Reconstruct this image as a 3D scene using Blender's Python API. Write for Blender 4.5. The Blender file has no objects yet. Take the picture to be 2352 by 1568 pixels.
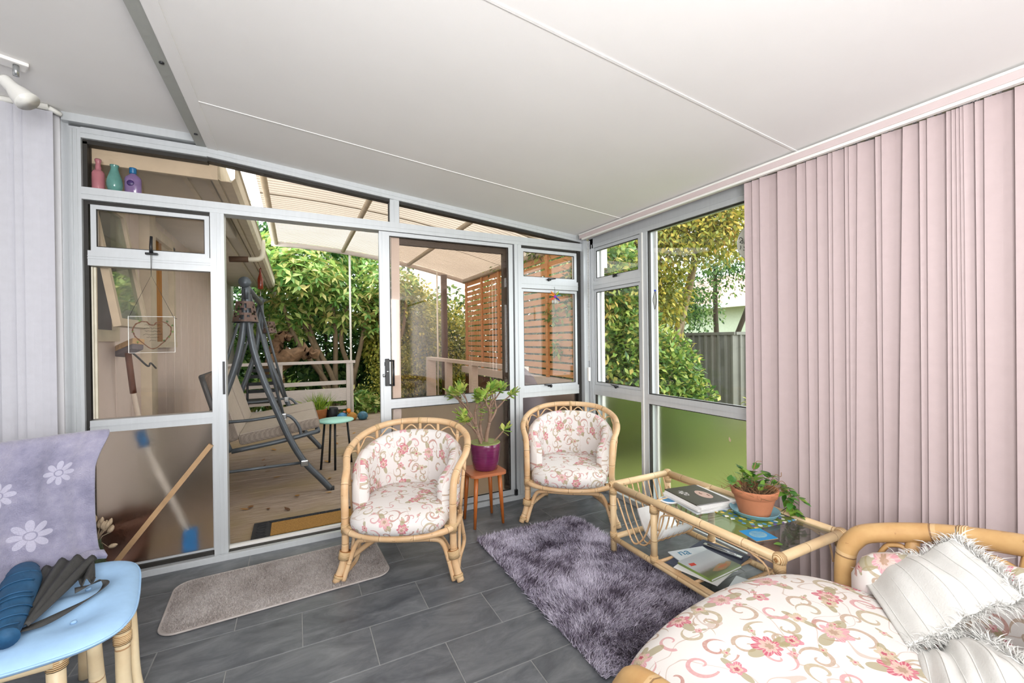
import bpy, bmesh, math, random
import numpy as np
from mathutils import Vector, Matrix, Euler

random.seed(7)
rng = np.random.default_rng(11)
PI = math.pi
scene = bpy.context.scene
COL = scene.collection

# ------------------------------------------------------------------ camera
CAM_F, CAM_YAW, CAM_PITCH, CAM_ROLL, CAM_H = 968.319, math.radians(27.1693), math.radians(-0.2041), math.radians(-0.6737), 1.25
_cp, _sp = math.cos(CAM_PITCH), math.sin(CAM_PITCH)
_fw = Vector((math.sin(CAM_YAW) * _cp, math.cos(CAM_YAW) * _cp, _sp))
_ri = Vector((math.cos(CAM_YAW), -math.sin(CAM_YAW), 0.0))
_up = _ri.cross(_fw)
_c, _s = math.cos(CAM_ROLL), math.sin(CAM_ROLL)
_r2 = _ri * _c + _up * _s
_u2 = _up * _c - _ri * _s
cam_d = bpy.data.cameras.new('camera')
cam_d.sensor_width = 36.0
cam_d.lens = 36.0 * CAM_F / 2352.0
cam_d.clip_start, cam_d.clip_end = 0.02, 200
cam = bpy.data.objects.new('camera', cam_d)
COL.objects.link(cam)
cam.matrix_world = Matrix(((_r2.x, _u2.x, -_fw.x, 0.0), (_r2.y, _u2.y, -_fw.y, 0.0), (_r2.z, _u2.z, -_fw.z, CAM_H), (0, 0, 0, 1)))
scene.camera = cam

# ------------------------------------------------------------------ world: even overcast sky
world = bpy.data.worlds.new('overcast')
scene.world = world
world.use_nodes = True
_bg = world.node_tree.nodes['Background']
_bg.inputs['Color'].default_value = (0.93, 0.97, 1.0, 1)
_bg.inputs['Strength'].default_value = 4.1

# ------------------------------------------------------------------ lights
def area_light(name, loc, target, sx, sy, power, color=(1, 1, 1)):
    d = bpy.data.lights.new(name, 'AREA')
    d.shape = 'RECTANGLE'; d.size = sx; d.size_y = sy; d.energy = power; d.color = color
    o = bpy.data.objects.new(name, d); COL.objects.link(o)
    o.location = loc
    o.rotation_euler = (Vector(target) - Vector(loc)).to_track_quat('-Z', 'Y').to_euler()
    return o
# fill light added at an unseen rear opening behind the photographer, and the
# photographer's flash bounced towards the ceiling
area_light('rear_fill_light', (1.15, -3.35, 1.35), (0.7, 2.0, 1.2), 1.7, 1.8, 72, (1.0, 0.99, 0.98))
area_light('bounced_flash', (-0.15, -0.7, 1.5), (0.45, 0.5, 2.45), 1.3, 0.9, 88, (1.0, 0.992, 0.985))

# ------------------------------------------------------------------ colour management
vs = scene.view_settings
vs.view_transform = 'Standard'
try: vs.look = 'None'
except Exception: pass
vs.exposure = 0.08
vs.gamma = 1.0
vs.use_curve_mapping = False
scene.cycles.use_denoising = True
scene.cycles.use_adaptive_sampling = True
scene.cycles.adaptive_threshold = 0.05
scene.cycles.adaptive_min_samples = 12
scene.cycles.max_bounces = 8
scene.cycles.diffuse_bounces = 3
scene.cycles.glossy_bounces = 4
scene.cycles.transmission_bounces = 6
scene.cycles.transparent_max_bounces = 24
scene.cycles.sample_clamp_indirect = 6.0
scene.cycles.caustics_reflective = False

# ------------------------------------------------------------------ materials
MATS = {}
def lin(c):
    return tuple(((x / 12.92) if x <= 0.04045 else ((x + 0.055) / 1.055) ** 2.4) for x in c)
def hexc(h):
    return lin(tuple(int(h[i:i + 2], 16) / 255 for i in (0, 2, 4)))
class NT:
    def __init__(self, name):
        self.m = bpy.data.materials.new(name); self.m.use_nodes = True
        self.t = self.m.node_tree; self.t.nodes.clear()
        self.out = self.n('ShaderNodeOutputMaterial')
    def n(self, typ, **kw):
        nd = self.t.nodes.new(typ)
        for k, v in kw.items(): setattr(nd, k, v)
        return nd
    def l(self, a, b): self.t.links.new(a, b)
    def val(self, sock, v):
        if isinstance(v, bpy.types.NodeSocket): self.l(v, sock)
        else:
            try: sock.default_value = v
            except Exception: sock.default_value = (*v, 1)
    def math(self, op, a, b=None, c=None):
        nd = self.n('ShaderNodeMath', operation=op)
        self.val(nd.inputs[0], a)
        if b is not None: self.val(nd.inputs[1], b)
        if c is not None: self.val(nd.inputs[2], c)
        return nd.outputs[0]
    def mix(self, f, a, b):
        nd = self.n('ShaderNodeMix', data_type='RGBA')
        self.val(nd.inputs[0], f)
        self.val(nd.inputs[6], a if isinstance(a, bpy.types.NodeSocket) else (*a, 1))
        self.val(nd.inputs[7], b if isinstance(b, bpy.types.NodeSocket) else (*b, 1))
        return nd.outputs[2]
    def noise(self, vec, scale, detail=3, rough=0.5, dist=0.0):
        nd = self.n('ShaderNodeTexNoise')
        if vec is not None: self.l(vec, nd.inputs['Vector'])
        nd.inputs['Scale'].default_value = scale; nd.inputs['Detail'].default_value = detail
        nd.inputs['Roughness'].default_value = rough; nd.inputs['Distortion'].default_value = dist
        return nd.outputs['Fac']
    def ramp(self, f, stops):
        nd = self.n('ShaderNodeValToRGB')
        e = nd.color_ramp.elements
        while len(e) > 1: e.remove(e[-1])
        e[0].position = stops[0][0]; e[0].color = (*stops[0][1], 1)
        for p, c in stops[1:]:
            x = e.new(p); x.color = (*c, 1)
        self.l(f, nd.inputs[0])
        return nd.outputs[0]
    def coord(self, kind='Object'):
        return self.n('ShaderNodeTexCoord').outputs[kind]
    def mapping(self, vec, scale=(1, 1, 1), loc=(0, 0, 0), rot=(0, 0, 0)):
        nd = self.n('ShaderNodeMapping'); self.l(vec, nd.inputs[0])
        nd.inputs['Scale'].default_value = scale; nd.inputs['Location'].default_value = loc; nd.inputs['Rotation'].default_value = rot
        return nd.outputs[0]
    def sep(self, vec):
        nd = self.n('ShaderNodeSeparateXYZ'); self.l(vec, nd.inputs[0]); return nd.outputs
    def bsdf(self, color, rough=0.5, metal=0.0, bump=None, bump_s=0.3, bump_d=0.01, **kw):
        b = self.n('ShaderNodeBsdfPrincipled')
        self.val(b.inputs['Base Color'], color if isinstance(color, bpy.types.NodeSocket) else (*color, 1))
        self.val(b.inputs['Roughness'], rough); self.val(b.inputs['Metallic'], metal)
        for k, v in kw.items(): self.val(b.inputs[k.replace('_', ' ')], v)
        if bump is not None:
            bp = self.n('ShaderNodeBump'); bp.inputs['Strength'].default_value = bump_s; bp.inputs['Distance'].default_value = bump_d
            self.l(bump, bp.inputs['Height']); self.l(bp.outputs[0], b.inputs['Normal'])
        self.l(b.outputs[0], self.out.inputs[0])
        return b

def plain(name, hx, rough=0.5, metal=0.0, var=0.08, scale=18, bump=0.0, bump_scale=None, stretch=(1, 1, 1), spec=0.5, **kw):
    c = hexc(hx) if isinstance(hx, str) else hx
    t = NT(name)
    v = t.mapping(t.coord(), stretch)
    f = t.noise(v, scale, 4)
    col = t.ramp(f, [(0.25, tuple(max(0, x * (1 - var)) for x in c)), (0.75, tuple(min(1, x * (1 + var)) for x in c))])
    b = None
    if bump: b = t.noise(v, bump_scale or scale * 3, 3)
    t.bsdf(col, rough, metal, b, bump, 0.004, Specular_IOR_Level=spec, **kw)
    MATS[name] = t.m
    return t.m

# aluminium frames: mill-finish, softly reflective
plain('aluminium', 'c9cdd0', 0.38, 0.25, 0.03, 60, stretch=(1, 1, 0.05))
plain('dark_gasket', '26231f', 0.55, 0, 0.1)
plain('black_plastic', '1c1d20', 0.4, 0, 0.1)
plain('white_paint', 'eceae6', 0.5, 0, 0.02, 6)
plain('ceiling_white', 'f0eeec', 0.7, 0, 0.018, 3)
plain('beam_grey', 'a3a5a0', 0.55, 0, 0.03, 30)
plain('wall_white', 'e4e3e6', 0.6, 0, 0.02, 8)
plain('blind_pink', 'bba9a9', 0.75, 0, 0.025, 30, bump=0.05, bump_scale=200)
plain('blind_white', 'c6c6ce', 0.75, 0, 0.03, 30, bump=0.05, bump_scale=200)
plain('header_pink', 'd2c2c1', 0.5, 0, 0.02)
plain('chrome', 'b9bcbe', 0.22, 0.9, 0.03)
plain('white_gloss', 'f2f1ec', 0.25, 0, 0.015)
plain('grout', '8d8e8d', 0.8, 0, 0.05, 40)
plain('teak', 'b8662c', 0.35, 0, 0.22, 9, stretch=(6, 6, 0.6), bump=0.04)
plain('teak_top', 'b9714c', 0.4, 0, 0.16, 8, stretch=(1, 8, 8))
plain('deck_dark', '4a3d34', 0.9, 0, 0.2)
plain('soil', '4b3b2d', 0.95, 0, 0.35, 60, bump=0.8, bump_scale=90)
plain('cover_grey', '6f6870', 0.85, 0, 0.12, 10, bump=0.2)
plain('swing_metal', '596066', 0.42, 0.35, 0.08, 25)
plain('house_cream', 'e4dbd8', 0.7, 0, 0.04, 8)
plain('soffit', 'd9d5ca', 0.8, 0, 0.05, 5)
plain('fascia_cream', 'd8d2c0', 0.55, 0, 0.1, 10)
plain('rail_white', 'dcd4cf', 0.7, 0, 0.08, 14, stretch=(1, 6, 6))
plain('post_brown', '5a4334', 0.75, 0, 0.2, 12)
plain('rafter', 'b5a893', 0.75, 0, 0.12, 12)
plain('screen_timber', 'd39a64', 0.7, 0, 0.16, 7, stretch=(4, 0.7, 8))
plain('mint', 'a6e0d2', 0.45, 0, 0.08, 12)
plain('black_metal', '232629', 0.45, 0.3, 0.1)
plain('purple_glaze', '6d2450', 0.18, 0, 0.3, 14, stretch=(0.6, 0.6, 6), Coat_Weight=0.6)
plain('rim_green', '8d9a58', 0.4, 0, 0.15)
plain('terracotta', 'c4805c', 0.8, 0, 0.12, 11, bump=0.15, bump_scale=70)
plain('saucer_blue', '7fb3c4', 0.3, 0, 0.12, 16)
plain('cushion_blue', '9fc4e8', 0.85, 0, 0.035, 40, bump=0.12, bump_scale=160)
plain('umbrella_navy', '1d4f74', 0.7, 0, 0.25, 20, bump=0.2)
plain('strap_black', '3b3b3a', 0.7, 0, 0.15, 60, bump=0.2, bump_scale=300)
plain('throw_white', 'dededb', 0.9, 0, 0.03, 40, bump=0.25, bump_scale=220)
plain('paper_white', 'ecebea', 0.6, 0, 0.03, 60)
plain('folder_navy', '3a4055', 0.6, 0, 0.1)
plain('coir', 'a37a3d', 0.95, 0, 0.35, 120, bump=0.8, bump_scale=200)
plain('rubber_black', '2b2c2f', 0.75, 0, 0.15)
plain('stick_pine', 'b08e68', 0.65, 0, 0.2, 14)
plain('dried_grass', 'cdb79a', 0.95, 0, 0.15, 60, bump=0.4, bump_scale=200)
plain('broom_white', 'd8d4cd', 0.5, 0, 0.08)
plain('mop_blue', '1f74b8', 0.8, 0, 0.12, 40)
plain('brown_wood', '6a4331', 0.6, 0, 0.15)
plain('bronze_frame', '4b423b', 0.5, 0.2, 0.1)
plain('bristle_tan', 'c7a878', 0.9, 0, 0.2, 40)
plain('lamp_copper', '6d5a52', 0.55, 0.5, 0.3, 20)
plain('bottle_amber', '7b2f1b', 0.15, 0, 0.2)
plain('driftwood', '86694f', 0.9, 0, 0.4, 14, bump=0.8, bump_scale=30)
plain('lawn', '7d8444', 0.95, 0, 0.3, 3)
plain('earth', '4d4434', 0.95, 0, 0.3, 4)
plain('roof_tile_pink', 'c39a8b', 0.8, 0, 0.1)
plain('neighbour_green', 'c6d0bd', 0.7, 0, 0.05)
plain('fence_grey', '7c7b74', 0.55, 0.1, 0.08, 8)
plain('plastic_blue', '3f86b5', 0.35, 0, 0.2)
plain('glazed_multi', '3f6f86', 0.3, 0, 0.5, 30)
plain('pot_orange', 'b97b4c', 0.6, 0, 0.15)
plain('curtain_ochre', 'b6843f', 0.85, 0, 0.12, 10, stretch=(1, 12, 1))
plain('twig_dry', '8a6a4a', 0.9, 0, 0.25, 40)
plain('bark', '8c7a62', 0.9, 0, 0.3, 16, stretch=(1, 1, 0.3), bump=0.5, bump_scale=40)
plain('bark_dark', '544a3c', 0.9, 0, 0.3, 16, stretch=(1, 1, 0.3), bump=0.5)
plain('jade_stem', '8c7160', 0.8, 0, 0.22, 30, stretch=(1, 1, 3), bump=0.4, bump_scale=60)
plain('string', '4a4640', 0.8, 0, 0.1)
plain('outline_black', '1a1512', 0.6, 0, 0.1)
plain('heart_brown', '6a4632', 0.6, 0, 0.25, 60)
plain('moon_disc', 'd3d4c6', 0.4, 0, 0.06)
plain('moon_yellow', 'c2b568', 0.4, 0, 0.1)
for nm, hx in (('bead_purple', '8a1fc0'), ('bead_red', 'e8431f'), ('bead_orange', 'f08a1d'), ('bead_lime', 'a9c832'), ('bead_teal', '2f93b8'), ('bead_blue', '2440b0'), ('print_blue', '1794d2'), ('print_red', 'd2392b'), ('print_teal', '2f83a8'), ('skin_print', 'c9a89b'), ('photo_dark', '39352c')):
    plain(nm, hx, 0.35, 0, 0.08)

def schlick(t, f0=0.04):
    """reflectance of a thin sheet, the same from both sides"""
    g = t.n('ShaderNodeNewGeometry'); d = t.n('ShaderNodeVectorMath', operation='DOT_PRODUCT')
    t.l(g.outputs['Normal'], d.inputs[0]); t.l(g.outputs['Incoming'], d.inputs[1])
    c = t.math('SUBTRACT', 1.0, t.math('ABSOLUTE', d.outputs['Value']))
    return t.math('ADD', f0, t.math('MULTIPLY', t.math('POWER', c, 5.0), 1.0 - f0))
def glass_mat(name, tint, refl=1.0):
    t = NT(name)
    tr = t.n('ShaderNodeBsdfTransparent'); tr.inputs[0].default_value = (*tint, 1)
    gl = t.n('ShaderNodeBsdfGlossy'); gl.inputs['Roughness'].default_value = 0.02; gl.inputs['Color'].default_value = (1, 1, 1, 1)
    f = t.math('MULTIPLY', schlick(t), refl)
    mx = t.n('ShaderNodeMixShader'); t.l(f, mx.inputs[0]); t.l(tr.outputs[0], mx.inputs[1]); t.l(gl.outputs[0], mx.inputs[2])
    t.l(mx.outputs[0], t.out.inputs[0]); MATS[name] = t.m
glass_mat('glass_clear', (0.985, 0.99, 0.985), 0.6)
glass_mat('glass_bronze', (0.95, 0.905, 0.865), 0.8)
glass_mat('glass_window_green', (0.75, 0.85, 0.8), 1.0)
glass_mat('acrylic', (0.97, 0.975, 0.97), 1.0)
def frosted(name, col, rough):
    t = NT(name)
    n = t.noise(t.coord(), 260, 2)
    g = t.bsdf(col, rough, 0, n, 0.12, 0.002, Transmission_Weight=1.0, IOR=1.22)
    MATS[name] = t.m
frosted('glass_frosted_bronze', (0.95, 0.90, 0.855), 0.42)
frosted('glass_frosted_clear', (0.95, 0.97, 0.94), 0.36)
def glassy(name, hx, rough=0.1):
    t = NT(name)
    n = t.noise(t.coord(), 30, 2)
    c = hexc(hx)
    col = t.mix(n, tuple(x * 0.75 for x in c), tuple(min(1, x * 1.15) for x in c))
    t.bsdf(col, rough, 0, None, Transmission_Weight=0.45, IOR=1.45)
    MATS[name] = t.m
glassy('bottle_pink', 'd58c96'); glassy('bottle_teal', '78b3aa'); glassy('bottle_purple', '9a7fb2'); glassy('vase_green', '5d6f52', 0.05)
glassy('crystal', 'e8ece8', 0.02)
plain('cap_blue', '12608f', 0.3, 0, 0.1); plain('stamp_violet', '3b2660', 0.4, 0, 0.1)

# table glass: slightly smoky, reflective
t = NT('glass_table')
tr = t.n('ShaderNodeBsdfTransparent'); tr.inputs[0].default_value = (0.80, 0.84, 0.82, 1)
gl = t.n('ShaderNodeBsdfGlossy'); gl.inputs['Roughness'].default_value = 0.05
mx = t.n('ShaderNodeMixShader'); t.l(t.math('MINIMUM', t.math('MULTIPLY', schlick(t, 0.05), 1.3), 1.0), mx.inputs[0]); t.l(tr.outputs[0], mx.inputs[1]); t.l(gl.outputs[0], mx.inputs[2])
t.l(mx.outputs[0], t.out.inputs[0]); MATS['glass_table'] = t.m

# bamboo / cane: UV.x runs along the pole in metres, nodes as dark rings
def bamboo(name, a, b, ring, node=0.17):
    t = NT(name)
    uv = t.coord('UV'); sx = t.sep(uv)
    ob = t.coord()
    f1 = t.noise(ob, 9, 4, 0.6); f2 = t.noise(t.mapping(uv, (6, 60, 1)), 6, 3)
    oi = t.n('ShaderNodeObjectInfo').outputs['Random']
    base = t.mix(t.math('MULTIPLY', f2, 0.5), t.ramp(f1, [(0.3, hexc(a)), (0.72, hexc(b))]), tuple(x * 0.86 for x in hexc(b)))
    ph = t.math('FRACT', t.math('ADD', t.math('DIVIDE', sx[0], node), t.math('MULTIPLY', oi, 0.8)))
    ringm = t.math('LESS_THAN', ph, 0.018)
    halo = t.math('LESS_THAN', ph, 0.06)
    col = t.mix(t.math('MULTIPLY', halo, 0.28), base, hexc('f0dcb4'))
    col = t.mix(t.math('MULTIPLY', ringm, 0.75), col, hexc(ring))
    spots = t.math('GREATER_THAN', t.noise(ob, 34, 2), 0.70)
    col = t.mix(t.math('MULTIPLY', spots, 0.35), col, hexc('8a5a30'))
    t.bsdf(col, 0.4, 0, f2, 0.08, 0.002)
    MATS[name] = t.m
bamboo('cane', 'd3a473', 'e9c9a0', '8d5f35')
bamboo('cane_pale', 'dcb98a', 'eed3a8', '9b6b3f', 0.2)
bamboo('cane_sofa', 'b98a54', 'd8b37c', '6d4526', 0.26)
bamboo('cane_light', 'd6bb92', 'e8d8b6', '9c6a3c', 0.3)
t = NT('cane_wrap')
uv = t.coord('UV'); w = t.n('ShaderNodeTexWave', wave_type='BANDS'); w.bands_direction = 'X'; t.l(uv, w.inputs['Vector']); w.inputs['Scale'].default_value = 55
col = t.ramp(w.outputs['Fac'], [(0.0, hexc('9a6a3c')), (0.35, hexc('dcb786')), (1.0, hexc('ecd3a6'))])
t.bsdf(col, 0.5, 0, w.outputs['Fac'], 0.5, 0.003); MATS['cane_wrap'] = t.m

# floor tiles: dark slate vinyl
t = NT('tile_slate')
ob = t.n('ShaderNodeNewGeometry').outputs['Position']
oi = t.n('ShaderNodeObjectInfo').outputs['Random']
v = t.mapping(ob, (1.0, 2.4, 1.0))
nv = t.n('ShaderNodeVectorMath', operation='ADD'); t.l(v, nv.inputs[0])
cmb = t.n('ShaderNodeCombineXYZ'); t.l(t.math('MULTIPLY', oi, 37.0), cmb.inputs[0]); t.l(t.math('MULTIPLY', oi, 11.0), cmb.inputs[1]); t.l(cmb.outputs[0], nv.inputs[1])
f = t.noise(nv.outputs[0], 4.0, 8, 0.68, 0.6); g = t.noise(nv.outputs[0], 26, 5, 0.7)
col = t.ramp(f, [(0.28, hexc('3a3d42')), (0.46, hexc('5e6268')), (0.68, hexc('85888c'))])
col = t.mix(t.math('MULTIPLY', g, 0.5), col, hexc('4c4f53'))
col = t.mix(t.math('MULTIPLY', oi, 0.25), col, hexc('6a6d70'))
t.bsdf(col, 0.42, 0, g, 0.12, 0.003); MATS['tile_slate'] = t.m

# weathered deck boards
t = NT('deck_board')
ob = t.n('ShaderNodeNewGeometry').outputs['Position']; oi = t.n('ShaderNodeObjectInfo').outputs['Random']
f = t.noise(t.mapping(ob, (1.6, 26, 1)), 3, 6, 0.65); g = t.noise(ob, 1.1, 3)
col = t.ramp(f, [(0.3, hexc('6f5e52')), (0.55, hexc('a89686')), (0.78, hexc('cfc0b2'))])
col = t.mix(t.ramp(g, [(0.45, (0, 0, 0)), (0.62, (0.6, 0.6, 0.6))]), col, hexc('8d7a4a'))
col = t.mix(t.math('MULTIPLY', oi, 0.3), col, hexc('a08a76'))
t.bsdf(col, 0.75, 0, f, 0.3, 0.004); MATS['deck_board'] = t.m

# printed floral cotton; UV in metres
def floral(name, scale=1.0):
    t = NT(name)
    uv = t.mapping(t.coord('UV'), (scale, scale, 1))
    warp = t.n('ShaderNodeTexNoise'); t.l(uv, warp.inputs['Vector']); warp.inputs['Scale'].default_value = 5; warp.inputs['Detail'].default_value = 1
    wv = t.n('ShaderNodeVectorMath', operation='MULTIPLY_ADD'); t.l(warp.outputs['Color'], wv.inputs[0]); wv.inputs[1].default_value = (0.03, 0.03, 0); t.l(uv, wv.inputs[2])
    def cells(sc, loc, vec=uv):
        vo = t.n('ShaderNodeTexVoronoi', voronoi_dimensions='2D', feature='F1'); vo.inputs['Scale'].default_value = sc; vo.inputs['Randomness'].default_value = 0.72
        mp = t.mapping(vec, (1, 1, 1), loc); t.l(mp, vo.inputs['Vector'])
        sub = t.n('ShaderNodeVectorMath', operation='SUBTRACT'); t.l(mp, sub.inputs[0]); t.l(vo.outputs['Position'], sub.inputs[1])
        s = t.sep(sub.outputs[0]); rgb = t.n('ShaderNodeSeparateColor'); t.l(vo.outputs['Color'], rgb.inputs[0])
        ang = t.math('ARCTAN2', s[1], s[0])
        r = t.math('SQRT', t.math('ADD', t.math('MULTIPLY', s[0], s[0]), t.math('MULTIPLY', s[1], s[1])))
        return r, ang, rgb.outputs, s
    base = hexc('e9e4e1')
    col = t.mix(t.noise(t.mapping(uv, (1, 4, 1)), 220, 2), base, tuple(x * 0.93 for x in base))
    # meandering vines
    n1 = t.noise(wv.outputs[0], 6.5, 1, 0.3, 0.6)
    vine = t.math('LESS_THAN', t.math('ABSOLUTE', t.math('SUBTRACT', n1, 0.5)), 0.006)
    col = t.mix(t.math('MULTIPLY', vine, 0.5), col, hexc('b79a86'))
    # scrolls: tapering spirals in their own cells
    for (sc, loc, c1, c2, R) in ((7.6, (3.1, 1.7, 0), 'a9695f', 'a39a75', 0.05), (9.0, (7.7, 5.2, 0), 'c98791', 'a58d72', 0.040)):
        r, a, rnd, s = cells(sc, loc, wv.outputs[0])
        sgn = t.math('SUBTRACT', t.math('MULTIPLY', t.math('GREATER_THAN', rnd[0], 0.5), 2.0), 1.0)
        turn = t.math('ADD', t.math('MULTIPLY', t.math('DIVIDE', a, 2 * PI), sgn), rnd[2])
        ph = t.math('FRACT', t.math('SUBTRACT', t.math('MULTIPLY', r, 1.35 / R * 0.85), turn))
        wdt = t.math('ADD', 0.05, t.math('MULTIPLY', t.math('DIVIDE', r, R), 0.13))
        m = t.math('LESS_THAN', t.math('ABSOLUTE', t.math('SUBTRACT', ph, 0.5)), wdt)
        m = t.math('MULTIPLY', m, t.math('LESS_THAN', r, R))
        # outer turn only over half a circle
        outer = t.math('GREATER_THAN', r, R * 0.72)
        half = t.math('GREATER_THAN', t.math('SINE', t.math('ADD', a, t.math('MULTIPLY', rnd[1], 6.28))), 0.0)
        m = t.math('MULTIPLY', m, t.math('SUBTRACT', 1.0, t.math('MULTIPLY', outer, t.math('SUBTRACT', 1.0, half))))
        m = t.math('MULTIPLY', m, t.math('GREATER_THAN', r, R * 0.1))
        cc = t.mix(t.math('GREATER_THAN', rnd[1], 0.5), hexc(c1), hexc(c2))
        cc = t.mix(t.math('MULTIPLY', t.noise(uv, 130, 2), 0.6), cc, hexc('e6cfc4'))
        col = t.mix(t.math('MULTIPLY', m, 0.9), col, cc)
    # leaves and blossoms
    for (sc, loc, R, pet, cols, thr) in ((5.4, (0, 0, 0), 0.046, 3.5, ('c4586f', 'd99aa4', 'b08f78'), 0.30), (6.8, (2.3, 8.1, 0), 0.027, 2.5, ('cf7488', 'c4b795', 'b5475e'), 0.35), (10.5, (5.9, 3.3, 0), 0.013, 2.5, ('c98a8f', 'b7a987', 'c05a6c'), 0.3)):
        r, a, rnd, s = cells(sc, loc)
        aa = t.math('ADD', a, t.math('MULTIPLY', rnd[1], 6.28))
        petal = t.math('ABSOLUTE', t.math('COSINE', t.math('MULTIPLY', aa, pet)))
        # flattened on one side so that blossoms read in profile
        side = t.math('ADD', 0.78, t.math('MULTIPLY', t.math('SINE', aa), 0.22))
        rad = t.math('MULTIPLY', t.math('MULTIPLY', t.math('ADD', 0.62, t.math('MULTIPLY', petal, 0.38)), side), R)
        on = t.math('GREATER_THAN', rnd[0], thr)
        m = t.math('MULTIPLY', t.math('LESS_THAN', r, rad), on)
        q = t.math('DIVIDE', r, rad)
        c = t.mix(t.math('GREATER_THAN', rnd[2], 0.5), hexc(cols[0]), hexc(cols[1]))
        c = t.mix(t.math('LESS_THAN', q, 0.62), c, t.mix(rnd[1], hexc('ddb0ac'), hexc('c8b39a')))
        c = t.mix(t.math('LESS_THAN', q, 0.30), c, hexc(cols[2]))
        vein = t.math('GREATER_THAN', t.math('SINE', t.math('MULTIPLY', aa, 26.0)), 0.35)
        c = t.mix(t.math('MULTIPLY', t.math('MULTIPLY', vein, t.math('GREATER_THAN', q, 0.4)), 0.4), c, hexc('eed5d0'))
        col = t.mix(t.math('MULTIPLY', m, 0.92), col, c)
        lr = t.math('MULTIPLY', R * 1.55, t.math('POWER', t.math('ABSOLUTE', t.math('COSINE', t.math('ADD', aa, 0.9))), 9.0))
        lm = t.math('MULTIPLY', t.math('MULTIPLY', t.math('LESS_THAN', r, lr), t.math('GREATER_THAN', r, rad)), on)
        col = t.mix(t.math('MULTIPLY', lm, 0.8), col, hexc('a59a76'))
    t.bsdf(col, 0.85, 0, t.noise(uv, 300, 2), 0.1, 0.002)
    MATS[name] = t.m
floral('floral_cotton', 1.0)
floral('floral_cotton_small', 1.12)

def towel_mat():
    t = NT('towel_lilac')
    uv = t.coord('UV')
    s = t.sep(uv)
    f = t.noise(uv, 9, 5, 0.7)
    col = t.ramp(f, [(0.32, hexc('6e6d84')), (0.5, hexc('8e8ca2')), (0.75, hexc('b0abbb'))])
    # woven daisies at fixed places (metres across the cloth)
    for cx, cy, R in ((0.337, 0.37, 0.042), (0.262, 0.175, 0.055), (0.205, 0.02, 0.05), (0.19, 0.33, 0.045)):
        dx = t.math('SUBTRACT', s[0], cx); dy = t.math('SUBTRACT', s[1], cy)
        r = t.math('SQRT', t.math('ADD', t.math('MULTIPLY', dx, dx), t.math('MULTIPLY', dy, dy)))
        a = t.math('ARCTAN2', dy, dx)
        c = t.math('POWER', t.math('ABSOLUTE', t.math('COSINE', t.math('MULTIPLY', a, 4.0))), 0.45)
        m = t.math('MULTIPLY', t.math('LESS_THAN', r, t.math('MULTIPLY', c, R)), t.math('GREATER_THAN', r, R * 0.3))
        m = t.math('MAXIMUM', m, t.math('LESS_THAN', r, R * 0.22))
        col = t.mix(t.math('MULTIPLY', m, 0.65), col, hexc('cfccdd'))
    n = t.noise(uv, 260, 3)
    col = t.mix(t.math('MULTIPLY', n, 0.5), col, hexc('8d8aa0'))
    t.bsdf(col, 0.95, 0, n, 0.7, 0.004, Sheen_Weight=0.3)
    MATS['towel_lilac'] = t.m
towel_mat()

def strand_mat(name, stops, rough=0.6, scale=7.0):
    t = NT(name)
    p = t.n('ShaderNodeNewGeometry')
    f = t.noise(t.mapping(p.outputs['Position'], (1, 1, 0.2)), scale, 3, 0.6)
    f = t.math('ADD', t.math('MULTIPLY', f, 0.75), t.math('MULTIPLY', p.outputs['Random Per Island'], 0.25))
    t.bsdf(t.ramp(f, stops), rough)
    MATS[name] = t.m
strand_mat('rug_purple', [(0.38, hexc('564c5a')), (0.48, hexc('9f95ab')), (0.58, hexc('e4deee'))], 0.5, 5.5)
strand_mat('mat_grey', [(0.3, hexc('928985')), (0.5, hexc('b3aba7')), (0.7, hexc('c6c0be'))], 0.95, 4.0)
strand_mat('lawn_blades', [(0.3, hexc('5c6e2a')), (0.6, hexc('8f9a48'))], 0.9, 3.0)
def leaf_mat(name, stops, rough=0.45, trans=0.25):
    t = NT(name)
    p = t.n('ShaderNodeNewGeometry'); oi = t.n('ShaderNodeObjectInfo').outputs['Random']
    big = t.noise(p.outputs['Position'], 1.6, 2)
    f = t.math('ADD', t.math('MULTIPLY', t.math('FRACT', t.math('ADD', p.outputs['Random Per Island'], oi)), 0.62), t.math('MULTIPLY', big, 0.38))
    col = t.ramp(f, stops)
    b = t.bsdf(col, rough)
    tl = t.n('ShaderNodeBsdfTranslucent'); t.l(col, tl.inputs[0])
    mx = t.n('ShaderNodeMixShader'); mx.inputs[0].default_value = trans
    t.l(b.outputs[0], mx.inputs[1]); t.l(tl.outputs[0], mx.inputs[2]); t.l(mx.outputs[0], t.out.inputs[0])
    MATS[name] = t.m
leaf_mat('leaf_rhodo', [(0.15, hexc('4a7a38')), (0.42, hexc('88b058')), (0.60, hexc('b9cc74')), (0.8, hexc('dccf86'))])
leaf_mat('leaf_dark', [(0.2, hexc('2c5230')), (0.5, hexc('568545')), (0.8, hexc('98b866'))])
leaf_mat('leaf_yellowgreen', [(0.2, hexc('6f7c30')), (0.5, hexc('a9b04c')), (0.8, hexc('dccf68'))])
leaf_mat('leaf_shrub', [(0.2, hexc('3f6430')), (0.45, hexc('7a9f48')), (0.66, hexc('b4c264')), (0.82, hexc('cbb060')), (0.93, hexc('b8705a'))])
leaf_mat('leaf_autumn', [(0.2, hexc('6a7538')), (0.42, hexc('9aa046')), (0.60, hexc('bfb650')), (0.74, hexc('d8c25c')), (0.86, hexc('d39a52')), (0.94, hexc('cf9080'))])
leaf_mat('leaf_jade', [(0.2, hexc('6f9440')), (0.5, hexc('9dbb52')), (0.8, hexc('c5c767'))], 0.3, 0.15)
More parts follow.
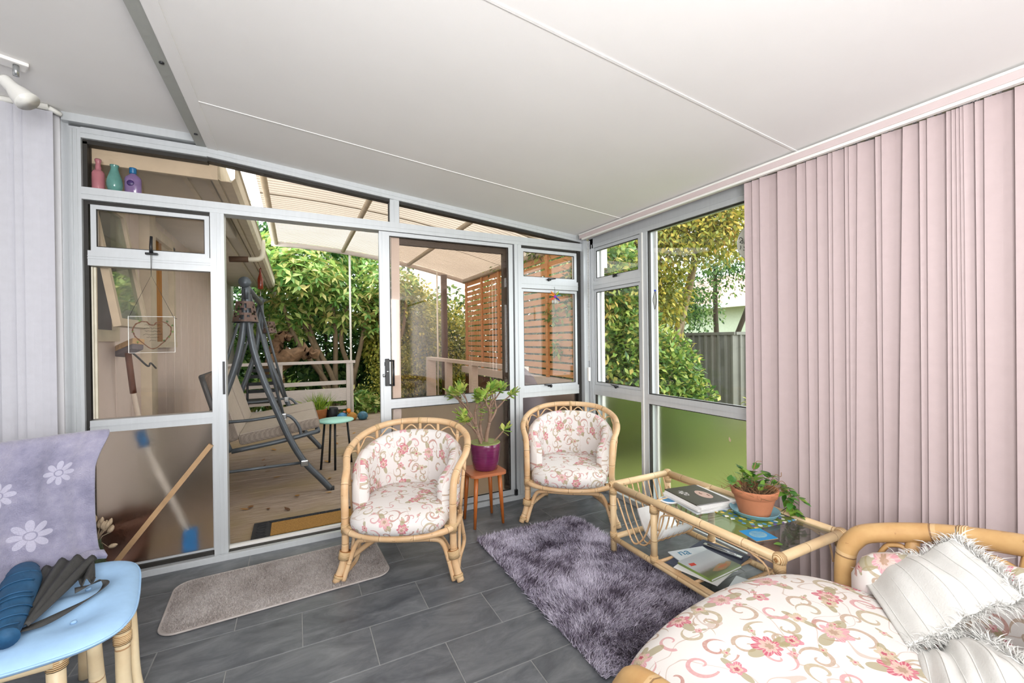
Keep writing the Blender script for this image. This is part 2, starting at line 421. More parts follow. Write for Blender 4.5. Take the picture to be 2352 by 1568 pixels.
leaf_mat('leaf_trailing', [(0.2, hexc('325f23')), (0.5, hexc('4f8a35')), (0.8, hexc('8cae45'))], 0.4, 0.15)
leaf_mat('leaf_fallen', [(0.2, hexc('5e4028')), (0.5, hexc('97683a')), (0.8, hexc('c79a3e'))], 0.8, 0.05)
leaf_mat('leaf_spiky', [(0.2, hexc('5f8a2c')), (0.6, hexc('a3bf46'))], 0.5, 0.2)

# corrugated translucent roofing
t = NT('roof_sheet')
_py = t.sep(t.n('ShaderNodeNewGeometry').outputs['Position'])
_stripe = t.math('MULTIPLY', t.math('POWER', t.math('ADD', 0.5, t.math('MULTIPLY', t.math('SINE', t.math('MULTIPLY', _py[1], 2 * PI / 0.076)), -0.5)), 2.0), 0.8)  # light and shade of the corrugations painted into the colour as stripes
_rc = t.mix(_stripe, hexc('bdb5a9'), hexc('746c60'))
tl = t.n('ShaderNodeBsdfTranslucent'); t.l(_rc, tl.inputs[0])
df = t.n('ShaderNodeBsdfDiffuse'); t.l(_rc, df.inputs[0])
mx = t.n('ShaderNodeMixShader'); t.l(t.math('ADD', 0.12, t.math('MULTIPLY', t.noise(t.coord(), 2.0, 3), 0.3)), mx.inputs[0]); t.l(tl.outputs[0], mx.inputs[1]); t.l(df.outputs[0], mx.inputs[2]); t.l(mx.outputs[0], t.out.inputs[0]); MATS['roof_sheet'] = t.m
# swing cushions: beige-grey woven fabric
t = NT('swing_fabric')
ob = t.coord(); ck = t.n('ShaderNodeTexChecker'); t.l(t.mapping(ob, (1, 1, 1), (0, 0, 0), (0.6, 0.4, 0.78)), ck.inputs[0]); ck.inputs['Scale'].default_value = 130
ck.inputs[1].default_value = (*hexc('9c9084'), 1); ck.inputs[2].default_value = (*hexc('7c7168'), 1)
nz = t.n('ShaderNodeNewGeometry'); sz = t.sep(nz.outputs['Normal'])
t.bsdf(ck.outputs[0], 0.9, 0, t.noise(ob, 200, 2), 0.2, 0.003); MATS['swing_fabric'] = t.m
plain('swing_fabric_top', 'b1a69a', 0.9, 0, 0.06, 30, bump=0.15, bump_scale=200)
# place-mat: printed flowers on green
t = NT('placemat_print')
uv = t.coord('UV'); vo = t.n('ShaderNodeTexVoronoi', voronoi_dimensions='2D'); vo.inputs['Scale'].default_value = 38; t.l(uv, vo.inputs['Vector'])
rgb = t.n('ShaderNodeSeparateColor'); t.l(vo.outputs['Color'], rgb.inputs[0])
cc = t.ramp(rgb.outputs[0], [(0.0, hexc('f1efe2')), (0.3, hexc('5f9fc9')), (0.5, hexc('2f6fae')), (0.66, hexc('e8c95e')), (0.82, hexc('6b5a94'))])
cc.node.color_ramp.interpolation = 'CONSTANT'
m = t.math('LESS_THAN', vo.outputs['Distance'], 0.36)
col = t.mix(m, t.mix(t.noise(uv, 60, 2), hexc('4f6a2c'), hexc('8a9440')), cc)
t.bsdf(col, 0.5); MATS['placemat_print'] = t.m
# magazine cover with a landscape: sky above, green field below
t = NT('cover_landscape')
uv = t.coord('UV'); s = t.sep(uv)
h = t.math('ADD', s[1], t.math('MULTIPLY', t.noise(uv, 14, 4), 0.06))
col = t.ramp(h, [(0.0, hexc('7f9a4a')), (0.16, hexc('5f6b3c')), (0.32, hexc('6f7158')), (0.42, hexc('b3b0b4')), (0.6, hexc('c9cdd2')), (0.95, hexc('b9c0c8'))])
t.bsdf(col, 0.3); MATS['cover_landscape'] = t.m
t = NT('cover_pale'); uv = t.coord('UV')
t.bsdf(t.mix(t.noise(uv, 5, 3), hexc('e9ecef'), hexc('c6d3dc')), 0.3); MATS['cover_pale'] = t.m

# ------------------------------------------------------------------ mesh helpers
def V(*a): return Vector(a)
def spl(pts, n=8, closed=False):
    """Catmull-Rom through the points."""
    P = [Vector(p) for p in pts]
    out = []
    m = len(P)
    segs = m if closed else m - 1
    for i in range(segs):
        if closed: p0, p1, p2, p3 = P[(i - 1) % m], P[i], P[(i + 1) % m], P[(i + 2) % m]
        else:
            p1, p2 = P[i], P[i + 1]
            p0 = P[i - 1] if i > 0 else p1 * 2 - p2
            p3 = P[i + 2] if i + 2 < m else p2 * 2 - p1
        for k in range(n):
            t = k / n
            out.append(0.5 * ((2 * p1) + (p2 - p0) * t + (2 * p0 - 5 * p1 + 4 * p2 - p3) * t * t + (3 * p1 - p0 - 3 * p2 + p3) * t ** 3))
    if not closed: out.append(P[-1].copy())
    return out
def lerp_list(r, n):
    if not isinstance(r, (list, tuple)): return [r] * n
    if len(r) == n: return list(r)
    return [float(np.interp(i / (n - 1), np.linspace(0, 1, len(r)), r)) for i in range(n)]

class MB:
    def __init__(self): self.v = []; self.f = []; self.uv = []; self.sm = []
    def add(self, vs, fs, uvs=None, smooth=False):
        o = len(self.v)
        self.v += [tuple(x) for x in vs]
        for i, f in enumerate(fs):
            self.f.append(tuple(o + j for j in f)); self.sm.append(smooth)
            self.uv.append(uvs[i] if uvs else [(vs[j][0], vs[j][1]) for j in f])
        return self
    def box(self, x0, x1, y0, y1, z0, z1, M=None):
        vs = [V(x, y, z) for z in (z0, z1) for y in (y0, y1) for x in (x0, x1)]
        if M is not None: vs = [M @ p for p in vs]
        return self.add(vs, [(0, 2, 3, 1), (4, 5, 7, 6), (0, 1, 5, 4), (2, 6, 7, 3), (0, 4, 6, 2), (1, 3, 7, 5)])
    def cbox(self, c, s, M=None):
        return self.box(c[0] - s[0] / 2, c[0] + s[0] / 2, c[1] - s[1] / 2, c[1] + s[1] / 2, c[2] - s[2] / 2, c[2] + s[2] / 2, M)
    def rbox(self, c, s, b, M=None):
        """box with chamfered edges (all edges)"""
        bm = bmesh.new(); bmesh.ops.create_cube(bm, size=1.0)
        for v in bm.verts: v.co = Vector((v.co.x * s[0], v.co.y * s[1], v.co.z * s[2])) + Vector(c)
        bmesh.ops.bevel(bm, geom=bm.edges[:], offset=b, segments=2, affect='EDGES', profile=0.6)
        if M is not None: bm.transform(M)
        bm.verts.index_update()
        self.add([v.co.copy() for v in bm.verts], [tuple(v.index for v in f.verts) for f in bm.faces])
        bm.free(); return self
    def prism(self, poly, z0, z1, M=None):
        n = len(poly)
        vs = [V(p[0], p[1], z0) for p in poly] + [V(p[0], p[1], z1) for p in poly]
        if M is not None: vs = [M @ p for p in vs]
        fs = [tuple(range(n - 1, -1, -1)), tuple(range(n, 2 * n))] + [(i, (i + 1) % n, n + (i + 1) % n, n + i) for i in range(n)]
        return self.add(vs, fs)
    def bar(self, a, b, w, h, up=(0, 0, 1)):
        a, b = Vector(a), Vector(b); d = (b - a).normalized(); u = Vector(up)
        s = d.cross(u)
        if s.length < 1e-5: s = d.cross(Vector((1, 0, 0)))
        s.normalize(); u = s.cross(d)
        vs = [p + s * (i * w / 2) + u * (j * h / 2) for p in (a, b) for j in (-1, 1) for i in (-1, 1)]
        return self.add(vs, [(0, 2, 3, 1), (4, 5, 7, 6), (0, 1, 5, 4), (2, 6, 7, 3), (0, 4, 6, 2), (1, 3, 7, 5)])
    def tube(self, pts, r, seg=8, closed=False, cap=True, sx=1.0, sy=1.0):
        P = [Vector(p) for p in pts]; n = len(P); R = lerp_list(r, n)
        T = []
        for i in range(n):
            if closed: d = P[(i + 1) % n] - P[i - 1]
            else: d = P[min(i + 1, n - 1)] - P[max(i - 1, 0)]
            T.append(d.normalized() if d.length > 1e-9 else Vector((0, 0, 1)))
        ref = Vector((0, 0, 1)) if abs(T[0].z) < 0.9 else Vector((1, 0, 0))
        nrm = T[0].cross(ref).normalized()
        vs = []; L = [0.0]
        for i in range(n):
            if i:
                L.append(L[-1] + (P[i] - P[i - 1]).length)
                nrm = nrm - T[i] * nrm.dot(T[i]); nrm.normalize()
            bi = T[i].cross(nrm)
            for k in range(seg):
                a = 2 * PI * k / seg
                vs.append(P[i] + (nrm * math.cos(a) * sx + bi * math.sin(a) * sy) * R[i])
        fs, uvs = [], []
        m = n if closed else n - 1
        for i in range(m):
            j = (i + 1) % n
            l1 = L[j] if j else L[-1] + (P[0] - P[-1]).length
            for k in range(seg):
                k2 = (k + 1) % seg
                fs.append((i * seg + k, i * seg + k2, j * seg + k2, j * seg + k))
                uvs.append([(L[i], k / seg), (L[i], (k + 1) / seg), (l1, (k + 1) / seg), (l1, k / seg)])
        if cap and not closed:
            fs.append(tuple(range(seg - 1, -1, -1))); uvs.append([(L[0] + 0.08, 0.5)] * seg)
            fs.append(tuple((n - 1) * seg + k for k in range(seg))); uvs.append([(L[-1] + 0.08, 0.5)] * seg)
        return self.add(vs, fs, uvs, True)
    def lathe(self, prof, c=(0, 0, 0), seg=24, sx=1.0, sy=1.0, M=None):
        n = len(prof); vs = []
        for (r, z) in prof:
            for k in range(seg):
                a = 2 * PI * k / seg
                vs.append(V(c[0] + r * math.cos(a) * sx, c[1] + r * math.sin(a) * sy, c[2] + z))
        fs = [(i * seg + k, i * seg + (k + 1) % seg, (i + 1) * seg + (k + 1) % seg, (i + 1) * seg + k) for i in range(n - 1) for k in range(seg)]
        if prof[0][0] > 1e-6: fs.append(tuple(range(seg - 1, -1, -1)))
        if prof[-1][0] > 1e-6: fs.append(tuple((n - 1) * seg + k for k in range(seg)))
        if M is not None: vs = [M @ p for p in vs]
        return self.add(vs, fs, None, True)
    def grid(self, fn, nu, nv, uvfn=None, closed_v=False):
        """fn(i/nu, j/nv) -> point"""
        vs = [fn(i / nu, j / nv) for i in range(nu + 1) for j in range(nv + 1)]
        fs, uvs = [], []
        W = nv + 1
        for i in range(nu):
            for j in range(nv):
                q = ((i, j), (i + 1, j), (i + 1, j + 1), (i, j + 1))
                fs.append(tuple(a * W + b for a, b in q))
                if uvfn: uvs.append([uvfn(a / nu, b / nv) for a, b in q])
        return self.add(vs, fs, uvs if uvfn else None, True)
    def poly_flat(self, pts):
        return self.add([Vector(p) for p in pts], [tuple(range(len(pts)))])
    def build(self, name, mat, parent=None, world=False, label=None, cat=None, group=None, kind=None, loc=None, solid=0.0):
        me = bpy.data.meshes.new(name)
        me.from_pydata(self.v, [], self.f)
        uvl = me.uv_layers.new(name='UVMap')
        flat = [c for f in self.uv for p in f for c in p]
        if len(flat) == len(me.loops) * 2: uvl.data.foreach_set('uv', flat)
        me.polygons.foreach_set('use_smooth', self.sm)
        me.materials.append(MATS[mat]); me.update()
        o = bpy.data.objects.new(name, me); COL.objects.link(o)
        if parent is not None:
            o.parent = parent
            if world:
                p = parent; off = Vector((0, 0, 0))
                while p is not None: off += p.location; p = p.parent
                o.location = -off
        if loc is not None: o.location = loc
        if solid:
            md = o.modifiers.new('thickness', 'SOLIDIFY'); md.thickness = solid; md.offset = 0
        tag(o, label, cat, group, kind)
        return o
def tag(o, label=None, cat=None, group=None, kind=None):
    if label: o['label'] = label
    if cat: o['category'] = cat
    if group: o['group'] = group
    if kind: o['kind'] = kind
    return o
def thing(name, label, cat, loc=(0, 0, 0), rotz=0.0, group=None, kind=None):
    o = bpy.data.objects.new(name, None); COL.objects.link(o)
    o.empty_display_size = 0.05
    o.location = loc; o.rotation_euler = (0, 0, rotz)
    return tag(o, label, cat, group, kind)
def share(name, src, parent, loc, rot=(0, 0, 0), scale=(1, 1, 1)):
    """another object that shares the mesh of src"""
    o = bpy.data.objects.new(name, src.data); COL.objects.link(o)
    o.parent = parent; o.location = loc; o.rotation_euler = rot; o.scale = scale
    return o
def copy_tree(o, parent=None):
    c = o.copy(); COL.objects.link(c); c.parent = parent
    for ch in list(o.children): copy_tree(ch, c)
    return c
def fast_mesh(name, verts, faces, mat, parent=None, smooth=False, **kw):
    """numpy arrays -> mesh object; faces (N,k)"""
    me = bpy.data.meshes.new(name)
    nf, k = faces.shape
    me.vertices.add(len(verts)); me.vertices.foreach_set('co', np.ascontiguousarray(verts, dtype=np.float32).ravel())
    me.loops.add(nf * k); me.loops.foreach_set('vertex_index', np.ascontiguousarray(faces, dtype=np.int32).ravel())
    me.polygons.add(nf); me.polygons.foreach_set('loop_start', np.arange(nf, dtype=np.int32) * k)
    me.polygons.foreach_set('loop_total', np.full(nf, k, dtype=np.int32))
    if smooth: me.polygons.foreach_set('use_smooth', np.ones(nf, dtype=bool))
    me.materials.append(MATS[mat]); me.update(); me.validate()
    o = bpy.data.objects.new(name, me); COL.objects.link(o)
    if parent is not None: o.parent = parent
    return tag(o, **kw)
def unit(a): return a / np.maximum(np.linalg.norm(a, axis=1, keepdims=True), 1e-9)
def leaf_cloud(name, base, direction, length, width, mat, parent=None, fold=0.25, droop=0.0, **kw):
    """one mesh of many little folded leaves (base point, pointing direction)"""
    n = len(base); d = unit(direction)
    up = np.tile([0.0, 0, 1.0], (n, 1)) + rng.normal(0, 0.45, (n, 3))
    s = unit(np.cross(d, up)); u = np.cross(s, d)
    L = np.broadcast_to(np.asarray(length, float).reshape(-1, 1), (n, 1)) * rng.uniform(0.75, 1.2, (n, 1))
    Wd = np.broadcast_to(np.asarray(width, float).reshape(-1, 1), (n, 1)) * rng.uniform(0.8, 1.2, (n, 1))
    mid = base + d * L * 0.5 - u * (fold * Wd)
    tip = base + d * L - np.array([0, 0, 1.0]) * droop * L
    l = base + d * L * 0.45 - s * Wd; r = base + d * L * 0.45 + s * Wd
    vs = np.stack([base, l, tip, r, mid], 1).reshape(-1, 3)
    o = (np.arange(n) * 5)[:, None]
    fs = np.concatenate([o + [0, 4, 1], o + [1, 4, 2], o + [0, 3, 4], o + [4, 3, 2]], 1).reshape(-1, 3)
    return fast_mesh(name, vs, fs, mat, parent, **kw)
def strand_cloud(name, base, tip, width, mat, parent=None, bend=0.0, **kw):
    """one mesh of thin tapered blades"""
    n = len(base); d = tip - base
    s = unit(np.cross(d, rng.normal(0, 1, (n, 3)))) * np.asarray(width).reshape(-1, 1)
    mid = base + d * 0.55 + np.array([0, 0, bend])
    vs = np.stack([base - s, base + s, mid + s * 0.8, mid - s * 0.8, tip], 1).reshape(-1, 3)
    o = (np.arange(n) * 5)[:, None]
    fs = np.concatenate([o + [0, 1, 2], o + [0, 2, 3], o + [3, 2, 4]], 1).reshape(-1, 3)
    return fast_mesh(name, vs, fs, mat, parent, **kw)
def in_ellipsoid(n, c, r, shell=0.55):
    p = unit(rng.normal(0, 1, (n, 3))) * (shell + (1 - shell) * rng.random((n, 1)))
    return np.asarray(c) + p * np.asarray(r)
def text_obj(name, body, size, mat, parent, loc, rot, extrude=0.0006, align='CENTER'):
    cu = bpy.data.curves.new(name, 'FONT'); cu.body = body; cu.size = size; cu.extrude = extrude; cu.align_x = align
    cu.materials.append(MATS[mat])
    tmp = bpy.data.objects.new(name + '_curve', cu); COL.objects.link(tmp)
    bpy.context.view_layer.update()
    me = bpy.data.meshes.new_from_object(tmp.evaluated_get(bpy.context.evaluated_depsgraph_get()))
    bpy.data.objects.remove(tmp)
    if not me.materials: me.materials.append(MATS[mat])
    o = bpy.data.objects.new(name, me); COL.objects.link(o)
    o.parent = parent; o.location = loc; o.rotation_euler = rot
    return o

# measured room (metres): glazed front wall at y = D, blind wall at x = R
D, R, XL, YB = 2.945, 2.248, -2.2, -3.5
XJ = -1.05   # where the glazing starts
def ceil_z(x): return 2.373 - 0.0925 * (x + 0.44)

# ================================================================== SETTING
# ---- floor: slate tiles in running bond over light joints
floor = MB().box(XL - 0.1, R + 0.1, YB, D + 0.06, -0.12, -0.0015).build('floor', 'grout', label='dark slate floor laid with long rectangular tiles in staggered rows', cat='floor', kind='structure')
TP, TL, GAP = 0.2495, 0.527, 0.0042
cache = {}
for row in range(-15, 6):
    y0 = 1.685 + TP * row; y1 = min(y0 + TP, D + 0.04)
    if y0 < -1.4: continue
    xo = 0.275 + (TL / 2 if row % 2 else 0.0)
    for k in range(-6, 6):
        x0, x1 = max(xo + TL * (k - 1), XL), min(xo + TL * k, R)
        if x1 - x0 < 0.02: continue
        w, h = round(x1 - x0 - GAP, 4), round(y1 - y0 - GAP, 4)
        key = (w, h)
        loc = ((x0 + x1) / 2, (y0 + y1) / 2, 0)
        if key not in cache:
            m = MB(); e = 0.0012
            vs = [V(sx * (w / 2 - o), sy * (h / 2 - o), z) for z, o in ((-0.004, 0), (-e, 0), (0, e)) for sx, sy in ((-1, -1), (1, -1), (1, 1), (-1, 1))]
            m.add(vs, [(8, 9, 10, 11)] + [(a + i, a + (i + 1) % 4, a + 4 + (i + 1) % 4, a + 4 + i) for a in (0, 4) for i in range(4)])
            cache[key] = m.build('tile', 'tile_slate', floor, loc=loc)
        else: share('tile', cache[key], floor, loc)

MB().box(XL, R, YB, -1.31, -0.004, 0.0).build('rear_tiles', 'tile_slate', floor)
# ---- ceiling: flat strip on the left, then panels falling towards the blind wall
ceiling = thing('ceiling', 'white lined ceiling falling gently towards the blind wall', 'ceiling', (0, 0, 2.4), kind='structure')
MB().box(XL - 0.1, -0.47, YB, D + 0.1, 2.426, 2.56).build('ceiling_panel', 'ceiling_white', ceiling, True)
J1, J2 = 1.168, 2.39
for ya, yb in ((YB, J1 - 0.003), (J1 + 0.003, J2 - 0.002), (J2 + 0.002, D + 0.1)):
    xa, xb = -0.44, R + 0.2
    m = MB(); vs = [V(x, y, ceil_z(x) + dz) for dz in (0, 0.12) for x, y in ((xa, ya), (xb, ya), (xb, yb), (xa, yb))]
    m.add(vs, [(3, 2, 1, 0), (4, 5, 6, 7), (0, 1, 5, 4), (1, 2, 6, 5), (2, 3, 7, 6), (3, 0, 4, 7)])
    m.build('ceiling_panel', 'ceiling_white', ceiling, True)
for yj, w in ((J1, 0.005), (J2, 0.004)):
    m = MB(); xa, xb = -0.40, R
    vs = [V(x, yj + s * w, ceil_z(x) + dz) for dz in (-0.0025, 0.01) for x, s in ((xa, -1), (xb, -1), (xb, 1), (xa, 1))]
    m.add(vs, [(3, 2, 1, 0), (4, 5, 6, 7), (0, 1, 5, 4), (1, 2, 6, 5), (2, 3, 7, 6), (3, 0, 4, 7)])
    m.build('joint_strip', 'ceiling_white', ceiling, True)
# cover strip beside the beam
m = MB(); xa, xb = -0.437, -0.385
vs = [V(x, y, ceil_z(x) + dz) for dz in (-0.004, 0.01) for x, y in ((xa, YB), (xb, YB), (xb, D), (xa, D))]
m.add(vs, [(3, 2, 1, 0), (4, 5, 6, 7), (0, 1, 5, 4), (1, 2, 6, 5), (2, 3, 7, 6), (3, 0, 4, 7)]).build('cover_strip', 'ceiling_white', ceiling, True)
trim1 = thing('trim_1', 'grey painted metal beam with bolt heads running across the ceiling', 'beam', (-0.46, 0, 2.373), kind='structure')
MB().box(-0.488, -0.434, YB, D, 2.373, 2.45).build('beam', 'beam_grey', trim1, True)
for y in (0.4, 1.25, 2.131, 2.779):
    MB().lathe([(0.0, 0.004), (0.008, 0.004), (0.009, -0.003), (0.0, -0.005)], (-0.462, y, 2.3715), 10).build('bolt', 'black_plastic', trim1, True)
# ---- solid walls
wl = MB().box(XL - 0.12, XL, YB, D + 0.02, -0.1, 2.5).build('wall_left', 'wall_white', label='plain white side wall beyond the pale blinds', cat='wall', kind='structure')
wb = thing('wall_back', 'white rear wall around an opening added for the fill light', 'wall', (0.6, YB, 0), kind='structure')  # unseen wall; its opening is added to go with the fill light
for b in ((XL - 0.12, R + 0.15, 0.0, 0.42), (XL - 0.12, R + 0.15, 2.28, 2.55), (XL - 0.12, 0.25, 0.42, 2.28), (2.05, R + 0.15, 0.42, 2.28)):
    MB().box(b[0], b[1], YB - 0.1, YB, b[2], b[3]).build('wall_panel', 'wall_white', wb, True)
w8 = thing('fill_window', 'unseen rear window added for the fill light behind the camera', 'window', (1.15, YB, 0.42), kind='structure')  # added window, out of view, framing the fill light
MB().box(0.25, 0.31, YB - 0.09, YB - 0.02, 0.42, 2.28).box(1.99, 2.05, YB - 0.09, YB - 0.02, 0.42, 2.28).box(0.31, 1.99, YB - 0.09, YB - 0.02, 0.42, 0.48).box(0.31, 1.99, YB - 0.09, YB - 0.02, 2.22, 2.28).box(1.12, 1.18, YB - 0.09, YB - 0.02, 0.48, 2.22).build('frame', 'aluminium', w8, True)
MB().box(0.31, 1.12, YB - 0.06, YB - 0.055, 0.48, 2.22).build('pane', 'glass_clear', w8, True)
MB().box(1.18, 1.99, YB - 0.06, YB - 0.055, 0.48, 2.22).build('pane', 'glass_clear', w8, True)
# ---- front glazed wall: aluminium members
FY0, FY1 = D, D + 0.075
wf = thing('wall_front', 'silver aluminium framed glass wall looking onto the deck', 'wall', (0.6, D, 0), kind='structure')
def member(name, x0, x1, z0, z1, y0=FY0, y1=FY1, mat='aluminium', parent=None):
    return MB().box(x0, x1, y0, y1, z0, z1).build(name, mat, parent or wf, True)
member('jamb', XJ, -1.022, 0.0, 2.43, FY0 + 0.012, FY1 + 0.02)
member('wall_panel', XL - 0.1, XJ, 0.0, 2.45, FY0, FY1 + 0.02, 'wall_white')
member('jamb', -1.022, -0.973, 0.0, 2.372)
member('jamb_bead', -1.012, -1.004, 0.0, 2.36, FY0 - 0.006, FY0)
member('jamb_bead', -0.992, -0.987, 0.0, 2.36, FY0 - 0.004, FY0)
member('ceiling_fillet', -1.035, -0.46, 2.385, 2.43, FY0 - 0.03, FY1 + 0.02)
member('head', -0.973, -0.44, 2.32, 2.375, FY0, FY1)
member('head_bead', -0.973, -0.44, 2.345, 2.350, FY0 - 0.004, FY0)
def sloped(name, xa, xb, t0, t1, y0, y1, mat, parent=None):
    m = MB(); vs = [V(x, y, ceil_z(x) + t) for x in (xa, xb) for y in (y0, y1) for t in (t0, t1)]
    m.add(vs, [(0, 1, 3, 2), (4, 6, 7, 5), (0, 4, 5, 1), (2, 3, 7, 6), (0, 2, 6, 4), (1, 5, 7, 3)])
    return m.build(name, mat, parent or wf, True)
sloped('head', -0.44, 2.248, -0.050, 0.004, FY0, FY1, 'aluminium')
sloped('head_bead', -0.44, 2.20, -0.028, -0.024, FY0 - 0.004, FY0, 'aluminium')
member('reveal', -0.973, -0.44, 2.298, 2.32, FY0 + 0.02, FY1, 'dark_gasket')
sloped('reveal', -0.44, 2.19, -0.068, -0.05, FY0 + 0.02, FY1, 'dark_gasket')
member('transom', -0.973, 2.19, 2.004, 2.067, FY0 - 0.002, FY1 + 0.015)
member('transom_bead', -0.973, 2.19, 2.030, 2.034, FY0 - 0.006, FY0)
member('mullion', -0.430, -0.363, 0.028, 2.004)
member('mullion_bead', -0.405, -0.400, 0.03, 2.004, FY0 - 0.005, FY0)
member('mullion_bead', -0.385, -0.381, 0.03, 2.004, FY0 - 0.004, FY0)
member('mullion', 1.541, 1.603, 0.028, 2.004)
member('mullion_bead', 1.570, 1.574, 0.03, 2.004, FY0 - 0.004, FY0)
member('mullion', 0.586, 0.648, 2.067, ceil_z(0.62) - 0.05, FY0 + 0.004)
member('mullion_bead', 0.613, 0.617, 2.067, ceil_z(0.62) - 0.06, FY0, FY0 + 0.004)
member('corner_post', 2.19, R + 0.02, 0.0, ceil_z(2.2) - 0.04, FY0 - 0.03, FY1 + 0.02)
member('sill', XJ, R, 0.0, 0.028, FY0 - 0.03, FY1 + 0.05)
member('sill_lip', XJ, R, 0.028, 0.034, FY0 - 0.028, FY0 - 0.018)
member('threshold_track', -0.363, 0.51, 0.028, 0.046, FY0 + 0.05, FY0 + 0.07, 'white_paint')
member('gasket', -0.363, 1.5, 0.028, 0.032, FY0 + 0.015, FY0 + 0.045, 'dark_gasket')
# dark rebates beside the panes
member('reveal', -0.973, -0.955, 0.03, 2.004, FY0 + 0.02, FY1, 'dark_gasket')
member('reveal', -0.973, -0.955, 2.067, 2.31, FY0 + 0.02, FY1, 'dark_gasket')
member('reveal', 2.155, 2.19, 0.03, 2.004, FY0 + 0.015, FY1, 'dark_gasket')
member('reveal', -0.955, -0.430, 1.985, 2.004, FY0 + 0.02, FY1, 'dark_gasket')
member('reveal', 1.603, 2.155, 1.985, 2.004, FY0 + 0.02, FY1, 'dark_gasket')
member('reveal', -0.955, -0.430, 0.028, 0.05, FY0 + 0.02, FY1, 'dark_gasket')

def sash_frame(x0, x1, z0, z1, w, y0, y1, parent, name='sash', mat='aluminium'):
    m = MB()
    m.box(x0, x0 + w, y0, y1, z0, z1).box(x1 - w, x1, y0, y1, z0, z1).box(x0 + w, x1 - w, y0, y1, z0, z0 + w).box(x0 + w, x1 - w, y0, y1, z1 - w, z1)
    return m.build(name, mat, parent, True)
def gasket_frame(x0, x1, z0, z1, w, y, parent):
    return sash_frame(x0, x1, z0, z1, w, y, y + 0.006, parent, 'seal', 'dark_gasket')
def pane(x0, x1, z0, z1, y, mat, parent, th=0.005):
    return MB().box(x0, x1, y, y + th, z0, z1).build('pane', mat, parent, True)

def latch(parent, x, z, y, s=1, long=0.05, axis='x'):
    """black casement stay: base block, pivot and lever"""
    m = MB()
    if axis == 'x':
        m.rbox((x, y - 0.008, z), (0.036, 0.016, 0.014), 0.003)
        m.tube([(x + s * 0.006, y - 0.014, z - 0.012), (x + s * 0.006, y - 0.014, z + 0.012)], 0.008, 10)
        m.tube([(x, y - 0.014, z + 0.006), (x - s * long, y - 0.016, z + 0.012)], [0.006, 0.004], 8)
    else:
        m.rbox((y + 0.008, x, z), (0.016, 0.036, 0.014), 0.003)
        m.tube([(y - 0.002, x + s * 0.006, z - 0.012), (y - 0.002, x + s * 0.006, z + 0.012)], 0.008, 10)
        m.tube([(y - 0.002, x, z + 0.006), (y - 0.004, x - s * long, z + 0.012)], [0.006, 0.004], 8)
    return m.build('latch', 'black_plastic', parent, True)

w1 = thing('window_1', 'tall bronze glass window bay beside the open doorway with awning sash', 'window', (-0.7, D, 0), kind='structure')
sh_ = sash_frame(-0.945, -0.436, 1.742, 1.984, 0.022, FY0 + 0.016, FY0 + 0.05, w1)
gasket_frame(-0.923, -0.458, 1.764, 1.962, 0.004, FY0 + 0.018, sh_)
pane(-0.925, -0.456, 1.762, 1.964, FY0 + 0.035, 'glass_bronze', sh_)
MB().box(-0.955, -0.430, FY0 + 0.006, FY1, 1.664, 1.742).box(-0.955, -0.430, FY0 + 0.002, FY0 + 0.006, 1.699, 1.703).box(-0.955, -0.430, FY0 + 0.002, FY0 + 0.006, 1.712, 1.716).build('rail', 'aluminium', w1, True)
MB().box(-0.955, -0.430, FY0 + 0.004, FY1, 0.790, 0.855).box(-0.955, -0.43, FY0, FY0 + 0.004, 0.822, 0.826).build('rail', 'aluminium', w1, True)
MB().box(-0.95, -0.944, FY0 + 0.03, FY0 + 0.05, 0.86, 1.66).box(-0.943, -0.934, FY0 + 0.04, FY0 + 0.055, 0.86, 1.66).build('glazing_bead', 'fascia_cream', w1, True)
pane(-0.955, -0.430, 0.855, 1.664, FY0 + 0.045, 'glass_bronze', w1)
pane(-0.955, -0.430, 0.05, 0.790, FY0 + 0.045, 'glass_frosted_bronze', w1, 0.006)
MB().box(-0.955, -0.430, FY0 + 0.035, FY0 + 0.044, 0.05, 0.06).box(-0.438, -0.430, FY0 + 0.03, FY0 + 0.044, 0.05, 0.79).build('glazing_bead', 'aluminium', w1, True)
# tall black stay handle on the awning sash
m = MB(); m.rbox((-0.692, FY0 - 0.006, 1.742), (0.055, 0.02, 0.012), 0.004).tube([(-0.692, FY0 - 0.014, 1.744), (-0.692, FY0 - 0.018, 1.782), (-0.690, FY0 - 0.016, 1.835)], [0.009, 0.0075, 0.0065], 8).build('handle', 'black_plastic', w1, True)

w2 = thing('window_2', 'narrow bronze glass window bay in the corner beside the sliding door', 'window', (1.87, D, 0), kind='structure')
sh_ = sash_frame(1.605, 2.15, 1.735, 1.984, 0.025, FY0 + 0.016, FY0 + 0.05, w2)
gasket_frame(1.63, 2.125, 1.76, 1.959, 0.004, FY0 + 0.018, sh_)
pane(1.628, 2.127, 1.757, 1.961, FY0 + 0.035, 'glass_bronze', sh_)
MB().box(1.603, 2.155, FY0 + 0.006, FY1, 1.664, 1.735).box(1.603, 2.155, FY0 + 0.002, FY0 + 0.006, 1.70, 1.704).build('rail', 'aluminium', w2, True)
sh_ = sash_frame(1.605, 2.15, 0.860, 1.66, 0.022, FY0 + 0.016, FY0 + 0.05, w2)
gasket_frame(1.627, 2.128, 0.882, 1.638, 0.004, FY0 + 0.018, sh_)
pane(1.625, 2.13, 0.88, 1.64, FY0 + 0.035, 'glass_bronze', sh_)
MB().box(1.603, 2.155, FY0 + 0.006, FY1, 0.788, 0.862).box(1.603, 2.155, FY0 + 0.002, FY0 + 0.006, 0.825, 0.829).build('rail', 'aluminium', w2, True)
pane(1.603, 2.155, 0.03, 0.788, FY0 + 0.045, 'glass_frosted_bronze', w2, 0.006)
latch(w2, 1.865, 1.742, FY0 + 0.016, -1, 0.06)
